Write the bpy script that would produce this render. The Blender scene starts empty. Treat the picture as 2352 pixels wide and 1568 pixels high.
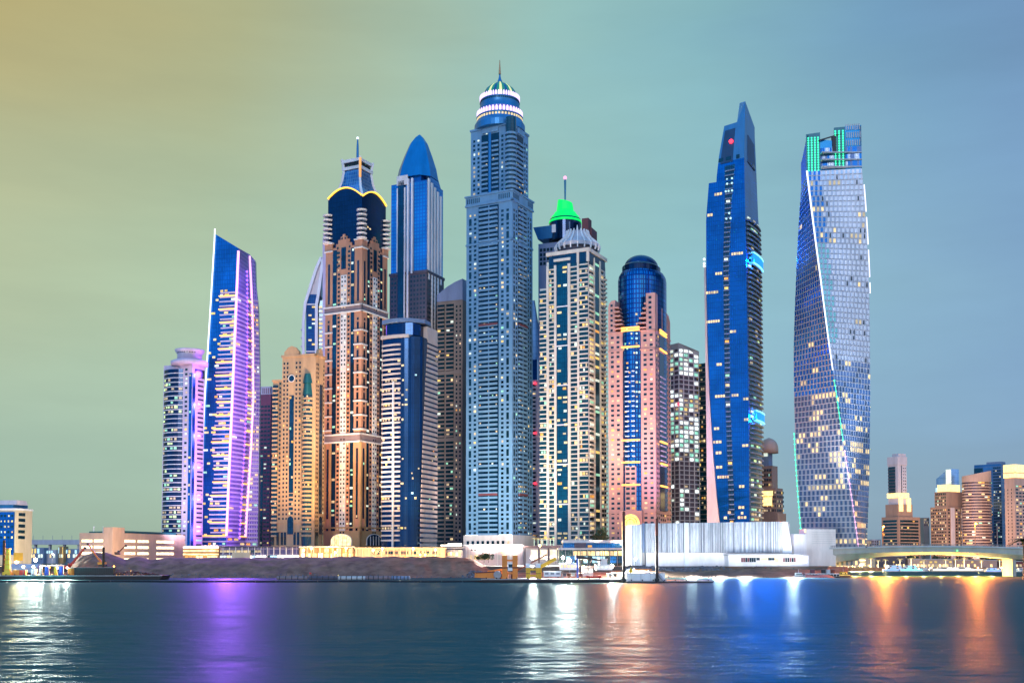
import bpy, math, random
from mathutils import Vector, Matrix
C = bpy.context.scene.collection
R = math.radians
# ------------------------------------------------------------------ camera geometry (photo read as 2352 x 1568)
F = 2550.0; CX = 1176.0; YH = 1282.0; H = 12.0; PITCH = R(2.6)
sp, cp = math.sin(PITCH), math.cos(PITCH)
YPP = YH - F*math.tan(PITCH)
def ray(X, Y):
    y = YPP - Y
    return (X-CX, F*cp - y*sp, F*sp + y*cp)
def kx(X, Y=1000):
    d = ray(X, Y); return d[0]/d[1]
def P(X, Y, D):
    d = ray(X, Y); s = D/d[1]
    return Vector((d[0]*s, D, H + d[2]*s))
def zof(Y, D): return P(CX, Y, D).z
def yrow(z, D):
    t = (z-H)/D
    return YPP - F*(t*cp - sp)/(cp + t*sp)
def interp(tab, y):
    tab = sorted(tab)
    if y <= tab[0][0]: return tab[0][1]
    for (a, b), (c, d) in zip(tab, tab[1:]):
        if y <= c: return b + (d-b)*(y-a)/(c-a)
    return tab[-1][1]
GZ = 7.0            # level of the land

# ------------------------------------------------------------------ materials
def lin(c):
    return tuple(((v/255)/12.92 if v/255 <= .04045 else ((v/255+.055)/1.055)**2.4) for v in c)
MATS = {}
def newmat(name):
    m = bpy.data.materials.new(name); m.use_nodes = True
    nt = m.node_tree; b = nt.nodes['Principled BSDF']
    return m, nt, b
def paint(name, col, rough=.7, metal=0., var=.12, scale=.15, spec=.4, bump=0., streak=True):
    """wall / metal paint with weathering noise"""
    m, nt, b = newmat(name)
    tc = nt.nodes.new('ShaderNodeTexCoord'); mp = nt.nodes.new('ShaderNodeMapping')
    mp.inputs['Scale'].default_value = (1, 1, .25 if streak else 1)
    n = nt.nodes.new('ShaderNodeTexNoise'); n.inputs['Scale'].default_value = scale; n.inputs['Detail'].default_value = 6
    n.inputs['Roughness'].default_value = .65
    nt.links.new(tc.outputs['Object'], mp.inputs[0]); nt.links.new(mp.outputs[0], n.inputs['Vector'])
    r = nt.nodes.new('ShaderNodeMapRange'); r.inputs[1].default_value = .3; r.inputs[2].default_value = .7
    r.inputs[3].default_value = 1-var*1.6; r.inputs[4].default_value = 1+var
    nt.links.new(n.outputs['Fac'], r.inputs[0])
    mx = nt.nodes.new('ShaderNodeVectorMath'); mx.operation = 'SCALE'; mx.inputs[0].default_value = col
    nt.links.new(r.outputs[0], mx.inputs['Scale']); nt.links.new(mx.outputs[0], b.inputs['Base Color'])
    b.inputs['Roughness'].default_value = rough; b.inputs['Metallic'].default_value = metal
    b.inputs['Specular IOR Level'].default_value = spec
    if bump:
        bp = nt.nodes.new('ShaderNodeBump'); bp.inputs['Strength'].default_value = bump; bp.inputs['Distance'].default_value = .5
        nt.links.new(n.outputs['Fac'], bp.inputs['Height']); nt.links.new(bp.outputs[0], b.inputs['Normal'])
    MATS[name] = m; return m
def glass(name, col, col2, rough=.14, metal=.75, pw=1.7, ph=3.7, line=None, lw=.16, cell=.25, spec=.8):
    """coated curtain-wall glass: panel grid from the UV map (u, z in metres)"""
    m, nt, b = newmat(name)
    uv = nt.nodes.new('ShaderNodeUVMap')
    br = nt.nodes.new('ShaderNodeTexBrick'); br.offset = 0; br.squash = 1
    br.inputs['Scale'].default_value = 1; br.inputs['Brick Width'].default_value = pw; br.inputs['Row Height'].default_value = ph
    br.inputs['Mortar Size'].default_value = lw; br.inputs['Mortar Smooth'].default_value = 0
    br.inputs['Color1'].default_value = (*col, 1); br.inputs['Color2'].default_value = (*col2, 1)
    br.inputs['Mortar'].default_value = (*(line or tuple(c*.55 for c in col)), 1)
    nt.links.new(uv.outputs[0], br.inputs['Vector'])
    tc = nt.nodes.new('ShaderNodeTexCoord'); n = nt.nodes.new('ShaderNodeTexNoise'); n.inputs['Scale'].default_value = .05
    n.inputs['Detail'].default_value = 4
    nt.links.new(tc.outputs['Object'], n.inputs['Vector'])
    r = nt.nodes.new('ShaderNodeMapRange'); r.inputs[1].default_value = .3; r.inputs[2].default_value = .7
    r.inputs[3].default_value = 1-cell; r.inputs[4].default_value = 1+cell
    nt.links.new(n.outputs['Fac'], r.inputs[0])
    mx = nt.nodes.new('ShaderNodeVectorMath'); mx.operation = 'SCALE'
    nt.links.new(br.outputs['Color'], mx.inputs[0]); nt.links.new(r.outputs[0], mx.inputs['Scale'])
    nt.links.new(mx.outputs[0], b.inputs['Base Color'])
    b.inputs['Roughness'].default_value = rough; b.inputs['Metallic'].default_value = metal
    b.inputs['Specular IOR Level'].default_value = spec
    MATS[name] = m; return m
def glow(name, col, s, sampled=False, var=0.):
    m, nt, b = newmat(name)
    b.inputs['Base Color'].default_value = (*[min(1, c*.5) for c in col], 1)
    b.inputs['Emission Color'].default_value = (*col, 1); b.inputs['Emission Strength'].default_value = s
    b.inputs['Roughness'].default_value = .5
    if var:
        tc = nt.nodes.new('ShaderNodeTexCoord'); n = nt.nodes.new('ShaderNodeTexNoise'); n.inputs['Scale'].default_value = .45
        n.inputs['Detail'].default_value = 3
        g = nt.nodes.new('ShaderNodeNewGeometry'); nt.links.new(g.outputs['Position'], n.inputs['Vector'])
        r = nt.nodes.new('ShaderNodeMapRange'); r.inputs[1].default_value = .3; r.inputs[2].default_value = .7
        r.inputs[3].default_value = s*(1-var); r.inputs[4].default_value = s*(1+var)
        nt.links.new(n.outputs['Fac'], r.inputs[0]); nt.links.new(r.outputs[0], b.inputs['Emission Strength'])
    if not sampled:
        m.cycles.emission_sampling = 'NONE'
    MATS[name] = m; return m

# ------------------------------------------------------------------ mesh builder
class MB:
    def __init__(s): s.v = []; s.f = []; s.m = []; s.mats = []
    def mi(s, m):
        if isinstance(m, str): m = MATS[m]
        if m not in s.mats: s.mats.append(m)
        return s.mats.index(m)
    def quad(s, pts, m):
        i = len(s.v); s.v += [tuple(p) for p in pts]; s.f.append(tuple(range(i, i+len(pts)))); s.m.append(s.mi(m))
    def hexa(s, b, t, m):
        """b, t: rings of equal length, b below, counter-clockwise from above"""
        i = len(s.v); n = len(b); s.v += [tuple(p) for p in b] + [tuple(p) for p in t]; k = s.mi(m)
        s.f.append(tuple(i+n-1-j for j in range(n))); s.m.append(k)
        s.f.append(tuple(i+n+j for j in range(n))); s.m.append(k)
        for j in range(n):
            j2 = (j+1) % n; s.f.append((i+j, i+j2, i+n+j2, i+n+j)); s.m.append(k)
    def box(s, x0, x1, y0, y1, z0, z1, m):
        b = [(x0, y0, z0), (x1, y0, z0), (x1, y1, z0), (x0, y1, z0)]
        s.hexa(b, [(p[0], p[1], z1) for p in b], m)
    def prism(s, poly, z0, z1, m, top=None):
        top = top or poly
        s.hexa([(p[0], p[1], z0) for p in poly], [(p[0], p[1], z1) for p in top], m)
    def loft(s, rings, m, cap=True, closed=True):
        i = len(s.v); n = len(rings[0]); k = s.mi(m)
        for r in rings: s.v += [tuple(p) for p in r]
        for a in range(len(rings)-1):
            for j in range(n if closed else n-1):
                j2 = (j+1) % n
                s.f.append((i+a*n+j, i+a*n+j2, i+(a+1)*n+j2, i+(a+1)*n+j)); s.m.append(k)
        if cap:
            s.f.append(tuple(i+n-1-j for j in range(n))); s.m.append(k)
            q = i+(len(rings)-1)*n; s.f.append(tuple(q+j for j in range(n))); s.m.append(k)
    def lathe(s, prof, m, c=(0, 0), n=32, cap=True, sx=1, sy=1):
        rings = [[(c[0]+r*sx*math.cos(2*math.pi*j/n), c[1]+r*sy*math.sin(2*math.pi*j/n), z) for j in range(n)] for r, z in prof]
        s.loft(rings, m, cap)
    def tube(s, p, q, r0, m, r1=None, n=8):
        p = Vector(p); q = Vector(q); d = (q-p).normalized(); r1 = r0 if r1 is None else r1
        a = d.orthogonal().normalized(); b = d.cross(a)
        ang = [2*math.pi*j/n for j in range(n)]
        s.hexa([p + r0*(a*math.cos(t)+b*math.sin(t)) for t in ang], [q + r1*(a*math.cos(t)+b*math.sin(t)) for t in ang], m)
    def bar(s, p, q, w, h, m):
        p = Vector(p); q = Vector(q); d = (q-p).normalized()
        a = d.cross(Vector((0, 0, 1))); a = Vector((1, 0, 0)) if a.length < 1e-4 else a.normalized(); b = a.cross(d)
        o = [(-1, -1), (1, -1), (1, 1), (-1, 1)]
        s.hexa([p + a*w/2*i + b*h/2*j for i, j in o], [q + a*w/2*i + b*h/2*j for i, j in o], m)
    def sphere(s, c, r, m, n=10, k=6, sz=1.):
        prof = [(max(r*math.sin(math.pi*i/k), 1e-3), c[2] - r*sz*math.cos(math.pi*i/k)) for i in range(k+1)]
        s.lathe(prof, m, (c[0], c[1]), n)
    def merge(s, me, M):
        i = len(s.v); s.v += [tuple(M @ v.co) for v in me.vertices]
        idx = [s.mi(m) for m in me.materials]
        for p in me.polygons:
            s.f.append(tuple(i+a for a in p.vertices)); s.m.append(idx[p.material_index] if idx else 0)
    def mesh(s, name, smooth=False):
        me = bpy.data.meshes.new(name); me.from_pydata(s.v, [], s.f)
        for m in s.mats: me.materials.append(m)
        me.polygons.foreach_set('material_index', s.m)
        if smooth: me.polygons.foreach_set('use_smooth', [True]*len(s.f))
        uv = me.uv_layers.new(name='UVMap'); dat = [0.]*(2*len(me.loops))
        for p in me.polygons:
            n = p.normal
            if abs(n.z) > .9: t = Vector((1, 0, 0)); w = Vector((0, 1, 0))
            else: t = Vector((-n.y, n.x, 0)).normalized(); w = Vector((0, 0, 1))
            for li in p.loop_indices:
                c = me.vertices[me.loops[li].vertex_index].co
                dat[2*li] = c.dot(t); dat[2*li+1] = c.dot(w)
        uv.data.foreach_set('uv', dat)
        me.update(); return me
    def build(s, name, parent=None, smooth=False):
        o = bpy.data.objects.new(name, s.mesh(name, smooth)); C.objects.link(o)
        if parent: o.parent = parent
        return o
def tag(o, label=None, cat=None, group=None, kind=None):
    if label: o['label'] = label
    if cat: o['category'] = cat
    if group: o['group'] = group
    if kind: o['kind'] = kind
    return o
def empty(name, loc=(0, 0, 0), rz=0., label=None, cat=None, group=None):
    o = bpy.data.objects.new(name, None); C.objects.link(o); o.location = loc; o.rotation_euler = (0, 0, rz)
    o.empty_display_size = 1
    return tag(o, label, cat, group)
def part(mb, name, parent, smooth=False, label=None):
    o = mb.build(name, parent, smooth)
    if label: o['label'] = label
    return o
def copy_tree(o, parent=None):
    c = o.copy(); C.objects.link(c)
    if parent: c.parent = parent
    for ch in o.children: copy_tree(ch, c)
    return c
UNIT = {}
def unit(m, name='window'):
    """unit panel facing -y, one per material"""
    if (m, name) not in UNIT:
        b = MB(); b.box(-.5, .5, -.12, .1, -.5, .5, m); UNIT[(m, name)] = b.mesh(name)
    return UNIT[(m, name)]
def emit(root, name, items, cap=100):
    """items: (mesh, loc, rz, scale, area): the largest as parts, the rest as one part of kind stuff"""
    rng = random.Random(len(items))
    items = sorted(items, key=lambda i: (-round(i[4], 1), rng.random()))
    for me, loc, rz, sc, a in items[:cap]:
        o = bpy.data.objects.new(name, me); C.objects.link(o); o.parent = root
        o.location = loc; o.rotation_euler = (0, 0, rz); o.scale = sc
    if len(items) > cap:
        b = MB()
        for me, loc, rz, sc, a in items[cap:]:
            b.merge(me, Matrix.Translation(loc) @ Matrix.Rotation(rz, 4, 'Z') @ Matrix.Diagonal((*sc, 1)))
        o = b.build(name, root); o['kind'] = 'stuff'

def bead_string(mb, pts, r, m, wire=.12):
    """one continuous string of lamps: beads on a wire"""
    rings = []
    for i, p in enumerate(pts):
        p = Vector(p); d = (Vector(pts[min(i+1, len(pts)-1)]) - Vector(pts[max(i-1, 0)])).normalized(); a = d.orthogonal().normalized(); b = d.cross(a)
        for off, rr in ((-r*1.1, wire), (-r*.6, r), (r*.6, r), (r*1.1, wire)):
            rings.append([p + d*off + (a*math.cos(t)+b*math.sin(t))*rr for t in [2*math.pi*j/5 for j in range(5)]])
    mb.loft(rings, m)
class Face:
    """a vertical facade plane in a tower's own frame"""
    def __init__(s, p0, p1, off=0.):
        s.o = Vector(p0); d = Vector(p1)-s.o; s.len = d.length; s.d = d.normalized(); s.n = Vector((s.d.y, -s.d.x)); s.o = s.o + s.n*off
        s.rz = math.atan2(s.d.y, s.d.x)
    def at(s, u, out, z):
        p = s.o + s.d*u + s.n*out; return (p.x, p.y, z)
    def box(s, mb, u0, u1, z0, z1, out, inn, m):
        b = [s.at(u0, out, z0), s.at(u1, out, z0), s.at(u1, -inn, z0), s.at(u0, -inn, z0)]
        mb.hexa(b, [(p[0], p[1], z1) for p in b], m)

LP = .42
LITS = ['lit_warm', 'lit_yellow', 'lit_white', 'lit_green', 'lit_orange']
class Tower:
    def __init__(s, name, label, X, XL, XR, D, phi, Yr=1000, cat='skyscraper', zg=GZ, group=None, seed=1):
        s.D = D; s.phi = R(phi); s.Yr = Yr; s.zg = zg
        c, sn = math.cos(s.phi), math.sin(s.phi); s.c = c; s.s = sn
        s.cx = kx(X, Yr)*D
        s.w = s.tl(XL); s.d = s.tr(XR)
        s.root = empty(name, (s.cx - s.w*c, D + s.w*sn, zg), -s.phi, label, cat, group)
        s.front = Face((0, 0), (s.w, 0)); s.right = Face((s.w, 0), (s.w, s.d))
        s.win = []; s.balc = []; s.rng = random.Random(seed)
    def tl(s, X): k = kx(X, s.Yr); return (s.cx - k*s.D)/(s.c + k*s.s)
    def tr(s, X): k = kx(X, s.Yr); return (k*s.D - s.cx)/(s.s - k*s.c)
    def fu(s, X): return s.w - s.tl(X)
    def ru(s, X): return s.tr(X)
    def h(s, Y, extra=0.): return zof(Y, s.D+extra) - s.zg
    def facing(s, f):
        return abs(math.cos(-s.phi + f.rz))
    def lit(s, p, pal=(5, 4, 3, 2, 1), dark='win_dark'):
        return s.rng.choices(LITS, pal)[0] if s.rng.random() < p else dark
    def addwin(s, f, u, z, w, h, m, out=.1):
        if m.startswith('lit') and w < 6:
            if s.rng.random() < .35: m = 'lit_dim'
            k = s.rng.uniform(.5, 1); u += w*(1-k)*s.rng.uniform(-.5, .5); w *= k; h *= s.rng.uniform(.65, 1)
        s.win.append((unit(m), f.at(u, out, z), f.rz, (w, 1, h), w*h*s.facing(f)))
    def grid(s, f, u0, u1, z0, z1, n, fh, wf=.5, hf=.5, p=.12, pal=(5, 4, 3, 2, 1), dark='win_dark', out=.1, skip=None):
        """n columns of windows on each floor"""
        nf = max(1, int(round((z1-z0)/fh))); fh = (z1-z0)/nf; cw = (u1-u0)/n
        for k in range(nf):
            for i in range(n):
                if skip and skip(k, i): continue
                s.addwin(f, u0+cw*(i+.5), z0+fh*(k+.52), cw*wf, fh*hf, s.lit(p, pal, dark), out)
    def slabs(s, pts, z0, z1, fh, hh, out, m, name='balcony'):
        """a balcony band along the polyline pts (own frame) at every floor"""
        mb = MB(); P_ = [Vector(p) for p in pts]; n = len(P_)
        outp = []
        for i, p in enumerate(P_):
            a = P_[max(i-1, 0)]; b = P_[min(i+1, n-1)]; d = (b-a).normalized(); outp.append(p + Vector((d.y, -d.x))*out)
        ring = [(p.x, p.y) for p in outp] + [(p.x, p.y) for p in reversed(P_)]
        mb.prism(ring, 0, hh, m); me = mb.mesh(name)
        nf = max(1, int(round((z1-z0)/fh))); fh = (z1-z0)/nf
        L = (P_[-1]-P_[0]).length
        d = (P_[-1]-P_[0]).normalized(); fc = abs(math.cos(-s.phi + math.atan2(d.y, d.x)))
        for k in range(nf): s.balc.append((me, (0, 0, z0+fh*k), 0, (1, 1, 1), L*hh*fc))
    def bays(s, f, u0, u1, z0, z1, fh, hh, out, m, p=.12, pal=(5, 4, 3, 2, 1), n=3, glassm='win_band'):
        """dark glass backing, a balcony on each floor, lit panes between"""
        mb = MB(); f.box(mb, u0, u1, z0, z1, .12, 0, glassm); part(mb, 'glass_bay', s.root)
        s.slabs([f.at(u0, .05, 0)[:2], f.at(u1, .05, 0)[:2]], z0, z1, fh, hh, out, m)
        nf = max(1, int(round((z1-z0)/fh))); fh = (z1-z0)/nf; cw = (u1-u0)/n
        for k in range(nf):
            for i in range(n):
                if s.rng.random() < p:
                    s.addwin(f, u0+cw*(i+.5), z0+fh*k+hh+(fh-hh)/2, cw*.85, (fh-hh)*.9, s.lit(1, pal), .2)
    def strip(s, f, u0, u1, z0, z1, m='win_strip', out=.15, p=0., fh=3.7, n=1, pal=(5, 4, 3, 2, 1), name='glass_strip'):
        mb = MB(); f.box(mb, u0, u1, z0, z1, out, 0, m); o = part(mb, name, s.root)
        if p:
            nf = max(1, int(round((z1-z0)/fh))); fh = (z1-z0)/nf; cw = (u1-u0)/n
            for k in range(nf):
                for i in range(n):
                    if s.rng.random() < p: s.addwin(f, u0+cw*(i+.5), z0+fh*(k+.5), cw*.8, fh*.55, s.lit(1, pal), out+.05)
        return o
    def band(s, faces, z0, z1, out, m, name='cornice'):
        mb = MB()
        for f in faces: f.box(mb, -out, f.len+out, z0, z1, out, 1.0, m)
        return part(mb, name, s.root)
    def finish(s, cap=100):
        if s.win: emit(s.root, 'window', s.win, cap)
        if s.balc: emit(s.root, 'balcony', s.balc, cap)
def streak_spot(parent, loc, power, col, r=1., tilt=-86):
    """an added spot facing the water, to strengthen a coloured streak"""
    l = bpy.data.lights.new('lamp_light', 'SPOT'); l.energy = power; l.color = col; l.shadow_soft_size = r; l.spot_size = R(150); l.spot_blend = 1
    q = bpy.data.objects.new('lamp_light', l); C.objects.link(q); q.location = loc; q.rotation_euler = (R(tilt), 0, 0)
    if parent: q.parent = parent; q.rotation_euler = (R(tilt), 0, -parent.rotation_euler.z)
    return q
def wash(X, D, z, tgt, power, col, label, ang=70, blend=.8):
    """an added floodlight, put in to brighten the facade it is aimed at; tgt = (X, Y, D)"""
    x = kx(X, 1282)*D; o = empty('added_floodlight', (x, D, z-.8), 0, label, 'floodlight'); mb = MB(); mb.box(-.5, .5, -.4, .4, 0, .5, 'dark_metal'); part(mb, 'lamp_housing', o)
    l = bpy.data.lights.new('lamp_light', 'SPOT'); l.energy = power; l.color = col; l.shadow_soft_size = 6; l.spot_size = R(ang); l.spot_blend = blend
    q = bpy.data.objects.new('lamp_light', l); C.objects.link(q); q.parent = o; q.location = (0, 0, .9)
    d = P(*tgt) - Vector((x, D, z)); q.rotation_euler = d.to_track_quat('-Z', 'Y').to_euler()
def lamp(parent, loc, power, col, radius=1.5, name='lamp_light'):
    l = bpy.data.lights.new(name, 'POINT'); l.energy = power*LP; l.color = col; l.shadow_soft_size = radius
    o = bpy.data.objects.new(name, l); C.objects.link(o); o.location = loc
    if parent: o.parent = parent
    return o
# ------------------------------------------------------------------ the materials of the place
paint('concrete', (.46, .46, .46)); paint('pale_stone', (.68, .63, .60)); paint('white_wall', (.78, .74, .74))
paint('lavender_wall', (.60, .50, .64)); paint('cream_wall', (.70, .62, .52)); paint('brick_wall', (.50, .235, .14), var=.2)
paint('ochre_wall', (.46, .27, .12)); paint('tan_wall', (.50, .30, .17), var=.16); paint('pink_wall', (.58, .30, .25))
paint('dusk_brown', (.085, .075, .10)); paint('magenta_wall', (.26, .07, .14)); paint('olive_wall', (.17, .145, .125))
paint('peach_band', (.66, .50, .42)); paint('dark_metal', (.03, .03, .035), rough=.5); paint('grey_metal', (.25, .26, .28), rough=.45, metal=.3)
paint('roof_blue', (.03, .19, .42), rough=.35, metal=.4); paint('blue_cladding', (.06, .22, .42), rough=.35, metal=.3)
paint('princess_blue', (.30, .34, .42)); paint('maroon', (.16, .05, .06)); paint('rust', (.17, .05, .035), rough=.85, var=.35, scale=.9)
paint('orange_paint', (.75, .22, .03), rough=.5); paint('yellow_paint', (.75, .42, .03), rough=.5); paint('red_paint', (.55, .04, .03), rough=.5)
paint('blue_paint', (.03, .10, .50), rough=.5); paint('white_paint', (.78, .78, .78), rough=.5); paint('hull_black', (.012, .013, .016), rough=.5)
paint('brown_tower', (.34, .20, .15)); paint('salmon_wall', (.52, .32, .25)); paint('asphalt', (.05, .05, .055), rough=.9)
paint('bridge_concrete', (.40, .38, .33)); paint('sheet_white', (.74, .76, .80), rough=.35, metal=.15, var=.16, scale=.6)
paint('foliage', (.035, .075, .03), rough=.8, var=.4, scale=.8, streak=False); paint('bark', (.15, .11, .08), var=.3, scale=2)
paint('skin', (.35, .2, .14)); paint('cloth_dark', (.04, .045, .06)); paint('cloth_red', (.4, .03, .04)); paint('cloth_pale', (.5, .48, .44)); paint('hair', (.015, .012, .01))
paint('copper_green', (.03, .30, .16), rough=.45)
glass('win_dark', (.004, .03, .05), (.006, .04, .06), metal=.35, pw=99, ph=99, lw=0)
glass('win_band', (.004, .045, .075), (.006, .06, .095), metal=.45, pw=1.5, ph=3.7, lw=.12)
glass('win_strip', (.003, .035, .075), (.004, .05, .10), metal=.55, pw=2.2, ph=3.7, lw=.12)
glass('glass_blue', (.006, .14, .42), (.010, .17, .47), metal=.75, pw=1.6, ph=3.7, lw=.14)
glass('glass_deep', (.002, .022, .075), (.003, .028, .09), metal=.5, spec=.4, pw=1.6, ph=3.7, lw=.14)
glass('glass_sky', (.01, .24, .52), (.015, .27, .56), metal=.6, pw=3.0, ph=3.3, line=(.02, .14, .42), lw=.5)
glass('glass_navy', (.001, .028, .09), (.002, .036, .11), metal=.75, pw=1.6, ph=3.7, lw=.12)
glass('glass_purple', (.03, .03, .16), (.04, .04, .20), rough=.6, metal=.0, spec=.15, pw=2.0, ph=3.4, lw=.7, line=(.30, .26, .50))
glass('glass_teal', (.003, .075, .12), (.004, .10, .15), metal=.6, pw=1.6, ph=3.7, lw=.14)
glass('glass_silver', (.50, .56, .62), (.60, .64, .70), metal=.55, rough=.2, pw=2.4, ph=3.9, line=(.30, .34, .40), lw=.12, cell=.12)
glass('lattice', (.04, .12, .30), (.10, .24, .50), metal=.6, pw=2.2, ph=3.2, line=(.25, .35, .5), lw=.25, cell=.4)
glow('lit_warm', (1, .72, .34), .85, var=.45); glow('lit_yellow', (1, .68, .18), .80, var=.45); glow('lit_white', (.85, .97, .80), .80, var=.4)
glow('lit_green', (.40, .88, .58), .65, var=.45); glow('lit_orange', (1, .45, .08), .75, var=.4); glow('lit_dim', (.85, .65, .36), .42, var=.5)
glow('lit_lime', (.72, .95, .42), .9, var=.4); glow('lit_cool', (.55, .9, 1), 1.0, var=.4)
glow('led_orange', (1, .42, .08), 2.6, True); glow('led_pink', (1, .50, .92), 1.35, True); glow('led_purple', (.32, .12, 1), 2.2, True)
glow('led_white', (.85, .9, 1), 1.6); glow('led_green', (.05, 1, .42), 2.2); glow('led_blue', (.01, .30, 1), 1.1, True); glow('led_cyan', (.25, .80, 1), 1.6, True)
glow('crown_pink', (.95, .66, 1), 1.25, True); glow('crown_gold', (1, .9, .35), 1.3); glow('green_cap', (0, .85, .12), 1.0, True, var=.2)
glow('gold_edge', (1, .5, .06), 2.2); glow('lamp_white', (1, .97, .88), 45., True); glow('lamp_warm', (1, .55, .16), 30., True); glow('lamp_orange', (1, .30, .03), 38., True)
glow('red_beacon', (1, .02, .04), 6.); glow('green_beacon', (.1, 1, .2), 5.); glow('hall_glow', (1, .82, .5), 2.2, True, var=.5); glow('arch_glow', (1, .62, .14), 2.0, True, var=.45)
glow('shop_glow', (1, .7, .3), 1.9, True, var=.6); glow('shop_white', (1, .93, .78), 2.4, True, var=.5); glow('gold_crown', (1, .68, .24), 2.0, True, var=.3)
glow('palm_light', (1, .82, .5), 2.6, var=.4); glow('palm_light_cool', (.75, 1, .75), 1.1, var=.4); glow('boat_blue', (.1, .3, 1), 2.5, True); glow('boat_cyan', (.15, .9, 1), 2.2, True)
# ------------------------------------------------------------------ the towers, left to right
def arc(p0, p1, bulge, n=8):
    """points on a shallow arc from p0 to p1, bulging to the outside (right of the walking direction)"""
    p0 = Vector(p0[:2]); p1 = Vector(p1[:2]); d = p1-p0; nn = Vector((d.y, -d.x)).normalized()
    return [tuple(p0 + d*i/n + nn*bulge*(1-(2*i/n-1)**2)) for i in range(n+1)]
def faces_of(pts): return [Face(a, b) for a, b in zip(pts, pts[1:])]
def spire(mb, c, z0, z1, r0, r1, m, n=8): mb.lathe([(r0, z0), (r1, z1)], m, c, n)

def white_round_tower():
    t = Tower('skyscraper', 'slim lavender-white tower with round drum crown and green-lit curved glass, leftmost of the high-rises', 440, 374, 468, 905, 24, seed=3)
    w, d = t.w, t.d; top = t.h(834)
    u1, u2, u3 = t.fu(419), t.fu(433), w
    body = MB(); body.prism([(0, 0), (w, 0), (w, d), (w*.5, d+8), (0, d)], 0, top, 'lavender_wall'); part(body, 'wall', t.root)
    pts = arc((.6, 0), (u1, 0), 3.2, 6)
    g = MB(); g.prism(pts + [(u1, 2), (.6, 2)], 3, top-4, 'glass_deep'); part(g, 'curved_glass', t.root)
    nf = 42; fh = (top-7)/nf
    t.slabs(pts, 3, top-4, fh, .55, .35, 'white_wall', 'floor_band')
    emit(t.root, 'floor_band', t.balc); t.balc = []
    fs = faces_of(pts)
    for k in range(nf):
        run = t.rng.random() < .62
        for i, f in enumerate(fs):
            if t.rng.random() < (.55 if run else .06):
                t.addwin(f, f.len/2, 3+fh*(k+.62), f.len*.9, fh*.55, t.rng.choice(['lit_lime', 'lit_lime', 'lit_green', 'lit_dim']), .15)
    t.grid(t.front, u1+.6, u2-.4, 3, top-3, 1, fh, .45, .45, .45, (1, 1, 6, 0, 0))
    t.strip(t.front, u2, w-.3, 3, top-8, 'glass_blue', .2, .2, fh, 1, (1, 1, 5, 5, 0))
    t.strip(t.right, .4, t.ru(447), 3, top-8, 'glass_blue', .2)
    s0, s1 = t.ru(452), d-.6
    t.grid(t.right, s0, s1, 3, top-12, 1, fh, .85, .38, .05, dark='win_dark')
    bl = MB(); t.right.box(bl, t.ru(446), d-.2, top-11, top-4, .25, 0, 'glass_deep'); part(bl, 'roof_glazing', t.root)
    c = (w*.72, d*.42); r = t.h(1000)*0 + 35.5*905/F
    cr = MB(); z = top
    cr.lathe([(r*1.18, z-.5), (r*1.2, z+2.5), (r*1.0, z+3.6)], 'lavender_wall', c); part(cr, 'cornice', t.root, True)
    dr = MB(); dr.lathe([(r*.80, z+3.4), (r*.78, z+8.5), (r*.92, z+11), (r*.95, z+12.4), (r*.6, z+12.4)], 'lavender_wall', c); dm = part(dr, 'drum', t.root, True)
    for a in range(-4, 5):
        ang = -math.pi/2 + a*.2 + .3; b = MB(); b.box(-.5, .5, -.1, .1, z+9, z+10.2, 'win_dark')
        o = part(b, 'vent', dm); o.location = (c[0]+math.cos(ang)*r*.84, c[1]+math.sin(ang)*r*.84, 0); o.rotation_euler = (0, 0, ang+math.pi/2)
    t.finish()

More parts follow.
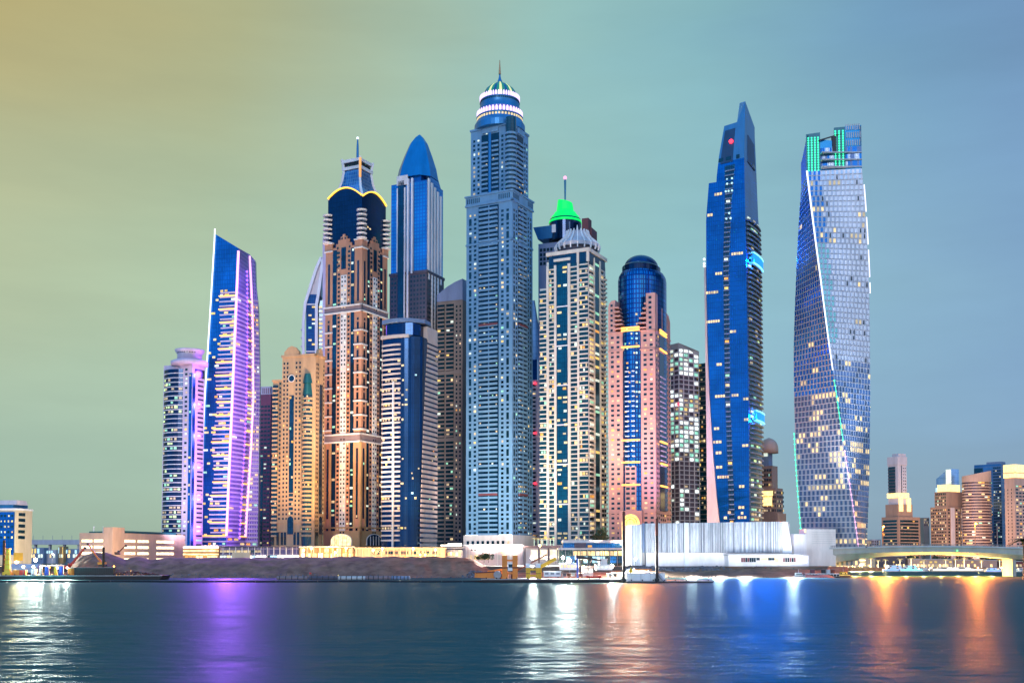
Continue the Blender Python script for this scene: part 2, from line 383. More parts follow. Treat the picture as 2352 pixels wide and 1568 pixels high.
def edge_pt(tab, D, z):
    y = yrow(z, D); return (kx(interp(tab, y), y)*D, D)
def purple_tower():
    gz = GZ
    A = [(537, 493.6), (730, 482), (919, 470), (1255, 455)]; B = [(572, 548), (736, 541), (919, 533.5), (1037, 528.4), (1253, 519.3)]
    Cc = [(584, 573), (669, 577.4), (772, 580.7), (919, 581.2), (1037, 576), (1152, 568.3), (1251, 562.7)]
    E = [(600, 586), (650, 587.5), (695, 592.8), (876, 596.7), (1253, 591.5)]
    DA, DB, DC, DE = 934, 928, 957, 962
    org = P(520, 1282, 940); root = empty('skyscraper', (org.x, org.y, gz), 0, 'blue tower with slanted roof outlined by glowing pink-white strips and orange floor lights', 'skyscraper')
    def L(p, z): return (p[0]-org.x, p[1]-org.y, z-gz)
    tops = [zof(537, DA), zof(570, DB), zof(584, DC), zof(598, DE), zof(604, DE+22), zof(566, DA+40)]
    fh = 3.75; n = int((min(tops)-gz)/fh); zs = [gz+fh*i for i in range(n+1)]
    def ring(z):
        a, b, c, e = edge_pt(A, DA, z), edge_pt(B, DB, z), edge_pt(Cc, DC, z), edge_pt(E, DE, z)
        return [a, b, c, e, (e[0]-4, e[1]+22), (a[0]+6, a[1]+40)]
    def face_strip(i, name, m, u0=0., u1=1.):
        mb = MB(); rows = []
        for z in zs + ['top']:
            if z == 'top':
                zt = [tops[i], tops[i+1]]; r0 = ring(zt[0])[i]; r1 = ring(zt[1])[i+1]; z0, z1 = zt
            else: r = ring(z); r0, r1 = r[i], r[i+1]; z0 = z1 = z
            p0 = Vector(L(r0, z0)); p1 = Vector(L(r1, z1)); rows.append((p0.lerp(p1, u0), p0.lerp(p1, u1)))
        # a shell with real thickness behind the glass
        for (a, b), (c, d) in zip(rows, rows[1:]):
            mb.quad([a, b, d, c], m)
        return part(mb, name, root)
    face_strip(0, 'glass_wall', 'glass_blue'); face_strip(1, 'glass_wall', 'glass_purple'); face_strip(2, 'glass_wall', 'glass_purple')
    bk = MB(); rows = []
    for z in zs: rows.append([L(p, z) for p in ring(z)[2:] + ring(z)[:1]])
    rr = [(ring(tops[i])[i], tops[i]) for i in (2, 3, 4, 5, 0)]
    rows.append([L(p, z) for p, z in rr])
    bk.loft([r[1:] for r in rows], 'concrete', False, False)
    bk.quad([L(ring(tops[i])[i], tops[i]) for i in range(6)], 'roof_blue'); part(bk, 'wall', root)
    rng = random.Random(5); balc = []; wins = []
    def slab(i, u0, u1, z, hh, out, m, name):
        r = ring(z); p0 = Vector(L(r[i], z)); p1 = Vector(L(r[i+1], z)); d = (p1-p0); nn = Vector((d.y, -d.x, 0)).normalized()
        a, b = p0+d*u0, p0+d*u1; mb = MB()
        mb.hexa([a+nn*out, b+nn*out, b-nn*.3, a-nn*.3], [q+Vector((0, 0, hh)) for q in (a+nn*out, b+nn*out, b-nn*.3, a-nn*.3)], m)
        return (mb.mesh(name), (0, 0, 0), 0, (1, 1, 1), d.length*(u1-u0)*hh)
    lines = []
    for k in range(1, n-8):
        z = zs[k]; u0 = .42 + .06*math.sin(k*.4) if k > 6 else .1
        balc.append(slab(0, u0, 1, z, 1.1, 1.0, 'lavender_wall', 'balcony'))
        if k % 3 == 0 or k < 4: lines.append(slab(0, u0-.03, 1.0, z+1.2, .8, 1.5, 'led_orange', 'light_strip')); lines.append(slab(1, .66, 1.0, z+1.0, .8, 1.2, 'led_orange', 'light_strip'))
        balc.append(slab(1, .02, .98, z, 1.35, .8, 'lavender_wall', 'balcony')); balc.append(slab(2, .05, 1, z, 1.2, .8, 'concrete', 'balcony'))
        for i, q, pr in ((0, 4, .09), (0, 6, .10), (1, 3, .12), (2, 2, .28)):
            for j in range(q):
                if rng.random() < pr:
                    u = (j+.5)/q
                    r = ring(z+2.4); p0 = Vector(r[i]); p1 = Vector(r[i+1]); p = p0.lerp(p1, u); d = (p1-p0).normalized(); nn = Vector((d.y, -d.x)); p = p + nn*.3
                    m = rng.choices(LITS, (5, 4, 3, 2, 2))[0]; wd = (p1-p0).length/q*.6
                    wins.append((unit(m), L(p, z+2.4), math.atan2(d.y, d.x), (wd, 1, 1.7), wd*1.7))
    emit(root, 'balcony', balc); emit(root, 'light_strip', lines); emit(root, 'window', wins)
    for tab, D, tp, m, wd in ((A, DA, 537, 'led_white', .9), (B, DB, 572, 'led_pink', 1.7), (Cc, DC, 584, 'led_pink', 1.7)):
        mb = MB(); prev = None
        zt = zof(tp, D); q = 24
        for i in range(q+1):
            z = (gz+24 if tp > 540 else gz+30) + (zt - gz-26)*i/q; p = edge_pt(tab, D-1.2, z); c = Vector(L(p, z))
            if prev: mb.bar(prev, c, wd, wd, m)
            prev = c
        part(mb, 'edge_light', root)
    mb = MB(); bp = []               # the violet line of lamps between the pink strips
    for k in range(6, n-2):
        z = zs[k]; r = ring(z); p = Vector(r[1]).lerp(Vector(r[2]), .62); q = L((p.x+1.4, p.y-1.4), z); bp.append(q)
        if k % 7 == 0: lamp(root, (q[0]+6, q[1]-24, q[2]), 4.2e4, (.40, .14, 1), 6)  # added point lights, hung off the facade to spread the violet
    bead_string(mb, bp, 1.0, 'led_purple')
    for zq in zs[8:44:7]: pe = edge_pt(B, DB-4, zq); streak_spot(root, L(pe, zq), 1.3e5*SP, (.45, .10, 1), 3)  # added violet spots that lay a streak on the water
    part(mb, 'violet_light_string', root)
    return root

def magenta_block():
    t = Tower('skyscraper', 'dim magenta apartment tower half hidden between the pink-striped tower and the tan tower', 621, 585, 634, 1090, 15, seed=8)
    top = t.h(905); b = MB(); b.box(0, t.w, 0, t.d+10, 0, top, 'magenta_wall'); part(b, 'wall', t.root)
    c = MB(); c.box(1, t.w-.5, 1, t.d, top, top+8, 'lavender_wall'); r = part(c, 'roof_parapet', t.root)
    for i in range(5):
        g = MB(); g.box(t.w*.45+i*2.0, t.w*.45+i*2.0+.7, .8, 1.2, top+1, top+6.5, 'magenta_wall'); part(g, 'grille', r)
    t.strip(t.front, t.fu(600), t.fu(605), 4, top*.62, 'win_strip', .2)
    t.grid(t.front, t.fu(598), t.fu(621), 6, top-10, 3, 4.1, .78, .45, .13, (3, 1, 6, 2, 2))
    t.grid(t.right, 1, t.d-1, 6, top-10, 2, 4.1, .8, .45, .16, (3, 2, 4, 2, 3)); t.finish(70)

def tan_tower():
    t = Tower('skyscraper', 'floodlit tan stone tower with stepped gable, round rose window and teal-shaded bays', 723.6, 625, 745, 862, 18, seed=11)
    w, d = t.w, t.d; fh = 3.45
    h1, h2, h3 = t.h(868), t.h(836), t.h(813)
    ul = t.fu(647)
    b = MB(); b.box(0, ul, .6, d, 0, h1, 'tan_wall'); b.box(ul, w, 0, d, 0, h3, 'tan_wall'); part(b, 'wall', t.root)
    # gable over the centre bay and the right-hand parapet
    g0, g1 = t.fu(652), t.fu(686); gm = (g0+g1)/2; g = MB(); pk = t.h(791)
    prof = [(g0, h3), (g1, h3), (g1, h3+3), (gm+4.5, h3+5), (gm+3.4, pk-1.2), (gm, pk), (gm-3.4, pk-1.2), (gm-4.5, h3+5), (g0, h3+3)]
    g.hexa([(x, -.5, z) for x, z in prof], [(x, 2, z) for x, z in prof], 'tan_wall'); part(g, 'gable', t.root)
    t.band([Face((ul, 0), (w, 0)), t.right], h3-1.2, h3+.6, .7, 'tan_wall'); t.band([Face((0, .6), (ul, .6))], h1-1, h1+.5, .7, 'tan_wall')
    g = MB(); prof = [(d*.25, h3+.6), (d*.75, h3+.6), (d*.7, h3+4), (d*.5, h3+6), (d*.3, h3+4)]
    g.hexa([(w+.4, y, z) for y, z in prof], [(w-2, y, z) for y, z in prof], 'tan_wall'); part(g, 'gable', t.root)
    # rose window
    ro = MB(); zc = t.h(866); r = 3.0
    ro.loft([[(gm+rr*math.cos(a), y, zc+rr*math.sin(a)) for a in [2*math.pi*i/20 for i in range(20)]] for rr, y in ((r, -.2), (r, -.6), (r*.8, -.6), (r*.8, -.3))], 'pale_stone', False)
    rw = part(ro, 'round_window', t.root); gl = MB(); gl.loft([[(gm+r*.82*math.cos(a), y, zc+r*.82*math.sin(a)) for a in [2*math.pi*i/20 for i in range(20)]] for y in (-.15, -.35)], 'win_strip'); part(gl, 'pane', rw)
    # left balcony column
    t.bays(t.front, .4, t.fu(638), 22, h1-4, fh, 1.35, .9, 'tan_wall', .10, n=2)
    # window fields
    c0, c1 = t.fu(664.5), t.fu(674.5)
    t.strip(t.front, c0, c1, t.h(1130), t.h(905), 'win_strip', .25, .12, fh, 2, (2, 1, 3, 4, 1))
    t.bays(t.front, c0, c1, t.h(1195), t.h(1132), fh, 1.3, .5, 'tan_wall', .25, n=2)
    t.grid(t.front, t.fu(648), c0-.5, t.h(1195), t.h(826), 2, fh, .46, .48, .04)
    t.grid(t.front, c1+.5, t.fu(692), t.h(1195), t.h(826), 2, fh, .44, .48, .04)
    t.grid(t.front, t.fu(638.5), t.fu(647), t.h(1195), t.h(872), 1, fh, .45, .48, .04)
    # round bay with balconies
    q0, q1 = t.fu(694), t.fu(717); pts = arc((q0, 0), (q1, 0), 3.2, 7)
    bb = MB(); bb.prism(pts + [(q1, 2), (q0, 2)], 0, t.h(905), 'win_band'); part(bb, 'round_bay', t.root)
    t.slabs(pts, 22, t.h(907), fh, 1.5, .7, 'tan_wall')
    for f in faces_of(pts):
        for k in range(70):
            z = 22+fh*k+2.4
            if z < t.h(905) and t.rng.random() < .16: t.addwin(f, f.len/2, z, f.len*.8, 1.3, t.rng.choice(['lit_warm', 'lit_dim', 'lit_green', 'lit_yellow']), .2)
    aw = MB(); p2 = arc((q0+.8, 0), (q1-.8, 0), 2.6, 7)
    za, zb = t.h(905), t.h(880)
    aw.prism(pts + [(q1, 2), (q0, 2)], za, zb, 'roof_teal', [(gx*.72+(q0+q1)/2*.28, gy*.8) for gx, gy in pts] + [(q1-1.5, 2), (q0+1.5, 2)])
    aw.prism(pts + [(q1, 2), (q0, 2)], zb+.2, t.h(857), 'roof_teal', [(gx*.6+(q0+q1)/2*.4, gy*.6) for gx, gy in pts] + [(q1-2, 2), (q0+2, 2)])
    part(aw, 'bay_roof', t.root)
    # shaded right face
    t.grid(t.right, 1, t.ru(731.5), 22, h3-6, 2, fh, .45, .48, .05, (2, 4, 3, 0, 3))
    t.strip(t.right, t.ru(733), t.ru(740), 40, t.h(880), 'win_strip', .25, .05, fh)
    t.grid(t.right, t.ru(741), d-.6, 22, h3-6, 1, fh, .5, .48, .05)
    # base: cornices, arch and tall windows
    z1 = t.h(1197); t.band([t.front, t.right], z1-1, z1+.4, .6, 'tan_wall'); z2 = t.h(1228); t.band([t.front, t.right], t.h(1218)-.8, t.h(1218), .5, 'tan_wall')
    for f, us in ((t.front, [t.fu(x) for x in (629, 640, 650, 657, 679, 687, 697, 704, 713)]), (t.right, [t.ru(x) for x in (727, 731, 742)])):
        for u in us: t.addwin(f, u, t.h(1236), 2.0, 10, 'win_strip', .2)
    for f, u in ((t.front, (c0+c1)/2), (t.right, t.ru(736.5))):
        ar = MB(); pr = [(-2.6, 0), (2.6, 0), (2.6, 11)] + [(2.6*math.cos(a), 11+3.2*math.sin(a)) for a in [math.pi*i/8 for i in range(1, 8)]] + [(-2.6, 11)]
        zb = t.h(1226)
        ar.hexa([f.at(u+x*1.25, .5, zb+z*1.08) for x, z in pr][::-1], [f.at(u+x*1.25, .1, zb+z*1.08) for x, z in pr][::-1], 'tan_wall')
        o = part(ar, 'arch', t.root); ag = MB(); ag.hexa([f.at(u+x, .7, zb+z) for x, z in pr][::-1], [f.at(u+x, .3, zb+z) for x, z in pr][::-1], 'win_strip'); part(ag, 'pane', o)
    t.finish()

def sail_tower():
    D = 1055; org = P(722, 1282, D); root = empty('skyscraper', (org.x, D, GZ), 0, 'white sail-shaped tower with pointed fins peeking out behind the brick tower', 'skyscraper')
    def q(X, Y, dy=0.): p = P(X, Y, D+dy); return (p.x-org.x, dy, p.z-GZ)
    def plate(poly, y0, y1, m, name, label=None):
        mb = MB(); mb.hexa([q(X, Y, y0) for X, Y in poly][::-1], [(q(X, Y, y0)[0], y1, q(X, Y, y0)[2]) for X, Y in poly][::-1], m); return part(mb, name, root, label=label)
    plate([(703, 1240), (703, 700), (709, 676), (731, 676), (726, 1240)], 0, 24, 'sail_glass', 'glass_wall')
    plate([(709, 676), (737, 592), (734, 676)], .5, 20, 'pale_stone', 'roof_fin')
    fin = MB()
    for a, b in (((697, 1240), (697, 740)), ((697, 740), (701, 697)), ((701, 697), (714, 655)), ((714, 655), (727, 615)), ((727, 615), (738, 591)), ((726, 1240), (727, 700)), ((727, 700), (734, 660)), ((734, 660), (742, 592))):
        p, r = q(*a, -1), q(*b, -1); fin.bar(p, r, 1.9, 2.6, 'white_lit_fin')
    part(fin, 'curved_fin', root)
    plate([(741, 1240), (741, 545), (746, 540), (750, 545), (750, 1240)], -2, 8, 'lavender_wall', 'mast_wall')
    plate([(727, 1240), (733, 690), (760, 690), (760, 1240)], 2, 22, 'win_band', 'glass_wall')
    rng = random.Random(4); wins = []; bal = []
    for k in range(34):
        Y = 705+k*9.5
        for X, pr in ((712, .16), (720, .2), (736, .75), (743, .6)):
            if rng.random() < pr:
                p = q(X, Y, -.3 if X < 730 else 1.6); m = rng.choices(LITS, (5, 4, 4, 3, 1))[0]; wins.append((unit(m), p, 0, (2.9, 1, 1.7), 5))
        if k > 3:
            m2 = MB(); p = q(691, Y+6); r = q(697, Y+6); m2.hexa([(p[0], -1, p[2]), (r[0], -2, r[2]), (r[0], 8, r[2]), (p[0]+1, 6, p[2])], [(p[0], -1, p[2]+1), (r[0], -2, r[2]+1), (r[0], 8, r[2]+1), (p[0]+1, 6, p[2]+1)], 'lavender_wall')
            if k % 2: bal.append((m2.mesh('balcony'), (0, 0, 0), 0, (1, 1, 1), 4))
        m2 = MB(); p = q(733, Y+4); r = q(755, Y+4); m2.box(p[0], r[0], .5, 2.5, p[2], p[2]+1.0, 'white_wall'); bal.append((m2.mesh('balcony'), (0, 0, 0), 0, (1, 1, 1), 6))
    emit(root, 'window', wins); emit(root, 'balcony', bal)
    for Y in (700, 808, 865):
        m2 = MB(); p = q(703, Y, -.6); r = q(727, Y, -.6); m2.box(p[0], r[0], -.8, .2, p[2], p[2]+1.1, 'white_wall'); part(m2, 'floor_band', root)

def brick_tower():
    t = Tower('skyscraper', 'brick-red and cream tower with concave latticed crown, gold arched roofline and needle spire', 829, 745, 888, 885, 27, seed=21)
    w, d = t.w, t.d; fh = 3.55; zs = t.h(560); zt = t.h(450)
    b = MB(); b.box(0, w, 0, d, 0, zs, 'brick_wall'); part(b, 'wall', t.root)
    # columns as fractions of each face: pier | dark bay | centre | dark bay | pier
    for f, cols in ((t.front, (0, .20, .315, .70, .80, 1)), (t.right, (0, .20, .30, .70, .80, 1))):
        L = f.len; c = [x*L for x in cols]; nr = f is t.right
        pr = .13 if not nr else .10
        for i in (1, 3):
            t.strip(f, c[i], c[i+1], 24, zs-2, 'win_strip', -.02+.1, .22, fh, 1, (2, 1, 5, 4, 0))
        m0, m1 = c[2]+(c[3]-c[2])*.30, c[2]+(c[3]-c[2])*.72
        wl = MB(); f.box(wl, m0, m1, 24, t.h(626), .35, 0, 'pale_stone'); part(wl, 'pale_bay', t.root)
        t.grid(f, m0, m1, 24, t.h(626), 2, fh, .40, .42, .20, (5, 3, 3, 3, 1), out=.45)
        for a, e in ((c[2], m0), (m1, c[3])): t.grid(f, a, e, 24, zs-3, 1, fh, .5, .5, .16, (5, 4, 2, 1, 2))
        for i, (a, e) in enumerate(((c[0], c[1]), (c[4], c[5]))):
            mid = (a+e)/2; ww = (e-a)
            for z0, z1 in ((t.h(1235), t.h(1212)), (t.h(1190), t.h(1028)), (t.h(690), t.h(597))):
                t.strip(f, mid-ww*.13, mid+ww*.13, z0, z1, 'win_strip', .22, .05, fh)
            for k in range(8):          # windows between string courses on the middle stage
                zz = t.h(985) + (t.h(725)-t.h(985))*k/8; seg = (t.h(725)-t.h(985))/8
                t.addwin(f, mid, zz+seg*.36, ww*.26, seg*.48, 'win_strip', .2); t.addwin(f, mid, zz+seg*.82, ww*.24, seg*.16, t.lit(.2), .2)
                o = MB(); f.box(o, a-.3, e+.3, zz-.4, zz+.7, .8, 0, 'pale_stone'); part(o, 'string_course', t.root)
            o = MB(); f.box(o, a, a+ww*.2, 12, t.h(1015), .3, 0, 'ochre_wall'); f.box(o, e-ww*.2, e, 12, t.h(1015), .3, 0, 'ochre_wall'); part(o, 'pilaster', t.root)
    for Y0, Y1 in ((1011, 997), (711, 700)):
        z0, z1 = t.h(Y0), t.h(Y1)
        t.band([t.front, t.right], z0, z1, .5, 'dusk_stone', 'mechanical_floor'); t.band([t.front, t.right], z0-1.2, z0, 1.1, 'pale_stone'); t.band([t.front, t.right], z1, z1+1.2, 1.1, 'pale_stone')
    # base arches
    zb = t.h(1216); t.band([t.front, t.right], t.h(1212), t.h(1209), 1.0, 'ochre_wall'); t.band([t.front, t.right], 3, t.h(1218), .4, 'ochre_wall', 'base_wall')
    for f in (t.front, t.right):
        L = f.len; R_ = L*.27; ar = MB(); n = 14; c0 = t.h(1252); hh = t.h(1226)-c0
        pr = [(-R_, 0), (R_, 0)] + [(R_*math.cos(a), hh*(.45+.55*math.sin(a))) for a in [math.pi*i/n for i in range(n+1)]]
        ar.hexa([f.at(L*.5+x*1.08, .9, c0+z*1.06) for x, z in pr][::-1], [f.at(L*.5+x*1.08, .3, c0+z*1.06) for x, z in pr][::-1], 'pale_stone'); o = part(ar, 'arch', t.root)
        g = MB(); g.hexa([f.at(L*.5+x, 1.2, c0+z) for x, z in pr][::-1], [f.at(L*.5+x, .5, c0+z) for x, z in pr][::-1], 'shop_glow' if f is t.front else 'win_strip'); part(g, 'pane', o)
        for i in range(1, 5):
            m = MB(); u = L*.5 - R_ + 2*R_*i/5; f.box(m, u-.25, u+.25, c0, c0+hh*.85, 1.5, 0, 'pale_stone'); part(m, 'mullion', o)
    # dark glass upper stage: two arched roof lines
    ins = 1.2; up = MB(); n = 12; q0, q1 = ins, w-ins; z0 = zs-1
    fr = [Face((ins, ins), (w-ins, ins)), Face((w-ins, ins), (w-ins, d-ins))]
    up.box(ins, w-ins, ins, d-ins, z0, t.h(490), 'glass_deep')
    part(up, 'glass_wall', t.root)
    for f in fr:
        a = MB(); L = f.len; zl = t.h(490); rise = t.h(424 if f is fr[0] else 428)-zl; fall = t.h(444)-zl
        if f is fr[0]: pr = [(L*i/n, zl + fall*.55 + (rise-fall*.55)*math.sin(math.pi*(.16+.72*i/n))**.9) for i in range(n+1)]
        else: pr = [(L*i/n, zl + fall*.55 + (rise-fall*.55)*math.sin(math.pi*(.12+.72*i/n))**.9) for i in range(n+1)]
        ring = [(0, zl)] + [(L, zl)] + pr[::-1]
        a.hexa([f.at(u, .1, z) for u, z in ring][::-1], [f.at(u, -9, z) for u, z in ring][::-1], 'glass_deep'); part(a, 'arched_roof', t.root)
        e = MB()
        for (u0, z0_), (u1, z1_) in zip(pr, pr[1:]): e.bar(f.at(u0, .7, z0_+.4), f.at(u1, .7, z1_+.4), 1.0, 1.0, 'gold_edge')
        part(e, 'light_strip', t.root)
        # stepped brick gable climbing into the glass
        g = MB(); m0, m1 = .27*L, .73*L
        st = [(m0, zs), (m1, zs), (m1, t.h(552)), (m1-2.2, t.h(552)), (m1-2.2, t.h(543)), (m1-4.6, t.h(543)), (m1-4.6, t.h(536)), (.5*L+1.2, t.h(536)), (.5*L+1.2, t.h(531)), (.5*L-1.2, t.h(531)), (.5*L-1.2, t.h(536)), (m0+4.6, t.h(536)), (m0+4.6, t.h(543)), (m0+2.2, t.h(543)), (m0+2.2, t.h(552)), (m0, t.h(552))]
        g.hexa([f.at(u, 1.2, z) for u, z in st][::-1], [f.at(u, -.5, z) for u, z in st][::-1], 'brick_wall'); part(g, 'stepped_gable', t.root)
        t.addwin(f, .5*L, (t.h(612)+t.h(562))/2, 4.6, t.h(562)-t.h(612), 'win_strip', 1.35)
        for k in range(5):
            for u in (m0+1.8, m1-1.8): t.addwin(f, u, t.h(606-k*11), 1.5, 1.7, 'win_dark', 1.35)
        for u in (.5*L-1.6, .5*L+1.6): t.addwin(f, u, t.h(541), 1.4, 1.6, 'win_dark', 1.35)
        if f is fr[1]:
            for k, u in enumerate((.16, .25, .33)): t.addwin(f, u*L, t.h(512+k*2), 2.4, 1.5, 'lit_warm', .2)
    # corner balconies
    for c, yb in (((w-ins, ins), 1), ((ins, ins), 0), ((w-ins, d-ins), 0)):
        for k in range(7):
            z = t.h(548) + k*(t.h(484)-t.h(548))/6.0
            m = MB(); r = 4.0
            m.lathe([(r, z), (r+.3, z+1.3), (r-.2, z+1.35)], 'pale_stone', c, 14); part(m, 'balcony', t.root)
    for c in ((w, 0), (0, 0), (w, d)):
        m = MB(); r = 5.2; z0, z1 = t.h(566), t.h(550); x0, x1 = (c[0]-r*1.3, c[0]+.6) if c[0] > 1 else (-.6, r*1.3); y0, y1 = (-.6, r*1.3) if c[1] < 1 else (d-r*1.3, d+.6)
        m.box(x0, x1, y0, y1, z0, z1, 'brick_wall'); m.box(x0-.6, x1+.6, y0-.6, y1+.6, z1, z1+1.1, 'pale_stone'); m.box(x0-.5, x1+.5, y0-.5, y1+.5, z0-1, z0, 'pale_stone'); part(m, 'corner_pier', t.root)
    # concave crown
    cx, cy = w/2, d/2; tabs = [(t.h(470, 28), .92), (t.h(446, 28), .62), (t.h(424, 28), .50), (t.h(400, 28), .44)]
    def cring(z, k): return [(cx-w*.5*k, cy-d*.5*k, z), (cx+w*.5*k, cy-d*.5*k, z), (cx+w*.5*k, cy+d*.5*k, z), (cx-w*.5*k, cy+d*.5*k, z)]
    m = MB(); m.loft([cring(z, k) for z, k in tabs], 'lattice'); part(m, 'lattice_crown', t.root)
    ribs = MB()
    for j in range(4):
        pr = None
        for z, k in tabs + [(t.h(390, 28), .46), (t.h(374, 28), .51)]:
            p = cring(z, k)[j]
            if pr: ribs.bar(pr, p, 1.7, 1.7, 'white_wall')
            pr = p
    part(ribs, 'corner_rib', t.root)
    m = MB(); z0 = tabs[-1][0]
    for a, bb in ((0, 2.4), (6.2, 8.6)):
        r0 = cring(z0+a, .50); r1 = cring(z0+bb, .52); m.hexa(r0, r1, 'white_wall')
    ri = cring(z0+2.4, .42); m.hexa(ri, cring(z0+6.2, .42), 'hull_black'); part(m, 'crown_frame', t.root)
    m = MB(); p = cring(z0-2, .5)[1]; m.box(p[0]-.2, p[0]+1.2, p[1]-1.2, p[1]+.2, z0-8, z0+8, 'led_orange_dim'); part(m, 'light_strip', t.root)
    sp_ = MB(); z = t.h(380, 28); sp_.lathe([(4, z-4), (2.8, z), (1.1, z+4), (.9, t.h(340, 28)), (.45, t.h(322, 28))], 'roof_blue', (cx, cy), 10); so = part(sp_, 'spire', t.root)
    m = MB(); m.sphere((cx, cy, t.h(321, 28)), 1.1, 'led_white'); part(m, 'beacon', so)
    t.finish()

def pointed_blue_tower():
    t = Tower('skyscraper', 'sky-blue tower with tall pointed crown and white ribs above a dark masonry half', 978, 896, 1016, 1000, 24, seed=31)
    w, d = t.w, t.d; z1 = t.h(620); z2 = t.h(413)
    b = MB(); b.box(-.8, w+.8, -.8, d+.8, 0, z1, 'dusk_brown'); part(b, 'masonry_wall', t.root)
    for f in (Face((-.8, -.8), (w+.8, -.8)), Face((w+.8, -.8), (w+.8, d+.8))):
        t.grid(f, 1, f.len-1, 30, z1-3, 11 if f.len > 25 else 7, 4.2, .5, .5, .012, (3, 3, 3, 0, 1), out=.05)
        o = MB(); f.box(o, -.6, f.len+.6, z1-2.5, z1, .7, 0, 'dusk_brown'); part(o, 'cornice', t.root)
    b = MB(); b.box(0, w, 0, d, z1+.01, z2, 'glass_sky'); part(b, 'glass_wall', t.root)
    f = t.front; ft = lambda x: (x-.0)*w
    for a, e, za, zb, m, out in ((.22, .39, 0, z2, 'win_strip', 1.0), ):
        o = MB(); f.box(o, ft(a), ft(e), za, zb+2, out+.8, 0, m); part(o, 'glass_strip', t.root)
    for x0, x1, Y0, Y1 in ((.185, .215, 618, 424), (.395, .42, 800, 424), (.475, .52, 800, 405), (.59, .635, 625, 405)):
        o = MB(); f.box(o, ft(x0), ft(x1), t.h(Y0), t.h(Y1), 2.0, 0, 'white_wall'); part(o, 'vertical_rib', t.root)
    f = t.right
    for i, u in enumerate((.06, .24, .42, .60, .78)):
        o = MB(); f.box(o, f.len*u, f.len*(u+.09), t.h(640 if i in (0, 4) else 900), t.h(408+i*6), 1.2, 0, 'white_wall'); part(o, 'vertical_rib', t.root)
    o = MB(); t.front.box(o, ft(.18), ft(.49), z2-2, t.h(396), 1.8, -1.0, 'pale_stone'); part(o, 'plant_box', t.root)
    # faceted crown
    cx, cy = w*.56, d*.5
    def ring(z, k, q=.5, sx=1):
        a, bb = w*.5*k, d*.5*k; c = q*min(a, bb); X = w*.5 + (cx-w*.5)*(1-k); Y = d/2
        return [(X-a+c, Y-bb, z), (X+a-c, Y-bb, z), (X+a, Y-bb+c, z), (X+a, Y+bb-c, z), (X+a-c, Y+bb, z), (X-a+c, Y+bb, z), (X-a, Y+bb-c, z), (X-a, Y-bb+c, z)]
    zs = [(413, .97), (386.5, .86), (357, .65), (328, .41), (314, .20), (307, .04)]
    m = MB(); m.loft([ring(t.h(Y, 18), k) for Y, k in zs], 'crown_blue'); cr = part(m, 'crown', t.root)
    for u0, u1, Yt, mm in ((.46, .82, 318, 'facet_blue'), (.24, .44, 372, 'crown_blue')):
        o = MB(); X0, X1 = ft(u0), ft(u1); gw, gd = (1.2, d*.42) if Yt < 330 else (2.5, 7)
        o.hexa([(X0, 1, z2), (X1, 1, z2), (X1, 12, z2), (X0, 12, z2)], [((X0*.45+X1*.55)-gw, gd, t.h(Yt, gd)), ((X0*.45+X1*.55)+gw, gd, t.h(Yt, gd)), ((X0*.45+X1*.55)+gw, gd+6, t.h(Yt, gd)), ((X0*.45+X1*.55)-gw, gd+6, t.h(Yt, gd))], mm); part(o, 'gablet', cr)
    o = MB(); o.hexa([(w-1, d*.2, z2), (w+.2, d*.2, z2), (w+.2, d*.85, z2), (w-1, d*.85, z2)], [(w-5, d*.4, t.h(378, 8)), (w-3, d*.4, t.h(378, 8)), (w-3, d*.7, t.h(378, 8)), (w-5, d*.7, t.h(378, 8))], 'glass_sky'); part(o, 'gablet', cr)
    t.finish()

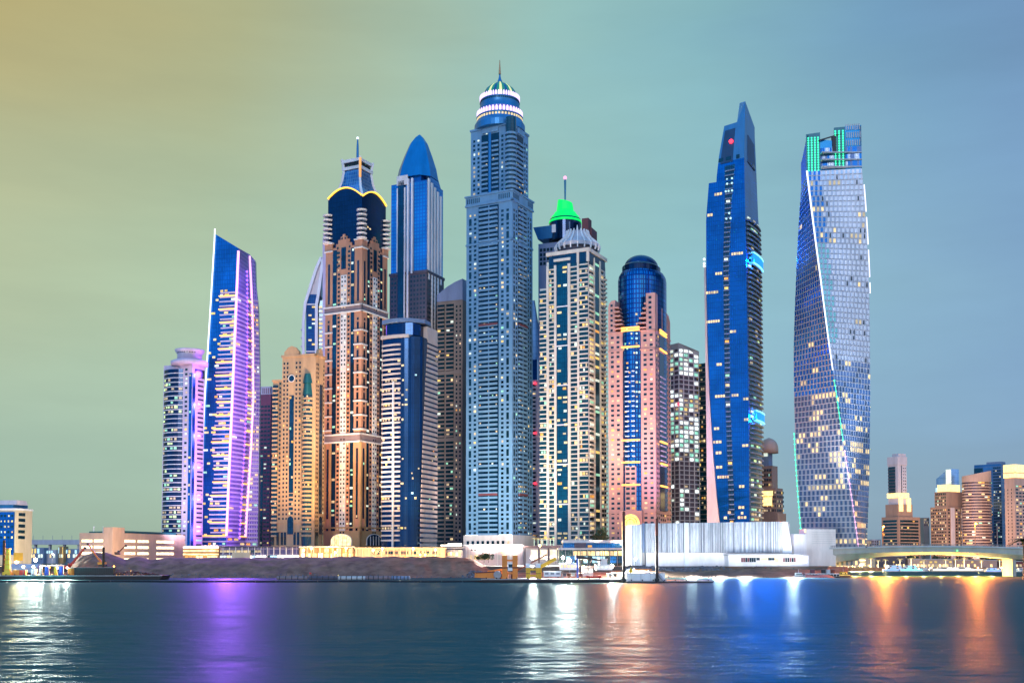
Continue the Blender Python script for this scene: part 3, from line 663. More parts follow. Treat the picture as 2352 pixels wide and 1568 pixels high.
def curved_navy_tower():
    t = Tower('skyscraper', 'navy glass tower with rounded corner, curved white balconies and banded peach side wall', 962, 876, 1004, 830, 20, Yr=1000, seed=41)
    w, d = t.w, t.d; top = t.h(770); fh = 3.72
    r = 9.0; fr = arc((0, 1.5), (w-r, 0), 2.0, 8); cor = [(w-r + r*math.sin(a), r - r*math.cos(a)) for a in [math.pi/2*i/6 for i in range(7)]]
    ring = fr + cor[1:] + [(w, d), (0, d)]
    b = MB(); b.prism(ring, 0, top, 'glass_navy'); part(b, 'glass_wall', t.root)
    nf = int(top/fh)
    k1 = 4; lp = fr[:k1+1]; rp = fr[k1:7]
    t.slabs(lp[:], 18, t.h(880), fh, 1.25, 1.0, 'peach_band'); t.slabs(rp[:], 18, t.h(880), fh, 1.25, 1.0, 'peach_band')
    t.slabs(fr[:7], t.h(880), top-3, fh, 1.3, 1.0, 'peach_band')
    pil = MB(); p = fr[k1]; pil.box(p[0]-.6, p[0]+.6, p[1]-1.6, p[1], 4, t.h(873), 'pale_stone'); part(pil, 'pillar', t.root)
    for f, pr in zip(faces_of(fr), [.09, .09, .09, .09, .12, .12, .12, .10]):
        for k in range(5, nf-1):
            row = random.Random(k*7).random() < .14
            if t.rng.random() < (.75 if row else .035): t.addwin(f, f.len/2, 18+fh*(k-5)+2.45, f.len*.8, 1.7, t.rng.choice(['lit_warm', 'lit_yellow', 'lit_warm', 'lit_dim']), .25)
    for f in faces_of(cor)[1:4]:
        for k in range(4, nf-4):
            if t.rng.random() < .06: t.addwin(f, f.len/2, fh*k+2, f.len*.8, 1.6, t.rng.choice(['lit_warm', 'lit_cool', 'lit_dim']), .2)
    # banded side wall, wider towards the ground
    f = t.right; wl = MB(); nn = nf-2
    for k in range(nn):
        z = 14+fh*k; tt = k/nn; u0 = r*.3 + (d*.62-r*.3)*(tt**1.6)*.75
        if z+2.2 > t.h(745+20*(1-tt)): break
        o = MB(); f.box(o, u0, d, z, z+2.15, .45, 0, 'peach_band'); me = o.mesh('wall_band'); t.balc.append((me, (0, 0, 0), 0, (1, 1, 1), (d-u0)*2*.4))
    emit(t.root, 'balcony', [i for i in t.balc if i[0].name.startswith('balcony')]); emit(t.root, 'wall_band', [i for i in t.balc if i[0].name.startswith('wall_band')]); t.balc = []
    for k in range(4, nf-5):
        if t.rng.random() < .2: t.addwin(f, t.rng.uniform(d*.5, d*.95), 14+fh*k+2.9, 2.4, 1.1, t.rng.choice(LITS), .5)
    o = MB(); f.box(o, d*.42, d*.98, t.h(772), t.h(741), .4, 4, 'peach_band'); part(o, 'roof_wall', t.root)
    # penthouse drum and flying rim
    c = (w*.47, d*.42+6); m = MB(); rr = w*.43
    fl = MB(); fl.prism([(p[0], p[1]-1.4) for p in arc((-1.2, 1.5), (w-r+1, 0), 2.0, 8)] + [(w-r, 6), (-1, 6)], top-1, top+1.4, 'peach_band'); part(fl, 'cornice', t.root)
    ph = MB(); ph.prism([(2, 3)] + arc((3, 2.2), (w-r*.7, 2.2), 2.2, 8) + [(w-3, 9), (w-3, d-3), (2, d-3)], top+1.4, t.h(738), 'glass_navy'); part(ph, 'penthouse', t.root)
    rim = MB(); a = arc((-1, 2), (w-r, -.5), 3, 8) + [(w+.5, r), (w+.5, d*.6), (0, d*.6)]
    rim.prism(a, t.h(737), t.h(728), 'concrete_blue'); part(rim, 'roof_rim', t.root)
    t.finish()

def olive_tower():
    t = Tower('skyscraper', 'dim olive-grey apartment tower in the gap left of the tallest tower, with scattered yellow windows', 1062, 1003, 1105, 985, 22, seed=51)
    w, d = t.w, t.d; top = t.h(688); b = MB(); b.box(0, w, 0, d, 0, top, 'olive_wall'); part(b, 'wall', t.root)
    ro = MB(); pr = [(0, top), (w, top), (w, t.h(640)), (w*.7, t.h(646)), (w*.4, t.h(655)), (.0, t.h(672))]
    ro.hexa([(x, -.4, z) for x, z in pr][::-1], [(x, d, z) for x, z in pr][::-1], 'concrete_blue'); part(ro, 'roof', t.root)
    f = t.front; fh = 3.75
    t.bays(f, w*.02, w*.30, 16, top-3, fh, 1.5, 1.2, 'olive_wall', .10, (4, 5, 3, 4, 3), 2); t.bays(f, w*.36, w*.66, 16, top-3, fh, 1.4, .9, 'olive_wall', .16, (4, 5, 3, 4, 3), 2)
    t.grid(f, w*.70, w*.98, 16, top-4, 2, fh, .42, .5, .13, (4, 4, 4, 4, 2))
    for Y in (858, 1012): o = MB(); f.box(o, 0, w, t.h(Y), t.h(Y-8), .8, 0, 'olive_wall'); part(o, 'mechanical_floor', t.root)
    t.finish()

def tallest_tower():
    t = Tower('skyscraper', 'tallest blue-grey tower with lit ring galleries, striped dome and needle spire', 1176.5, 1070.5, 1223.5, 900, 28, seed=61)
    w, d = t.w, t.d; fh = 3.74; z1 = t.h(458); z2 = t.h(278)
    b = MB(); b.box(0, w, 0, d, 0, z1, 'princess_wall'); i1 = 2.6; b.box(i1, w-i1, i1, d-i1, z1+.01, z2, 'princess_wall'); part(b, 'wall', t.root)
    rows = [((t.front, t.right), 24, z1-2, 0.), ((Face((i1, i1), (w-i1, i1)), Face((w-i1, i1), (w-i1, d-i1))), z1+9, z2-6, i1)]
    for (ff, fr), za, zb, ins in rows:
        up = ins > 0
        for f in (ff, fr):
            L = f.len; right = f is fr
            a, bb = (.27, .71) if not right else (.27, .70)
            # recessed balcony bay
            o = MB(); f.box(o, L*a, L*bb, za, zb, .1, 0, 'bay_dark'); part(o, 'glass_bay', t.root)
            if up:
                for q0, q1 in ((a+.01, a+.17), (bb-.17, bb-.01)) if not right else ((a, bb),):
                    t.slabs([f.at(L*q0, .05, 0)[:2], f.at(L*q1, .05, 0)[:2]], za, zb-4, fh, 1.5, 1.2, 'princess_wall')
                if not right:
                    o = MB(); f.box(o, L*.46, L*.52, za, zb+3, .9, 0, 'roof_blue'); part(o, 'glass_strip', t.root)
            else:
                t.slabs([f.at(L*(a+.02), .05, 0)[:2], f.at(L*(bb-.02), .05, 0)[:2]], za, zb, fh, 1.75, 1.3, 'princess_wall')
                o = MB(); f.box(o, L*.49, L*.51, za, zb, .8, 0, 'princess_wall'); part(o, 'pier', t.root)
            nf = int(round((zb-za)/fh)); n = 5
            lits = {}
            for k in range(nf):
                pk = .07 if not right else .05
                if t.rng.random() < .10: pk = .5
                for i in range(n):
                    if t.rng.random() < pk: t.addwin(f, L*(a+(bb-a)*(i+.5)/n), za+fh*k+2.7, 1.6, 1.5, t.lit(1, (4, 3, 4, 5, 1)), .25)
            # piers with two window columns: short and long alternating
            for u0, u1 in ((.03, .26), (.73, .97)):
                for i, wf in enumerate((.25, .72)):
                    u = L*(u0+(u1-u0)*wf); k = 0
                    while k < nf-1:
                        long = (i == (0 if u0 < .5 else 1)) and k % 4 == 1 and not up
                        hh = 2 if long else 1
                        t.addwin(f, u, za+fh*(k+hh/2), L*.052, fh*(hh-.48), t.lit(.0 if long else (.20 if not right else .10), (4, 3, 5, 4, 0)), .1); k += hh
    for zc, hh, out in ((z1, 8.6, 1.0), (t.h(549), 1.6, .6)):
        t.band([t.front, t.right], zc-.6, zc+.8, out, 'princess_wall')
        if hh > 2:
            m = MB(); m.box(-.5, w+.5, -.5, d+.5, zc+.8, zc+hh*.85, 'princess_wall'); m.box(-1.3, w+1.3, -1.3, d+1.3, zc+hh*.85, zc+hh, 'princess_wall'); g = part(m, 'gallery', t.root)
            for f in (t.front, t.right):
                for k in range(int(f.len/1.9)):
                    if .29 < k*1.9/f.len < .69: continue
                    o = MB(); f.box(o, k*1.9+.6, k*1.9+1.5, zc+2, zc+6, .6, .0, 'win_dark'); part(o, 'opening', g)
    for Y in (742, 1136):
        for f in (t.front, t.right): o = MB(); f.box(o, f.len*.29, f.len*.69, t.h(Y), t.h(Y-5), 1.5, 0, 'maroon'); part(o, 'plant_louvre', t.root)
    # roof gables
    for f in rows[1][0]:
        L = f.len; m = MB(); zz = z2
        pr = [(L*.3, zz-5), (L*.70, zz-5), (L*.70, zz-1), (L*.60, zz), (L*.50, zz+4.5), (L*.40, zz), (L*.3, zz-1)]
        m.hexa([f.at(u, 1.2, z) for u, z in pr][::-1], [f.at(u, -1, z) for u, z in pr][::-1], 'princess_wall'); part(m, 'gable', t.root)
        o = MB(); f.box(o, -.6, L+.6, zz-1.2, zz+.4, .8, 1, 'princess_wall'); part(o, 'cornice', t.root)
    cc = MB(); 
    m = MB(); c = (w/2, d/2); DD = t.d*.5*t.c + t.w*.5*t.s
    k = (900+DD)/F*.2462; zz = lambda y: t.h((140+y/3.732)*.91875, DD)
    # corner bay with round balconies
    bb = MB(); q = (w-i1, i1)
    bb.lathe([(4.4, z1+9), (4.4, z2+4)], 'win_band', q, 12); part(bb, 'round_bay', t.root)
    mb = MB(); mb.lathe([(5.0, 0), (5.1, 1.7), (4.3, 1.75)], 'princess_wall', q, 14); me = mb.mesh('balcony')
    for j in range(int((z2-z1-14)/fh)): t.balc.append((me, (0, 0, z1+10+fh*j), 0, (1, 1, 1), 14))
    mm = MB(); mm.lathe([(240*k, zz(720)), (240*k, zz(665)), (224*k, zz(640)), (218*k, zz(622))], 'roof_blue', c, 40); part(mm, 'drum', t.root)
    mm = MB(); mm.lathe([(212*k, zz(632)), (213*k, zz(598))], 'roof_blue', c, 40); dr = part(mm, 'drum', t.root)
    def ringlights(r, z0, z1_, n, fill, mat, name, par, pointed=False):
        mb = MB(); wd = 2*math.pi*r/n*fill
        if pointed: pr = [(-wd/2, 0), (wd/2, 0), (wd/2, .62), (wd*.3, .85), (0, 1), (-wd*.3, .85), (-wd/2, .62)]
        else: pr = [(-wd/2, 0), (wd/2, 0), (wd/2, 1), (-wd/2, 1)]
        mb.hexa([(x, -.35, z*(z1_-z0)) for x, z in pr][::-1], [(x, .3, z*(z1_-z0)) for x, z in pr][::-1], mat); me = mb.mesh(name)
        for j in range(n):
            a = 2*math.pi*j/n - math.pi/2 + .05
            o = bpy.data.objects.new(name, me); C.objects.link(o); o.parent = par; o.location = (c[0]+r*math.cos(a), c[1]+r*math.sin(a), z0); o.rotation_euler = (0, 0, a+math.pi/2)
    ringlights(214*k, zz(626), zz(602), 44, .55, 'lit_warm', 'window', dr)
    mm = MB(); mm.lathe([(206*k, zz(612)), (218*k, zz(598)), (222*k, zz(588)), (210*k, zz(584)), (196*k, zz(535)), (200*k, zz(528)), (192*k, zz(515)), (184*k, zz(446)), (189*k, zz(440)), (187*k, zz(430))], 'roof_blue', c, 48); ga = part(mm, 'ring_gallery', t.root, True)
    ringlights(215*k, zz(588), zz(536), 40, .68, 'crown_pink', 'lit_arch', ga, True)
    mm = MB(); mm.lathe([(206*k, zz(590)), (207*k, zz(540)), (203*k, zz(530))], 'crown_violet', c, 48); part(mm, 'ring_gallery', t.root)
    ringlights(187*k, zz(432), zz(388), 48, .62, 'crown_pink', 'lit_arch', ga, True)
    ringlights(186*k, zz(456), zz(443), 60, .5, 'win_dark', 'window', ga)
    # dome in gold and green gores
    n = 40; prof = [(182*k, zz(432)), (178*k, zz(400)), (162*k, zz(362)), (135*k, zz(322)), (98*k, zz(290)), (58*k, zz(266)), (26*k, zz(246))]
    mm = MB(); gold = MB()
    for j in range(n):
        a0, a1 = 2*math.pi*j/n, 2*math.pi*(j+1)/n; mt = ('dome_green', 'dome_gold', 'dome_green', 'dome_blue')[j % 4]
        for (r0, q0), (r1, q1) in zip(prof, prof[1:]):
            mm.quad([(c[0]+r0*math.cos(a0), c[1]+r0*math.sin(a0), q0), (c[0]+r0*math.cos(a1), c[1]+r0*math.sin(a1), q0), (c[0]+r1*math.cos(a1), c[1]+r1*math.sin(a1), q1), (c[0]+r1*math.cos(a0), c[1]+r1*math.sin(a0), q1)], mt)
    do = part(mm, 'dome', t.root)
    mm = MB(); mm.lathe([(40*k, zz(258)), (24*k, zz(240)), (13*k, zz(215)), (8*k, zz(190)), (7*k, zz(172))], 'roof_blue', c, 14); so = part(mm, 'spire', t.root, True)
    mm = MB(); mm.lathe([(12*k, zz(172)), (11*k, zz(160)), (6*k, zz(90)), (3*k, zz(40))], 'spire_orange', c, 10); part(mm, 'finial', so)
    # base: bright light boxes
    for f, us in ((t.front, ((0., .26), (.73, 1.))),):
        for u0, u1 in us: o = MB(); f.box(o, f.len*u0, f.len*u1, t.h(1234), t.h(1227), 1.0, 0, 'lamp_panel'); part(o, 'light_box', t.root)
    bz = MB(); bz.box(-1.5, w+1.5, -1.5, d+1.5, 0, t.h(1227)-.3, 'pale_stone'); part(bz, 'podium', t.root)
    bf = Face((-1.5, -1.5), (w+1.5, -1.5)); t.grid(bf, 2, bf.len-2, 10, t.h(1238), 9, 5, .5, .55, .15)
    # red aircraft lights are on the neighbour
    t.finish()

def white_sliver():
    t = Tower('skyscraper', 'narrow white balcony tower with red beacons squeezed beside the tallest tower', 1241, 1214, 1252, 985, 12, seed=71)
    top = t.h(872); b = MB(); b.box(0, t.w, 0, t.d, 0, top, 'white_wall'); part(b, 'wall', t.root)
    t.grid(t.front, t.fu(1222), t.fu(1232), 16, top-3, 1, 3.7, .72, .42, .05, (3, 3, 1, 0, 2))
    o = MB(); o.box(t.fu(1221), t.fu(1233), 2, t.d, top, t.h(824), 'glass_blue'); part(o, 'glass_wall', t.root)
    for Y in (880, 994, 1110):
        o = MB(); o.sphere((t.fu(1229), -.8, t.h(Y)), .95, 'red_beacon'); part(o, 'beacon', t.root)
    t.finish()
    D = 1040; org = P(1232, 1282, D); r = empty('skyscraper', (org.x, D, GZ), 0, 'pale blue glass fin of a sail tower in the gap right of the tallest tower', 'skyscraper')
    mb = MB(); poly = [(1220, 1240), (1244, 1240), (1244, 800), (1238, 765), (1232, 728), (1226, 690), (1220, 690)]
    pp = [P(X, Y, D) for X, Y in poly]; mb.hexa([(p.x-org.x, 0, p.z-GZ) for p in pp][::-1], [(p.x-org.x, 18, p.z-GZ) for p in pp][::-1], 'glass_pale'); part(mb, 'glass_wall', r)
    mb = MB()
    for a, b2 in zip(pp[1:5], pp[2:6]): mb.bar((a.x-org.x+.4, -.3, a.z-GZ), (b2.x-org.x+.4, -.3, b2.z-GZ), .9, .9, 'concrete_blue')
    part(mb, 'edge_fin', r)

def green_cap_tower():
    t = Tower('skyscraper', 'blue tower with glowing green cap and mast rising behind the cream balcony tower', 1350, 1237, 1368, 965, 22, seed=81)
    w, d = t.w, t.d; top = t.h(548); b = MB(); b.box(0, w, 0, d, 0, top, 'concrete_blue'); part(b, 'wall', t.root)
    t.grid(t.front, 1, w*.45, t.h(600), top-4, 6, 3.8, .7, .7, .04)
    zz = lambda y: t.h((430+y/4.236)*.91875, 24); k = 989/F*.91875/4.236; c = (w*.47, d*.5)
    m = MB(); x0 = -.2; m.hexa([(x0, -.5, zz(740)), (w*.30, -.5, zz(740)), (w*.30, d*.8, zz(740)), (x0, d*.8, zz(740))], [(x0-4, -2, zz(612)), (w*.34, -2, zz(612)), (w*.34, d*.8, zz(612)), (x0-4, d*.8, zz(612))], 'roof_blue'); part(m, 'roof_block', t.root)
    m = MB(); m.box(w*.30, w*.39, -2.6, 6, zz(690), zz(608), 'white_wall'); part(m, 'stair_box', t.root)
    m = MB(); m.box(w*.40, w*.66, -1, 6, zz(700), zz(592), 'concrete_blue'); so = part(m, 'screen_wall', t.root)
    for j in range(5): o = MB(); o.box(w*(.415+j*.048), w*(.415+j*.048)+w*.03, -1.3, -.9, zz(660), zz(605), 'win_dark'); part(o, 'opening', so)
    m = MB(); m.lathe([(172*k, zz(760)), (172*k, zz(560)), (165*k, zz(525))], 'glass_deep', c, 36); part(m, 'drum', t.root)
    m = MB(); m.lathe([(176*k, zz(565)), (172*k, zz(545)), (154*k, zz(515)), (150*k, zz(500)), (122*k, zz(468)), (112*k, zz(450))], 'green_cap', c, 36); part(m, 'dome', t.root, True)
    m = MB(); n = 24
    def sl(r, z, tilt): return [(c[0]+r*math.cos(a)*1.0, c[1]+r*math.sin(a), z - tilt*(math.cos(a)+1)*.5) for a in [2*math.pi*i/n for i in range(n)]]
    m.loft([sl(112*k, zz(475), 0), sl(92*k, zz(430), 0), sl(78*k, zz(312), zz(310)-zz(350))], 'green_cap'); cap = part(m, 'lit_cap', t.root)
    m = MB(); m.lathe([(9*k, zz(330)), (11*k, zz(200)), (13*k, zz(110)), (6*k, zz(95))], 'mast_teal', (c[0], c[1]), 8); mo = part(m, 'spire', t.root)
    m = MB(); m.sphere((c[0], c[1], zz(80)), 1.7, 'beacon_pink'); part(m, 'beacon', mo)
    m = MB(); m.box(w*.88, w+.5, 2, d*.5, zz(760), zz(565), 'maroon'); m.box(w*.96, w+2, d*.3, d, zz(780), zz(650), 'maroon'); part(m, 'plant_room', t.root)
    t.finish()

def cream_tower():
    t = Tower('skyscraper', 'cream balcony tower with spiked ribbed cone crown, before the green-capped tower', 1352, 1240, 1392, 880, 27, seed=91)
    w, d = t.w, t.d; fh = 3.62; top = t.h(590); z0 = 16
    zc = lambda x: (x-130)/(640-130)*w
    b = MB(); b.box(zc(205), w, 0, d, 0, top, 'cream_wall'); b.box(0, zc(205), .6, d, 0, t.h(650), 'cream_wall'); part(b, 'wall', t.root)
    f = t.front; pal = (6, 5, 4, 4, 1)
    for a, e, n, p, zt in ((132, 207, 2, .26, t.h(655)), (230, 288, 2, .24, t.h(600)), (458, 530, 2, .22, t.h(600)), (547, 639, 3, .26, t.h(597))):
        t.bays(f, zc(a), zc(e), z0, zt, fh, .85, 1.1, 'cream_wall', p, pal, n, 'win_teal')
    t.strip(f, zc(312), zc(430), z0, t.h(592), 'glass_teal', .5, .30, fh, 2, (8, 5, 4, 2, 2))
    for a, e in ((207, 230), (288, 311), (431, 458), (530, 547)):
        o = MB(); f.box(o, zc(a), zc(e), 6, t.h(600 if a != 205 else 575), 1.1, 0, 'cream_wall'); part(o, 'pier', t.root)
    for q in (1, 2, 3, 4, 5, 6): o = MB(); f.box(o, zc(312), zc(430), z0+q*32, z0+q*32+.9, 1.0, 0, 'white_wall'); part(o, 'string_course', t.root)
    f = t.right; rr = lambda x: (x-640)/(808-640)*d
    t.bays(f, rr(648), rr(688), z0, t.h(600), fh, 1.15, 1.3, 'cream_wall', .34, pal, 1)
    t.strip(f, rr(694), rr(742), z0, t.h(592), 'glass_teal', .5, .22, fh, 1, (5, 3, 4, 6, 1))
    t.bays(f, rr(752), rr(785), z0, t.h(596), fh, 1.15, 1.3, 'cream_wall', .3, pal, 1); t.bays(f, rr(790), d, z0, t.h(612), fh, 1.15, 1.6, 'cream_wall', .3, pal, 1)
    for a, e in ((688, 694), (742, 752)): o = MB(); f.box(o, rr(a), rr(e), 6, t.h(585), 1.1, 0, 'cream_wall'); part(o, 'pier', t.root)
    # frame round the top glazing
    o = MB(); t.front.box(o, zc(232), zc(630), t.h(600), t.h(577), .5, 0, 'win_strip'); t.right.box(o, 1, d-2, t.h(600), t.h(577), .5, 0, 'win_strip'); part(o, 'roof_glazing', t.root)
    o = MB(); t.front.box(o, zc(205), w+1.2, t.h(577), t.h(569), 1.4, 2, 'cream_wall'); t.right.box(o, 0, d+.6, t.h(577), t.h(569), 1.4, 2, 'cream_wall'); t.front.box(o, zc(527), zc(550), t.h(600), t.h(577), 1.2, 0, 'cream_wall'); t.front.box(o, zc(628), w+1.2, t.h(600), t.h(577), 1.2, 0, 'cream_wall'); part(o, 'parapet', t.root)
    o = MB(); t.front.box(o, zc(285), zc(460), t.h(592), t.h(586), 1.3, 0, 'cream_wall'); part(o, 'cornice', t.root)
    # ribbed cone
    zz = lambda y: t.h((430+y/4.236)*.91875, 20); k = 900/F*.91875/4.236; c = (w*.60, d*.5)
    m = MB(); m.lathe([(205*k, zz(880)), (205*k, zz(800))], 'dusk_brown', c, 28); part(m, 'drum', t.root)
    m = MB(); m.lathe([(238*k, zz(808)), (238*k, zz(770)), (205*k, zz(752)), (150*k, zz(705)), (118*k, zz(655)), (108*k, zz(628)), (60*k, zz(625))], 'concrete_lilac', c, 28); co = part(m, 'cone_roof', t.root)
    for j in range(20):
        a = 2*math.pi*j/20+.1; m = MB(); pr = None
        for r, z in ((232, 840), (244, 785), (208, 742), (155, 696), (122, 648), (118, 615)):
            p = (c[0]+r*k*math.cos(a), c[1]+r*k*math.sin(a), zz(z))
            if pr: m.bar(pr, p, .9, 1.2, 'white_wall')
            pr = p
        part(m, 'rib', co)
    m = MB(); m.lathe([(14*k, zz(640)), (8*k, zz(590)), (3*k, zz(565))], 'white_wall', (c[0]+2, c[1]-5), 8); part(m, 'spire', t.root)
    m = MB(); m.sphere((c[0]-238*k*.8, c[1]-238*k*.55, zz(790)), 1.0, 'lit_warm'); part(m, 'beacon', t.root)
    t.finish()

def pink_tower():
    t = Tower('skyscraper', 'pink stone tower with blue glass barrel top, dark dome and orange-lit floor bands', 1506, 1398, 1541, 850, 22, seed=101)
    w, d = t.w, t.d; fh = 3.78; zs = t.h(757); zf = lambda y: t.h((620+y/4.125)*.91875)
    X = lambda x: (x-88)/(565-88)*w
    zg_ = lambda y: t.h((620+y/4.125)*.91875, 30)
    c = (w*.52, d*.62)
    # main stone wings
    bl = MB(); bl.box(0, X(235), 0, d, 0, zs, 'pink_wall'); bl.box(X(420), w, 0, d, 0, zs, 'pink_wall'); bl.box(X(235), X(420), 3, d, 0, zs-4, 'pink_wall'); part(bl, 'wall', t.root)
    pr = [(0, zs), (X(160), zs), (X(160), zf(498)), (X(120), zf(505)), (X(97), zf(535)), (0, zf(570))]
    m = MB(); m.hexa([(x, 0, z) for x, z in pr][::-1], [(x, d*.8, z) for x, z in pr][::-1], 'pink_wall'); part(m, 'shoulder', t.root)
    m = MB(); m.box(X(475), w+.1, -.2, 8, zs, zf(458), 'pink_wall'); part(m, 'pillar', t.root)
    pr = [(d*.45, zs), (d, zs), (d, zf(640)), (d*.9, zf(585)), (d*.7, zf(560)), (d*.45, zf(560))]
    m = MB(); m.hexa([(w, y, z) for y, z in pr], [(w-8, y, z) for y, z in pr], 'pink_wall'); part(m, 'shoulder', t.root)
    # barrel
    rx = w*.535; ry = d*.56; zb = zf(330)
    m = MB(); m.lathe([(1, t.h(1170)), (1, zg_(345)), (.975, zg_(305)), (.90, zg_(270)), (.80, zg_(258))], 'glass_barrel', c, 40, True, rx*.93, ry); part(m, 'glass_barrel', t.root)
    m = MB(); m.lathe([(.78, zg_(275)), (.78, zg_(200)), (.70, zg_(182))], 'glass_deep', (c[0]-.02*w, c[1]), 40, True, rx*.95, ry); part(m, 'drum', t.root)
    m = MB(); r = rx*.66; m.lathe([(r*math.cos(a), zg_(190)+(zg_(68)-zg_(190))*math.sin(a)) for a in [math.pi/2*i/10 for i in range(10)]]+[(.3, zg_(66))], 'dome_dark', (c[0]-.02*w, c[1]), 40, True, 1, ry/rx); part(m, 'dome', t.root, True)
    m = MB(); m.box(c[0]-1.2, c[0]-.6, c[1]-.3, c[1]+.3, zg_(68), zg_(54), 'grey_metal'); part(m, 'finial', t.root)
    # front glass bay between the wings
    pts = arc((X(238), 0), (X(418), 0), 3.4, 8); m = MB(); m.prism(pts + [(X(418), 3), (X(238), 3)], t.h(1172), zs+2, 'glass_barrel'); part(m, 'glass_bay', t.root)
    t.slabs([(X(268), -2.6), (X(365), -2.9)], t.h(1070), t.h(840), fh, .8, .5, 'white_wall', 'balcony')
    emit(t.root, 'balcony', t.balc); t.balc = []
    pw = MB(); pw.box(X(272), X(378), -4.2, -2, t.h(1172), t.h(1070), 'pink_wall'); part(pw, 'bay_wall', t.root)
    t.grid(Face((X(272), -4.2), (X(378), -4.2)), 0, X(378)-X(272), t.h(1172), t.h(1070), 2, fh, .7, .5, .22, (5, 3, 2, 1, 2))
    fs = faces_of(pts)
    for i, f in enumerate(fs):
        for k in range(30):
            pr_ = .45 if i == 6 else .07
            if t.rng.random() < pr_: t.addwin(f, f.len/2, t.h(1050)+fh*k+2, f.len*.85, 1.6, 'lit_cool' if i == 6 else t.rng.choice(LITS), .2)
    # stepped shelves beside the barrel
    for k in range(6):
        for x0, x1, sgn in ((150, 200+k*10, 0), (470-k*17-10, 480, 1)):
            m = MB(); z = zf(590+k*44 if sgn == 0 else 570+k*50); m.box(X(x0), X(x1), -1.6, 8, z, z+1.1, 'pink_wall'); part(m, 'terrace', t.root)
    # windows on the wings
    pal = (6, 5, 1, 0, 4)
    t.grid(t.front, X(100), X(218), t.h(1240), zs-2, 2, fh, .50, .45, .30, pal); t.grid(t.front, X(432), w-X(95)*1.2, t.h(1240), zs-2, 2, fh, .50, .45, .26, pal)
    t.grid(t.front, X(102), X(145), zs, zf(530), 1, fh, .55, .45, .1); t.grid(Face((X(475), -.2), (w, -.2)), 1, X(545)-X(475), zs, zf(480), 1, fh, .5, .5, 0)
    f = t.right; rr = lambda x: (x-565)/(705-565)*d
    t.strip(f, rr(600), rr(655), t.h(1172), zs+4, 'glass_navy', .4)
    for k in range(28):
        z = t.h(1170)+k*fh*1.02
        if k > 8: o = MB(); f.box(o, rr(604), rr(650), z, z+.8, 1.0, 0, 'lavender_wall'); part(o, 'balcony', t.root)
    t.grid(f, rr(570), rr(598), t.h(1240), zs-2, 2, fh, .42, .48, .04, pal); t.grid(f, rr(660), d-.4, t.h(1240), zs-2, 2, fh, .42, .48, .04, pal)
    t.grid(f, rr(600), rr(655), t.h(1240), t.h(1176), 3, fh, .4, .48, .04, pal)
    # orange light bands
    for Y in (752, 758, 796, 1011, 1062, 1114, 1166-0):
        if Y in (1166,): continue
        o = MB(); o.box(X(236), X(420), -4.6, -3.3, t.h(Y), t.h(Y)+1.2, 'led_orange'); part(o, 'light_strip', t.root)
        o = MB(); f.box(o, rr(600), rr(660), t.h(Y)-.2, t.h(Y)+1.0, 1.3, 0, 'led_orange'); part(o, 'light_strip', t.root)
    # floor cornices
    for Y in (757, 800, 1176): t.band([t.front, t.right], t.h(Y)-.5, t.h(Y)+.5, .5, 'pink_wall')
    # entrance arch
    u = X(330); z0 = t.h(1258); R_ = (t.fu(1480)-t.fu(1440))/2; ht = t.h(1180)-z0-R_; n = 16
    def ap(s): return [(u-R_*s, z0), (u+R_*s, z0)] + [(u+R_*s*math.cos(a), z0+ht+R_*s*math.sin(a)) for a in [math.pi*i/n for i in range(n+1)]]
    wl = MB(); wl.box(X(210), X(440), -5.2, 0, 0, t.h(1172), 'pink_wall'); part(wl, 'gate_wall', t.root)
    m = MB(); m.hexa([(x, -6.0, z) for x, z in ap(1.14)][::-1], [(x, -4.9, z) for x, z in ap(1.14)][::-1], 'pink_wall'); ao = part(m, 'arch', t.root)
    m = MB(); m.hexa([(x, -6.3, z) for x, z in ap(1.0)][::-1], [(x, -5.5, z) for x, z in ap(1.0)][::-1], 'arch_glow'); part(m, 'pane', ao)
    m = MB()
    for s in (.45, .72):
        q = ap(s)[2:]
        for a, b2 in zip(q, q[1:]): m.bar((a[0], -6.5, a[1]), (b2[0], -6.5, b2[1]), .5, .5, 'ochre_wall')
    part(m, 'tracery', ao); streak_spot(t.root, (u, -9, t.h(1100)), 4.5e5*SP, (1, .20, .03), 3); streak_spot(t.root, (u+4, -9, t.h(1010)), 3.8e5*SP, (1, .24, .05), 3)  # added orange spots off the facade, for streaks on the water
    t.finish()

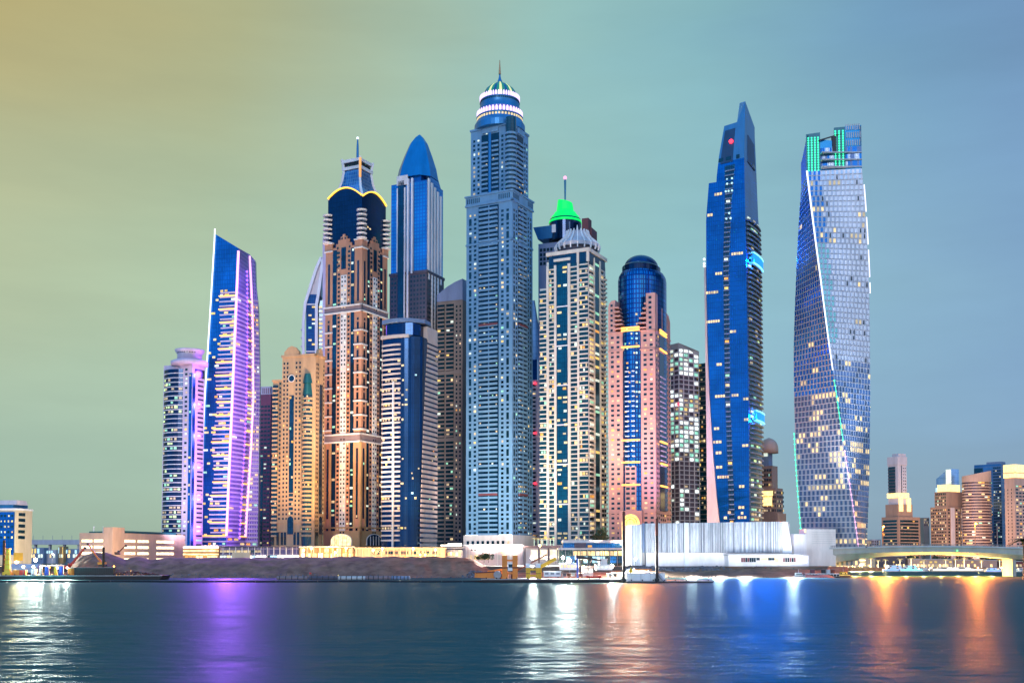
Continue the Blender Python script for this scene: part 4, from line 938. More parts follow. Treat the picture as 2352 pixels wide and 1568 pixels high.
def construction_tower():
    t = Tower('skyscraper', 'unfinished concrete tower glowing white and green inside, open floors, beside the pink tower', 1560, 1536, 1607, 945, 56, seed=111)
    w, d = t.w, t.d; fh = 3.9; top = t.h(800)
    b = MB(); b.box(1.5, w-1.5, 1.5, d-1.5, 0, top, 'dusk_brown'); part(b, 'core_wall', t.root)
    nf = int(top/fh)
    mb = MB(); mb.box(0, w, 0, d, 0, .7, 'concrete'); me = mb.mesh('floor_slab')
    its = [(me, (0, 0, 6+fh*k), 0, (1, 1, 1), 10) for k in range(nf-1)]; emit(t.root, 'floor_slab', its)
    for f in (t.front, t.right):
        n = max(2, int(f.len/5)); n = min(n, 14)
        for i in range(n+1): o = MB(); u = f.len*i/n; f.box(o, max(0, u-.35), min(f.len, u+.35), 0, top, -.15, .8, 'concrete'); part(o, 'column', t.root)
        for k in range(nf-1):
            z = 6+fh*k; dk = (top*.36 < z < top*.46) or (top*.78 < z < top*.87)
            pk = .04 if dk else (.88 if z > top*.40 else .45)
            if z < top*.12: pk = .3
            for i in range(n):
                if t.rng.random() < pk:
                    m = t.rng.choices(['site_white', 'site_green', 'lit_white', 'lit_yellow', 'lit_dim'], (6, 4, 2, 1, 2))[0]
                    t.addwin(f, f.len*(i+.5)/n, z+.7+1.5, f.len/n*.78, fh-1.3, m, -1.0)
    m = MB(); m.hexa([(0, 0, top), (w, 0, top), (w, d, top), (0, d, top)], [(0, 0, t.h(787)), (w, 0, t.h(787)), (w, d, t.h(787)-9), (0, d, t.h(787)-9)], 'formwork'); part(m, 'formwork', t.root)
    m = MB(); m.sphere((w, -.8, t.h(928)), 1.2, 'red_beacon'); part(m, 'beacon', t.root)
    t.finish()

def teal_tower():
    t = Tower('skyscraper', 'dark teal glass tower with amber windows wedged left of the tall blue tower', 1630, 1598, 1650, 985, 45, seed=121)
    top = t.h(832); b = MB(); b.box(0, t.w, 0, t.d, 0, top, 'glass_teal_dark'); part(b, 'glass_wall', t.root)
    t.slabs([(0, 0), (t.w, 0)], 10, top, 4.2, .7, .8, 'olive_wall'); t.grid(t.front, 1, t.w*.7, 10, top-4, 4, 4.2, .8, .55, .22, (3, 5, 1, 2, 5), dark='glass_teal_dark'); t.finish(80)
    # yellow hoist on its roof
    r = empty('tower_crane', t.root.matrix_basis @ Vector((t.w*.25, -2, t.h(905))), 0, 'small yellow-lit tower crane beside the unfinished tower', 'crane')
    m = MB()
    for x in (-.9, .9):
        for y in (-.9, .9): m.bar((x, y, 0), (x, y, 30), .5, .5, 'crane_yellow')
    for k in range(9):
        z = k*3.3; s = 1 if k % 2 else -1; m.bar((-.9*s, -.9, z), (.9*s, -.9, z+3.3), .35, .35, 'crane_yellow'); m.bar((-.9, .9*s, z), (-.9, -.9*s, z+3.3), .35, .35, 'crane_yellow')
    part(m, 'mast', r)
    m = MB(); m.bar((-7, 0, 27), (15, 0, 27), 1.1, 1.6, 'crane_yellow'); part(m, 'jib', r); m = MB(); m.box(-1.6, 1.2, -1.4, 1.2, 23, 26, 'crane_yellow'); part(m, 'cab', r)
    m = MB(); m.box(-7, -4, -1, 1, 24.2, 26.4, 'concrete'); part(m, 'counterweight', r)

def tall_blue_tower():
    DW, DL, DC, DE = 868, 865, 852, 888
    FL = [(421, 1628), (504, 1621.7), (606, 1622), (801, 1626), (910, 1630.6), (1018, 1637), (1127, 1645.8), (1200, 1653.6), (1300, 1664)]
    WL = [(421, 1628), (504, 1621.7), (625, 1617), (736, 1619), (997, 1622.5), (1200, 1624), (1300, 1624)]
    ML = [(264, 1668), (359, 1651.3), (406, 1646), (450, 1644)]
    CC = [(233, 1711.8), (375, 1709.4), (504, 1712), (625, 1714.5), (910, 1719.5), (1200, 1721.7), (1300, 1722)]
    EE = [(233, 1711.8), (262, 1721), (293, 1732.5), (375, 1736.4), (514, 1742), (527, 1744), (625, 1747), (953, 1750), (1200, 1750), (1300, 1750)]
    org = P(1685, 1282, 870); gz = GZ
    root = empty('skyscraper', (org.x, org.y, gz), 0, 'tall royal-blue glass tower with pointed fin top, dark central slot and cyan light screens', 'skyscraper')
    L = lambda p, z: (p[0]-org.x, p[1]-org.y, z-gz)
    def ring(z, left, DL_): 
        l, c, e = edge_pt(left, DL_, z), edge_pt(CC, DC, z), edge_pt(EE, DE, z)
        return [L(l, z), L(c, z), L(e, z), L((e[0]-6, e[1]+26), z), L((l[0]+10, l[1]+40), z)]
    zt1 = zof(421, DL); lv = [gz + (zt1-gz)*i/40 for i in range(41)]
    m = MB(); m.loft([ring(z, FL, DL) for z in lv], 'glass_royal'); part(m, 'glass_wall', root)
    zt2 = zof(362, DC); lv2 = [zt1+.02 + (zt2-zt1)*i/8 for i in range(9)]
    m = MB(); m.loft([ring(z, ML, DL) for z in lv2], 'glass_royal'); part(m, 'glass_wall', root)
    zt3 = zof(275, DC); lv3 = [zt2+.02 + (zt3-zt2)*i/6 for i in range(7)]
    m = MB(); m.loft([ring(z, ML, DL) for z in lv3], 'blue_cladding'); cr = part(m, 'crown', root)
    # fin: rises above the right-hand corner
    tp = zof(233, DC); a = ring(zt3, ML, DL); bl = Vector(a[0]).lerp(Vector(a[1]), .62)
    base = [bl, Vector(a[1]), Vector(a[2]), Vector(a[2]) + Vector((-6, 6, 0))]
    c_t = L(edge_pt(CC, DC, tp), tp); f0 = Vector((c_t[0]-4.2, c_t[1]+1.0, c_t[2]-1)); e_t = Vector(base[2]); e_t.z = zof(293, DE)-gz
    m = MB(); m.hexa([base[0], base[1], base[2], base[3]], [f0, Vector(c_t), e_t.lerp(Vector(c_t), .0), e_t + Vector((-5, 4, 0))], 'blue_cladding'); part(m, 'roof_fin', root)
    # louvres on the crown
    def panel(u0, u1, Y0, Y1, left, mat, name, out=.4, side=0, label=None, n=10):
        mb = MB(); z0, z1 = zof(Y0, DC), zof(Y1, DC); rows = []
        for i in range(n+1):
            z = z0+(z1-z0)*i/n; r = ring(z, left, DL); p0, p1 = (Vector(r[0]), Vector(r[1])) if side == 0 else (Vector(r[1]), Vector(r[2]))
            d = (p1-p0).normalized(); nn = Vector((d.y, -d.x, 0))
            q0, q1 = p0.lerp(p1, u0), p0.lerp(p1, u1); rows.append([q0+nn*out, q1+nn*out, q1-nn*.3, q0-nn*.3])
        mb.loft(rows, mat); return part(mb, name, root, label=label)
    panel(.10, .56, 365, 288, ML, 'louvre', 'louvre_panel', .5); panel(.25, .85, 362, 300, ML, 'louvre', 'louvre_panel', .5, 1)
    for u0, u1, s in ((.02, .20, 0), (.30, .50, 0), (.70, .82, 0), (.62, .85, 1)): panel(u0, u1, 360, 352, ML, 'win_dark', 'opening', .7, s, n=1)
    mb = MB(); z = zof(318, DC); r = ring(z, ML, DL); p = Vector(r[0]).lerp(Vector(r[1]), .42); mb.sphere((p.x, p.y-1.2, p.z), 1.7, 'red_beacon'); part(mb, 'beacon', root)
    # white curved flank panel
    m = MB(); lv4 = [gz + (zof(612, DL)-gz)*i/30 for i in range(31)]; rows = []
    for z in lv4:
        a, b2 = edge_pt(WL, DW, z), edge_pt(FL, DL, z); rows.append([L(a, z), L((b2[0]-.3, b2[1]+.3), z), L((b2[0]+6, b2[1]+20), z), L((a[0]+6, a[1]+22), z)])
    m.loft(rows, 'white_panel'); part(m, 'flank_wall', root)
    # slot with small balconies
    US = [(365, (.30, .62)), (421, (.27, .55)), (606, (.42, .56)), (910, (.405, .525)), (1200, (.34, .50))]
    sl = MB(); rows = []; bal = []; rng = random.Random(9); wins = []
    ut = lambda z: (interp([(y, u[0]) for y, u in US], yrow(z, DC)), interp([(y, u[1]) for y, u in US], yrow(z, DC)))
    XS0 = [(365, 1666.8), (460, 1665.5), (607, 1661.6), (910, 1666.6), (1200, 1677), (1300, 1681)]; XS1 = [(365, 1688.6), (460, 1679.6), (607, 1674), (910, 1677), (1200, 1688), (1300, 1692)]
    def front_pt(z, tab, out):
        left = FL if z < zt1 else ML; r = ring(z, left, DL); p0, p1 = Vector(r[0]), Vector(r[1]); y = yrow(z, 858); x = kx(interp(tab, y), y)*858-org.x
        u = (x-p0.x)/(p1.x-p0.x); d = (p1-p0).normalized(); return p0.lerp(p1, u) + Vector((d.y, -d.x, 0))*out
    zz = [gz+16+(zof(372, DC)-gz-16)*i/40 for i in range(41)]
    for z in zz: rows.append([front_pt(z, XS0, .25), front_pt(z, XS1, .25), front_pt(z, XS1, -.3), front_pt(z, XS0, -.3)])
    sl.loft(rows, 'slot_glass'); part(sl, 'glass_slot', root)
    z = gz+16; k = 0
    while z < zof(380, DC):
        a, b2 = front_pt(z, XS0, .2), front_pt(z, XS1, .2); o = Vector((0, -.9, 0)); mb = MB(); up = Vector((0, 0, .8))
        q = [a+o, b2+o, b2, a]; mb.hexa(q, [p+up for p in q], 'concrete_blue'); bal.append((mb.mesh('balcony'), (0, 0, 0), 0, (1, 1, 1), (b2-a).length)); k += 1
        if rng.random() < .10: p = (a+b2)/2; wins.append((unit(rng.choice(LITS)), (p.x, p.y-.3, p.z+2), -.3, (3, 1, 1.8), 6))
        z += 3.8
    # lit windows on the front glass as in the photo (row, from, to)
    for Y, x0, x1 in ((443, 1643, 1660), (489, 1628, 1640), (585, 1679, 1704), (626, 1645, 1660), (668, 1625, 1652), (735, 1625, 1655), (762, 1676, 1690), (835, 1648, 1660), (908, 1645, 1667), (908, 1680, 1695), (918, 1704, 1716), (965, 1706, 1716), (982, 1643, 1655), (1013, 1641, 1660), (1024, 1702, 1716), (1038, 1647, 1660), (1071, 1648, 1662), (1094, 1651, 1676), (1165, 1695, 1708), (1176, 1673, 1681), (1188, 1665, 1673), (1188, 1694, 1712), (1178, 1700, 1706), (1117, 1696, 1708)):
        z = zof(Y, 858)
        n = max(1, int((x1-x0)/5))
        for i in range(n):
            X = x0+(x1-x0)*(i+.5)/n; p = front_pt(z, [(0, X), (2000, X)], .35); wd = (x1-x0)/n*.336*.85
            wins.append((unit(rng.choice(['lit_warm', 'lit_warm', 'lit_dim', 'lit_warm'])), tuple(p), -.36, (wd, 1, 2.0), wd*2))
    for Y, xs in ((411, (1672, 1682)), (423, (1671, 1681)), (440, (1668, 1674, 1681)), (491, (1675,)), (503, (1669, 1678))):
        for X in xs: p = front_pt(zof(Y, 858), [(0, X), (2000, X)], .9); mb = MB(); mb.sphere(tuple(p), .85, 'lit_cool'); part(mb, 'slot_lamp', root)
    # balconies on the rounded right side
    pts = []
    zb0, zb1 = gz+14, zof(528, DE)
    def side_arc(z, out):
        r = ring(z, FL, DL); p0, p1 = Vector(r[1]), Vector(r[2]); d = (p1-p0).normalized(); nn = Vector((d.y, -d.x, 0)); return [p0 + d*((p1-p0).length)*(.10+.90*i/6) + nn*(1.6*(1-(2*i/6-1)**2)+out) for i in range(7)]
    z = zb0; k = 0
    while z < zb1:
        o = side_arc(z, 1.5); i_ = side_arc(z, -.5); ringp = o + i_[::-1]; mb = MB(); mb.hexa(ringp, [p+Vector((0, 0, 1.15)) for p in ringp], 'side_slab'); bal.append((mb.mesh('balcony'), (0, 0, 0), 0, (1, 1, 1), 9))
        g = side_arc(z, .1)
        row = rng.random() < .22
        for i in range(6):
            if rng.random() < (.5 if row else .07):
                a, b2 = g[i], g[i+1]; p = (a+b2)/2; d = b2-a; wins.append((unit(rng.choice(['lit_white', 'lit_green', 'lit_lime', 'lit_dim'])), (p.x+.2, p.y-.2, p.z+2.3), math.atan2(d.y, d.x), (d.length*.8, 1, 1.8), 3))
        z += 3.8
    gl = MB(); rows = []
    for i in range(31): zz_ = zb0+(zb1-zb0)*i/30; a = side_arc(zz_, 0); b2 = side_arc(zz_, -2.5); rows.append(a+b2[::-1])
    gl.loft(rows, 'glass_teal_dark'); part(gl, 'rounded_bay', root)
    for Y0, Y1 in ((615, 589), (970, 946)):
        z0, z1 = zof(Y0, DE-15), zof(Y1, DE-15); mb = MB(); a = side_arc(z0, 2.2)[1:]; b2 = side_arc(z0, -.2)[1:]; mb.hexa(a+b2[::-1], [p+Vector((0, 0, z1-z0)) for p in a+b2[::-1]], 'led_blue'); sc = part(mb, 'light_screen', root)
        for q in (0, z1-z0-1.0): mb = MB(); a2 = side_arc(z0, 2.6)[1:]; mb.hexa([p+Vector((0, 0, q)) for p in a2+b2[::-1]], [p+Vector((0, 0, q+1.0)) for p in a2+b2[::-1]], 'led_cyan'); part(mb, 'light_strip', sc)
    mb = MB()
    for Y in (590, 600, 606): p = front_pt(zof(Y, 858), [(0, 1622), (2000, 1622)], .9); mb.sphere(tuple(p), 1.0, 'led_white')
    part(mb, 'flank_lamp', root)
    for Y, X in ((602, 1752), (958, 1757)):
        p = P(X, Y, DE-24); streak_spot(root, (p.x-org.x-3, p.y-org.y-4, p.z-gz), 4e5*SP, (.0, .14, 1), 4)  # added blue spots before the screens, for the water streak
    emit(root, 'balcony', bal); emit(root, 'window', wins)

def ornate_tower():
    t = Tower('skyscraper', 'ornate stepped tower with small dome and golden windows behind the tall blue tower', 1783, 1738, 1800, 1010, 40, seed=131)
    w, d = t.w, t.d; b = MB(); z1, z2, z3 = t.h(1120), t.h(1068), t.h(1038); z0 = t.h(1178)
    b.box(-1, w+1, -1, d+1, 0, z0, 'brown_tower'); b.box(0, w-1, 0, d-1, z0, z1, 'brown_tower'); b.box(0, w-5, 1, d-3, z1, z2, 'brown_tower'); b.box(0, w-9, 2, d-5, z2, z3, 'concrete_blue'); part(b, 'wall', t.root)
    m = MB(); r = 8.5; c = (w*.47, d*.4); m.lathe([(r, z3), (r, z3+4)] + [(r*math.cos(a), z3+4+(t.h(1003)-z3-4)*math.sin(a)) for a in [math.pi/2*i/7 for i in range(1, 7)]] + [(.3, t.h(1002))], 'salmon_wall', c, 20); part(m, 'dome', t.root, True)
    t.grid(t.front, 0, w-1, 10, z1-2, 12, 4, .55, .55, .28, (5, 6, 1, 0, 4)); t.grid(t.right, 0, d-1, 10, z1-2, 5, 4, .55, .55, .25, (5, 6, 1, 0, 4))
    t.grid(t.front, 0, w-5, z1+1, z2-2, 9, 4, .55, .55, .12)
    o = MB(); o.box(-.5, w-4, -.8, 2, z1-7, z1-2.5, 'gold_crown'); part(o, 'light_band', t.root)
    o = MB(); o.box(w*.3, w*.75, -.9, 1, z1-16, z1-8, 'gold_crown'); part(o, 'light_band', t.root)
    o = MB(); o.box(w*.35, w*.5, -.2, 2, z3-3, z3+1.5, 'lit_white'); part(o, 'light_band', t.root); t.finish()

def twisted_tower():
    D0 = 776.0; top = zof(388, D0-20)-GZ; bx = P(1918, 1200, D0).x; s = 36.5
    root = empty('skyscraper', (bx, D0, GZ), 0, 'silver twisting tower with white corner light line and green-lit crown', 'skyscraper')
    nf = 74; fh = top/nf
    # centre line leans a little, as measured from the photo
    CXT = [(304, 1905), (393, 1908), (500, 1909), (650, 1910), (800, 1909.5), (1000, 1912), (1240, 1918)]
    psi = lambda k: R(23 + (98-23)*(k/nf))
    def corners(k, sc=1.0):
        z = GZ+fh*k; y = yrow(z, D0); x = kx(interp(CXT, y), y)*D0-bx
        a = psi(k); out = []
        for j in range(4):       # near corner first: the one that sweeps from right to left
            # at base the right face is seen edge-on (psi small)
            an = -math.pi/4 - a + j*math.pi/2
            out.append((x + s*sc/math.sqrt(2)*math.cos(an+0), s*sc/math.sqrt(2)*math.sin(an), fh*k))
        return out
    # face between corner j and j+1 ; faces 3->0 (left of near corner) and 0->1 (right of it)
    for j, m, nm in ((3, 'twist_left', 'glass_wall'), (0, 'twist_right', 'glass_wall'), (1, 'concrete', 'rear_wall'), (2, 'concrete', 'rear_wall')):  # left and right tones hold how each face catches the sky
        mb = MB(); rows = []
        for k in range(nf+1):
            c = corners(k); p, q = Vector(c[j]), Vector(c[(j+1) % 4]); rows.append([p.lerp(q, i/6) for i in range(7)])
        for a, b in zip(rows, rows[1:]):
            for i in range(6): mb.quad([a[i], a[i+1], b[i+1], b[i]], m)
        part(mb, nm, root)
    mb = MB(); c = corners(nf); mb.hexa([(p[0]*.98, p[1]*.98, p[2]-2) for p in c], [(p[0]*.98, p[1]*.98, p[2]) for p in c], 'concrete'); part(mb, 'roof', root)
    # frame lines and windows
    rng = random.Random(77); wins = []; sl = []; n = 12
    for k in range(nf):
        c0, c1 = corners(k), corners(k+.5)
        mb = MB(); q = [Vector((p[0], p[1], 0)) for p in corners(k, 1.012)]; ri = [Vector((p[0], p[1], 0)) for p in corners(k, .985)]
        for j in (3, 0):
            a, b, e, f = q[j], q[(j+1) % 4], ri[(j+1) % 4], ri[j]; mb.hexa([a, b, e, f], [p+Vector((0, 0, .4)) for p in (a, b, e, f)], 'twist_frame')
        sl.append((mb.mesh('floor_band'), (0, 0, fh*k), 0, (1, 1, 1), 1.))
        frac = k/nf
        for j in (3, 0):
            p, q2 = Vector(c1[j]), Vector(c1[(j+1) % 4]); d = (q2-p); dn = d.normalized(); rz = math.atan2(dn.y, dn.x); fac = abs(dn.x)
            lo = frac < .42
            rowlit = rng.random() < .3
            run = 0
            for i in range(n):
                u = (i+.35+.3*((k*7+i*3) % 3)/2)/n
                pos = p + d*u + Vector((dn.y, -dn.x, 0))*.12
                r = rng.random()
                if r < (.10 if lo else .02) * (2.2 if rowlit else .6): run = rng.choice((1, 2, 3))
                if run: m = rng.choice(['lit_warm', 'lit_warm', 'lit_dim']); run -= 1
                elif j == 3: m = 'twist_pane_dark' if lo else 'twist_pane_blue'  # pane tone by face and height puts sky reflection into the colour
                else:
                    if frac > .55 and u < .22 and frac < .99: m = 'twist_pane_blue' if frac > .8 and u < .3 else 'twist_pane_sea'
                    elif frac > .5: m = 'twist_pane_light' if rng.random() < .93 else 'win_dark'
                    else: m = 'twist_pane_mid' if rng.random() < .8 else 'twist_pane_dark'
                wd = d.length/n*(.50 if m != 'win_dark' else .3)
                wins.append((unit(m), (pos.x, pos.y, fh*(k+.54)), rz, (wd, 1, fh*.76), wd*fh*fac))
    emit(root, 'window', wins, 100); emit(root, 'floor_band', sl, 100)
    # corner light lines
    mb = MB(); pr = None
    for k in range(int(nf*.49), nf+1):
        p = Vector(corners(k, 1.03)[0])
        if pr: mb.bar(pr, p, .75, .75, 'led_white')
        pr = p
    part(mb, 'edge_light', root)
    for q, k0, k1, m in ((0, 23, int(nf*.48), 'led_green'), (0, 3, 22, 'led_pink_dim'), (3, 3, 26, 'led_green')):
        mb = MB(); bead_string(mb, [corners(k, 1.03)[q] for k in range(k0, k1)], .5, m); part(mb, 'light_string', root)
    mb = MB(); pr = None
    for k in range(int(nf*.70), nf-1):
        if k % 6 == 0: pr = None
        p = Vector(corners(k, 1.03)[1])
        if pr: mb.bar(pr, p, .6, .6, 'led_white_dim')
        pr = p
    part(mb, 'edge_light', root)
    # crown: screens of unequal height above the roof
    c = [Vector(p) for p in corners(nf, 1.0)]; ztop = lambda Y: zof(Y, D0-20)-GZ
    def screen(j, u0, u1, Y0a, Y0b, mat, name, th=1.0, z0=None, inn=0.):
        p, q = c[j], c[(j+1) % 4]; d = q-p; dn = d.normalized(); nn = Vector((dn.y, -dn.x, 0)); a, b = p+d*u0-nn*inn, p+d*u1-nn*inn; z0 = top if z0 is None else z0
        mb = MB(); V = lambda v, z: (v.x, v.y, z)
        mb.hexa([V(a, z0), V(b, z0), V(b-nn*th, z0), V(a-nn*th, z0)], [V(a, ztop(Y0a)), V(b, ztop(Y0b)), V(b-nn*th, ztop(Y0b)), V(a-nn*th, ztop(Y0a))], mat); return part(mb, name, root), p, d, nn
    def dots(par, j, us, Ya, Yb):
        p, q = c[j], c[(j+1) % 4]; d = q-p; dn = d.normalized(); nn = Vector((dn.y, -dn.x, 0))
        for u in us:
            mb = MB(); v = p+d*u+nn*.5; za, zb_ = ztop(Ya), ztop(Yb); q_ = int((zb_-za)/1.75); bead_string(mb, [(v.x, v.y, za+1.75*i) for i in range(q_)], .5, 'led_green')
            part(mb, 'light_string', par)
    o, *_ = screen(0, -.02, .24, 303, 300, 'crown_teal', 'crown_screen'); dots(o, 0, (.02, .08, .14, .20), 387, 305)
    screen(0, .24, .52, 316, 322, 'crown_blue', 'crown_screen', 1.0); 
    o, *_ = screen(0, .50, .70, 291, 290, 'crown_teal', 'crown_screen', 1.2); dots(o, 0, (.52, .59, .66), 380, 293)
    o, *_ = screen(0, .70, 1.0, 289, 288, 'crown_blue', 'crown_screen', 1.2)
    for i in range(8): 
        for r_ in range(3):
            p = c[0].lerp(c[1], .72+.04*i+.012*(r_ % 2)); mb = MB(); z = ztop(338)+r_*5.6+1; mb.box(p.x-.35, p.x+.35, p.y-.6, p.y-.1, z, z+4, 'twist_frame')
            if i < 7: part(mb, 'fin', o)
    for r_ in range(3):
        mb = MB(); a, b = c[0].lerp(c[1], .24), c[0].lerp(c[1], 1.0); z = top+r_*5.0+1; mb.box(a.x, b.x, min(a.y, b.y)-.6, max(a.y, b.y)-.3, z, z+.8, 'twist_frame'); part(mb, 'floor_band', root)
    for i in range(18):
        u = .26+.042*i
        if .5 < u < .7: continue
        for r_ in range(3):
            p = c[0].lerp(c[1], u); mb = MB(); mb.box(p.x-.8, p.x+.8, p.y-.45, p.y-.1, top+r_*5.0+1.9, top+r_*5+5.6, rng.choice(['twist_pane_light', 'twist_pane_blue', 'twist_pane_mid'])); part(mb, 'window', root)
    screen(3, .0, 1.0, 330, 305, 'concrete_blue', 'crown_screen', 1.0)
    screen(1, 0, 1.0, 290, 300, 'concrete', 'crown_screen', 1.0); screen(2, 0, 1.0, 300, 325, 'concrete_blue', 'crown_screen', 1.0)
    p = c[0].lerp(c[1], .36); mb = MB(); zz_ = ztop(318)
    mb.bar((p.x-6, p.y-1, zz_-1), (p.x+14, p.y-1, zz_+5), .8, .8, 'dark_metal'); mb.box(p.x+3.5, p.x+6, p.y-2, p.y+1, zz_-9, zz_+2, 'dark_metal'); part(mb, 'maintenance_crane', root)

def right_towers():
    t = Tower('apartment_tower', 'stepped brown tower with pale slab top and golden collar, right of the twisted tower', 2060, 2022, 2110, 1400, 60, seed=141)
    w, d = t.w, t.d; z1, z2, z3 = t.h(1186), t.h(1157), t.h(1140)
    b = MB(); b.box(0, w, 0, d, 0, z1, 'brown_tower'); b.box(w*.18, w*1.0-2, 2, d*.72, z1, z2, 'brown_tower'); part(b, 'wall', t.root)
    tw = MB(); tw.box(w*.30, w-3, 4, d*.50, z2, t.h(1066), 'salmon_pale'); tw.box(w*.28, w-2.4, 3.4, d*.52, t.h(1066), t.h(1047), 'salmon_pale'); tw.box(w*.5, w-3, 6, d*.48, t.h(1047), t.h(1040), 'salmon_pale'); up = part(tw, 'upper_block', t.root)
    f = Face((w*.30, 4), (w-3, 4)); t.bays(f, .5, f.len*.75, z2+12, t.h(1070), 4, 1.4, .8, 'dusk_brown', .0)
    f2 = Face((w-3, 4), (w-3, d*.5)); t.strip(f2, f2.len*.38, f2.len*.46, z2+8, t.h(1067), 'win_dark', .2); t.grid(f2, f2.len*.55, f2.len*.95, z2+8, t.h(1070), 2, 4, .4, .3, 0)
    o = MB(); o.box(w*.26, w-1.6, 2.6, d*.56, z3-1, z3+5, 'gold_crown'); part(o, 'lit_collar', t.root)
    f3 = Face((w-2, 2), (w-2, d*.72))
    for u in (.08, .62): o = MB(); f3.box(o, f3.len*u, f3.len*(u+.26), z2-9, z3-1.2, .5, 0, 'gold_crown'); part(o, 'lit_panel', t.root)
    for f, n in ((t.front, 6), (t.right, 6)): t.bays(f, f.len*.08, f.len*.92, 4, z1-4, 4.1, 1.3, .9, 'brown_tower', .10, (5, 6, 1, 0, 3), n)
    t.finish(60)
    t = Tower('apartment_tower', 'brown stepped tower with slanted glass top and golden band, left of the round tower', 2172, 2134, 2226, 1400, 60, seed=142)
    w, d = t.w, t.d; z1, z2 = t.h(1163), t.h(1128)
    b = MB(); b.box(0, w, 0, d, 0, z1, 'brown_tower'); b.box(w*.22, w-1, 1.5, d*.85, z1, z2, 'brown_tower'); part(b, 'wall', t.root)
    o = MB(); o.box(w*.35, w-2, 3, d*.62, z2, z2+9, 'gold_crown'); part(o, 'lit_collar', t.root)
    g = MB(); pr = [(0, z2), (w*.9, z2), (w*.9, t.h(1075)), (w*.62, t.h(1078)), (0, t.h(1096))]
    g.hexa([(x, 12, z) for x, z in pr][::-1], [(x, d*.6, z) for x, z in pr][::-1], 'glass_pale'); rf = part(g, 'glass_roof', t.root)
    o = MB(); o.box(w*.62, w*.9, 11, 12.5, z2+10, t.h(1076), 'lit_white'); part(o, 'lit_panel', rf); o = MB(); o.box(0, w*.3, 10.6, 11.8, z2-14, z2+6, 'lit_cool'); part(o, 'lit_panel', t.root)
    t.grid(t.front, 1, w-1, 4, z1-2, 9, 4.1, .6, .55, .24, (5, 6, 2, 0, 4)); t.grid(t.right, 1, d-1, 4, z1-2, 9, 4.1, .55, .55, .2, (5, 5, 2, 0, 3))
    for u in (.15, .6): o = MB(); t.right.box(o, d*u, d*(u+.16), 4, z1-1, .5, 0, 'salmon_pale'); part(o, 'pale_bay', t.root)
    f = Face((w*.22, 1.5), (w-1, 1.5)); t.grid(f, 1, f.len-1, z1+1, z2-1, 6, 4.1, .6, .6, .25, (5, 5, 2, 2, 2)); t.finish(80)
    D = 1380; o_ = P(2257, 1282, D); t = empty('apartment_tower', (o_.x, D+14, GZ), 0, 'round salmon tower with banded floors and sloping top, in front of the blue slab tower', 'skyscraper')
    hh = lambda Y: zof(Y, D)-GZ; r = (kx(2290)-kx(2225))*D/2; n = 28
    def rg(z, sl=0): return [(r*math.cos(a), r*.8*math.sin(a), z+sl*math.cos(a)) for a in [2*math.pi*i/n for i in range(n)]]
    m = MB(); m.loft([rg(0), rg(hh(1102)), rg(hh(1085), 3.5)], 'salmon_wall'); part(m, 'wall', t)
    bands = []; wins = []; rng = random.Random(8); me = MB(); me.lathe([(r+.15, 0), (r+.15, 1.7)], 'win_round', (0, 0), n, True, 1, .8); me = me.mesh('glass_band')
    k = 0; z = 5
    while z < hh(1108):
        bands.append((me, (0, 0, z), 0, (1, 1, 1), 5))
        for i in range(14):
            if rng.random() < .12:
                a = -math.pi*(i+.5)/14; wins.append((unit(rng.choices(LITS, (5, 4, 3, 1, 2))[0]), ((r+.3)*math.cos(a), (r+.3)*.8*math.sin(a), z+.9), a+math.pi/2, (4, 1, 1.6), 5))
        z += 3.6
    emit(t, 'glass_band', bands); emit(t, 'window', wins, 80)
    t = Tower('apartment_tower', 'blue glass slab tower showing behind the round salmon tower', 2298, 2236, 2308, 1480, 45, seed=143)
    b = MB(); b.box(0, t.w, 0, t.d, 0, t.h(1064), 'glass_slab'); part(b, 'glass_wall', t.root); b = MB(); b.box(t.w*.45, t.w, 1, t.d, t.h(1064), t.h(1059), 'concrete_blue'); part(b, 'roof', t.root)
    b = MB(); b.box(0, t.w*.32, -.6, 4, t.h(1090), t.h(1072), 'win_dark'); part(b, 'plant_room', t.root)
    t.grid(t.front, t.w*.7, t.w-.5, 8, t.h(1070), 4, 4, .8, .5, .25, (3, 2, 5, 6, 0)); t.grid(t.front, .5, t.w*.3, t.h(1088), t.h(1076), 4, 4, .8, .6, .7, (2, 4, 2, 1, 0)); t.finish(60)
    t = Tower('apartment_tower', 'salmon tower with brilliant golden lit top storeys, cut by the right edge of the picture', 2328, 2305, 2420, 1330, 62, seed=144)
    w, d = t.w, t.d; b = MB(); b.box(0, w, 0, d, 0, t.h(1096), 'salmon_wall'); part(b, 'wall', t.root); b = MB(); b.box(-.8, w+.8, -.8, d, t.h(1096), t.h(1066), 'gold_crown'); part(b, 'lit_crown', t.root)
    b = MB(); b.box(-1.4, w+1.4, -1.4, d, t.h(1086), t.h(1084), 'salmon_wall'); part(b, 'cornice', t.root)
    t.grid(t.right, 1, d-1, 4, t.h(1112), 12, 4, .7, .5, .3, (5, 5, 2, 1, 3)); t.grid(t.front, 2, w-2, 4, t.h(1120), 2, 4, .2, .5, .02); t.finish(80)

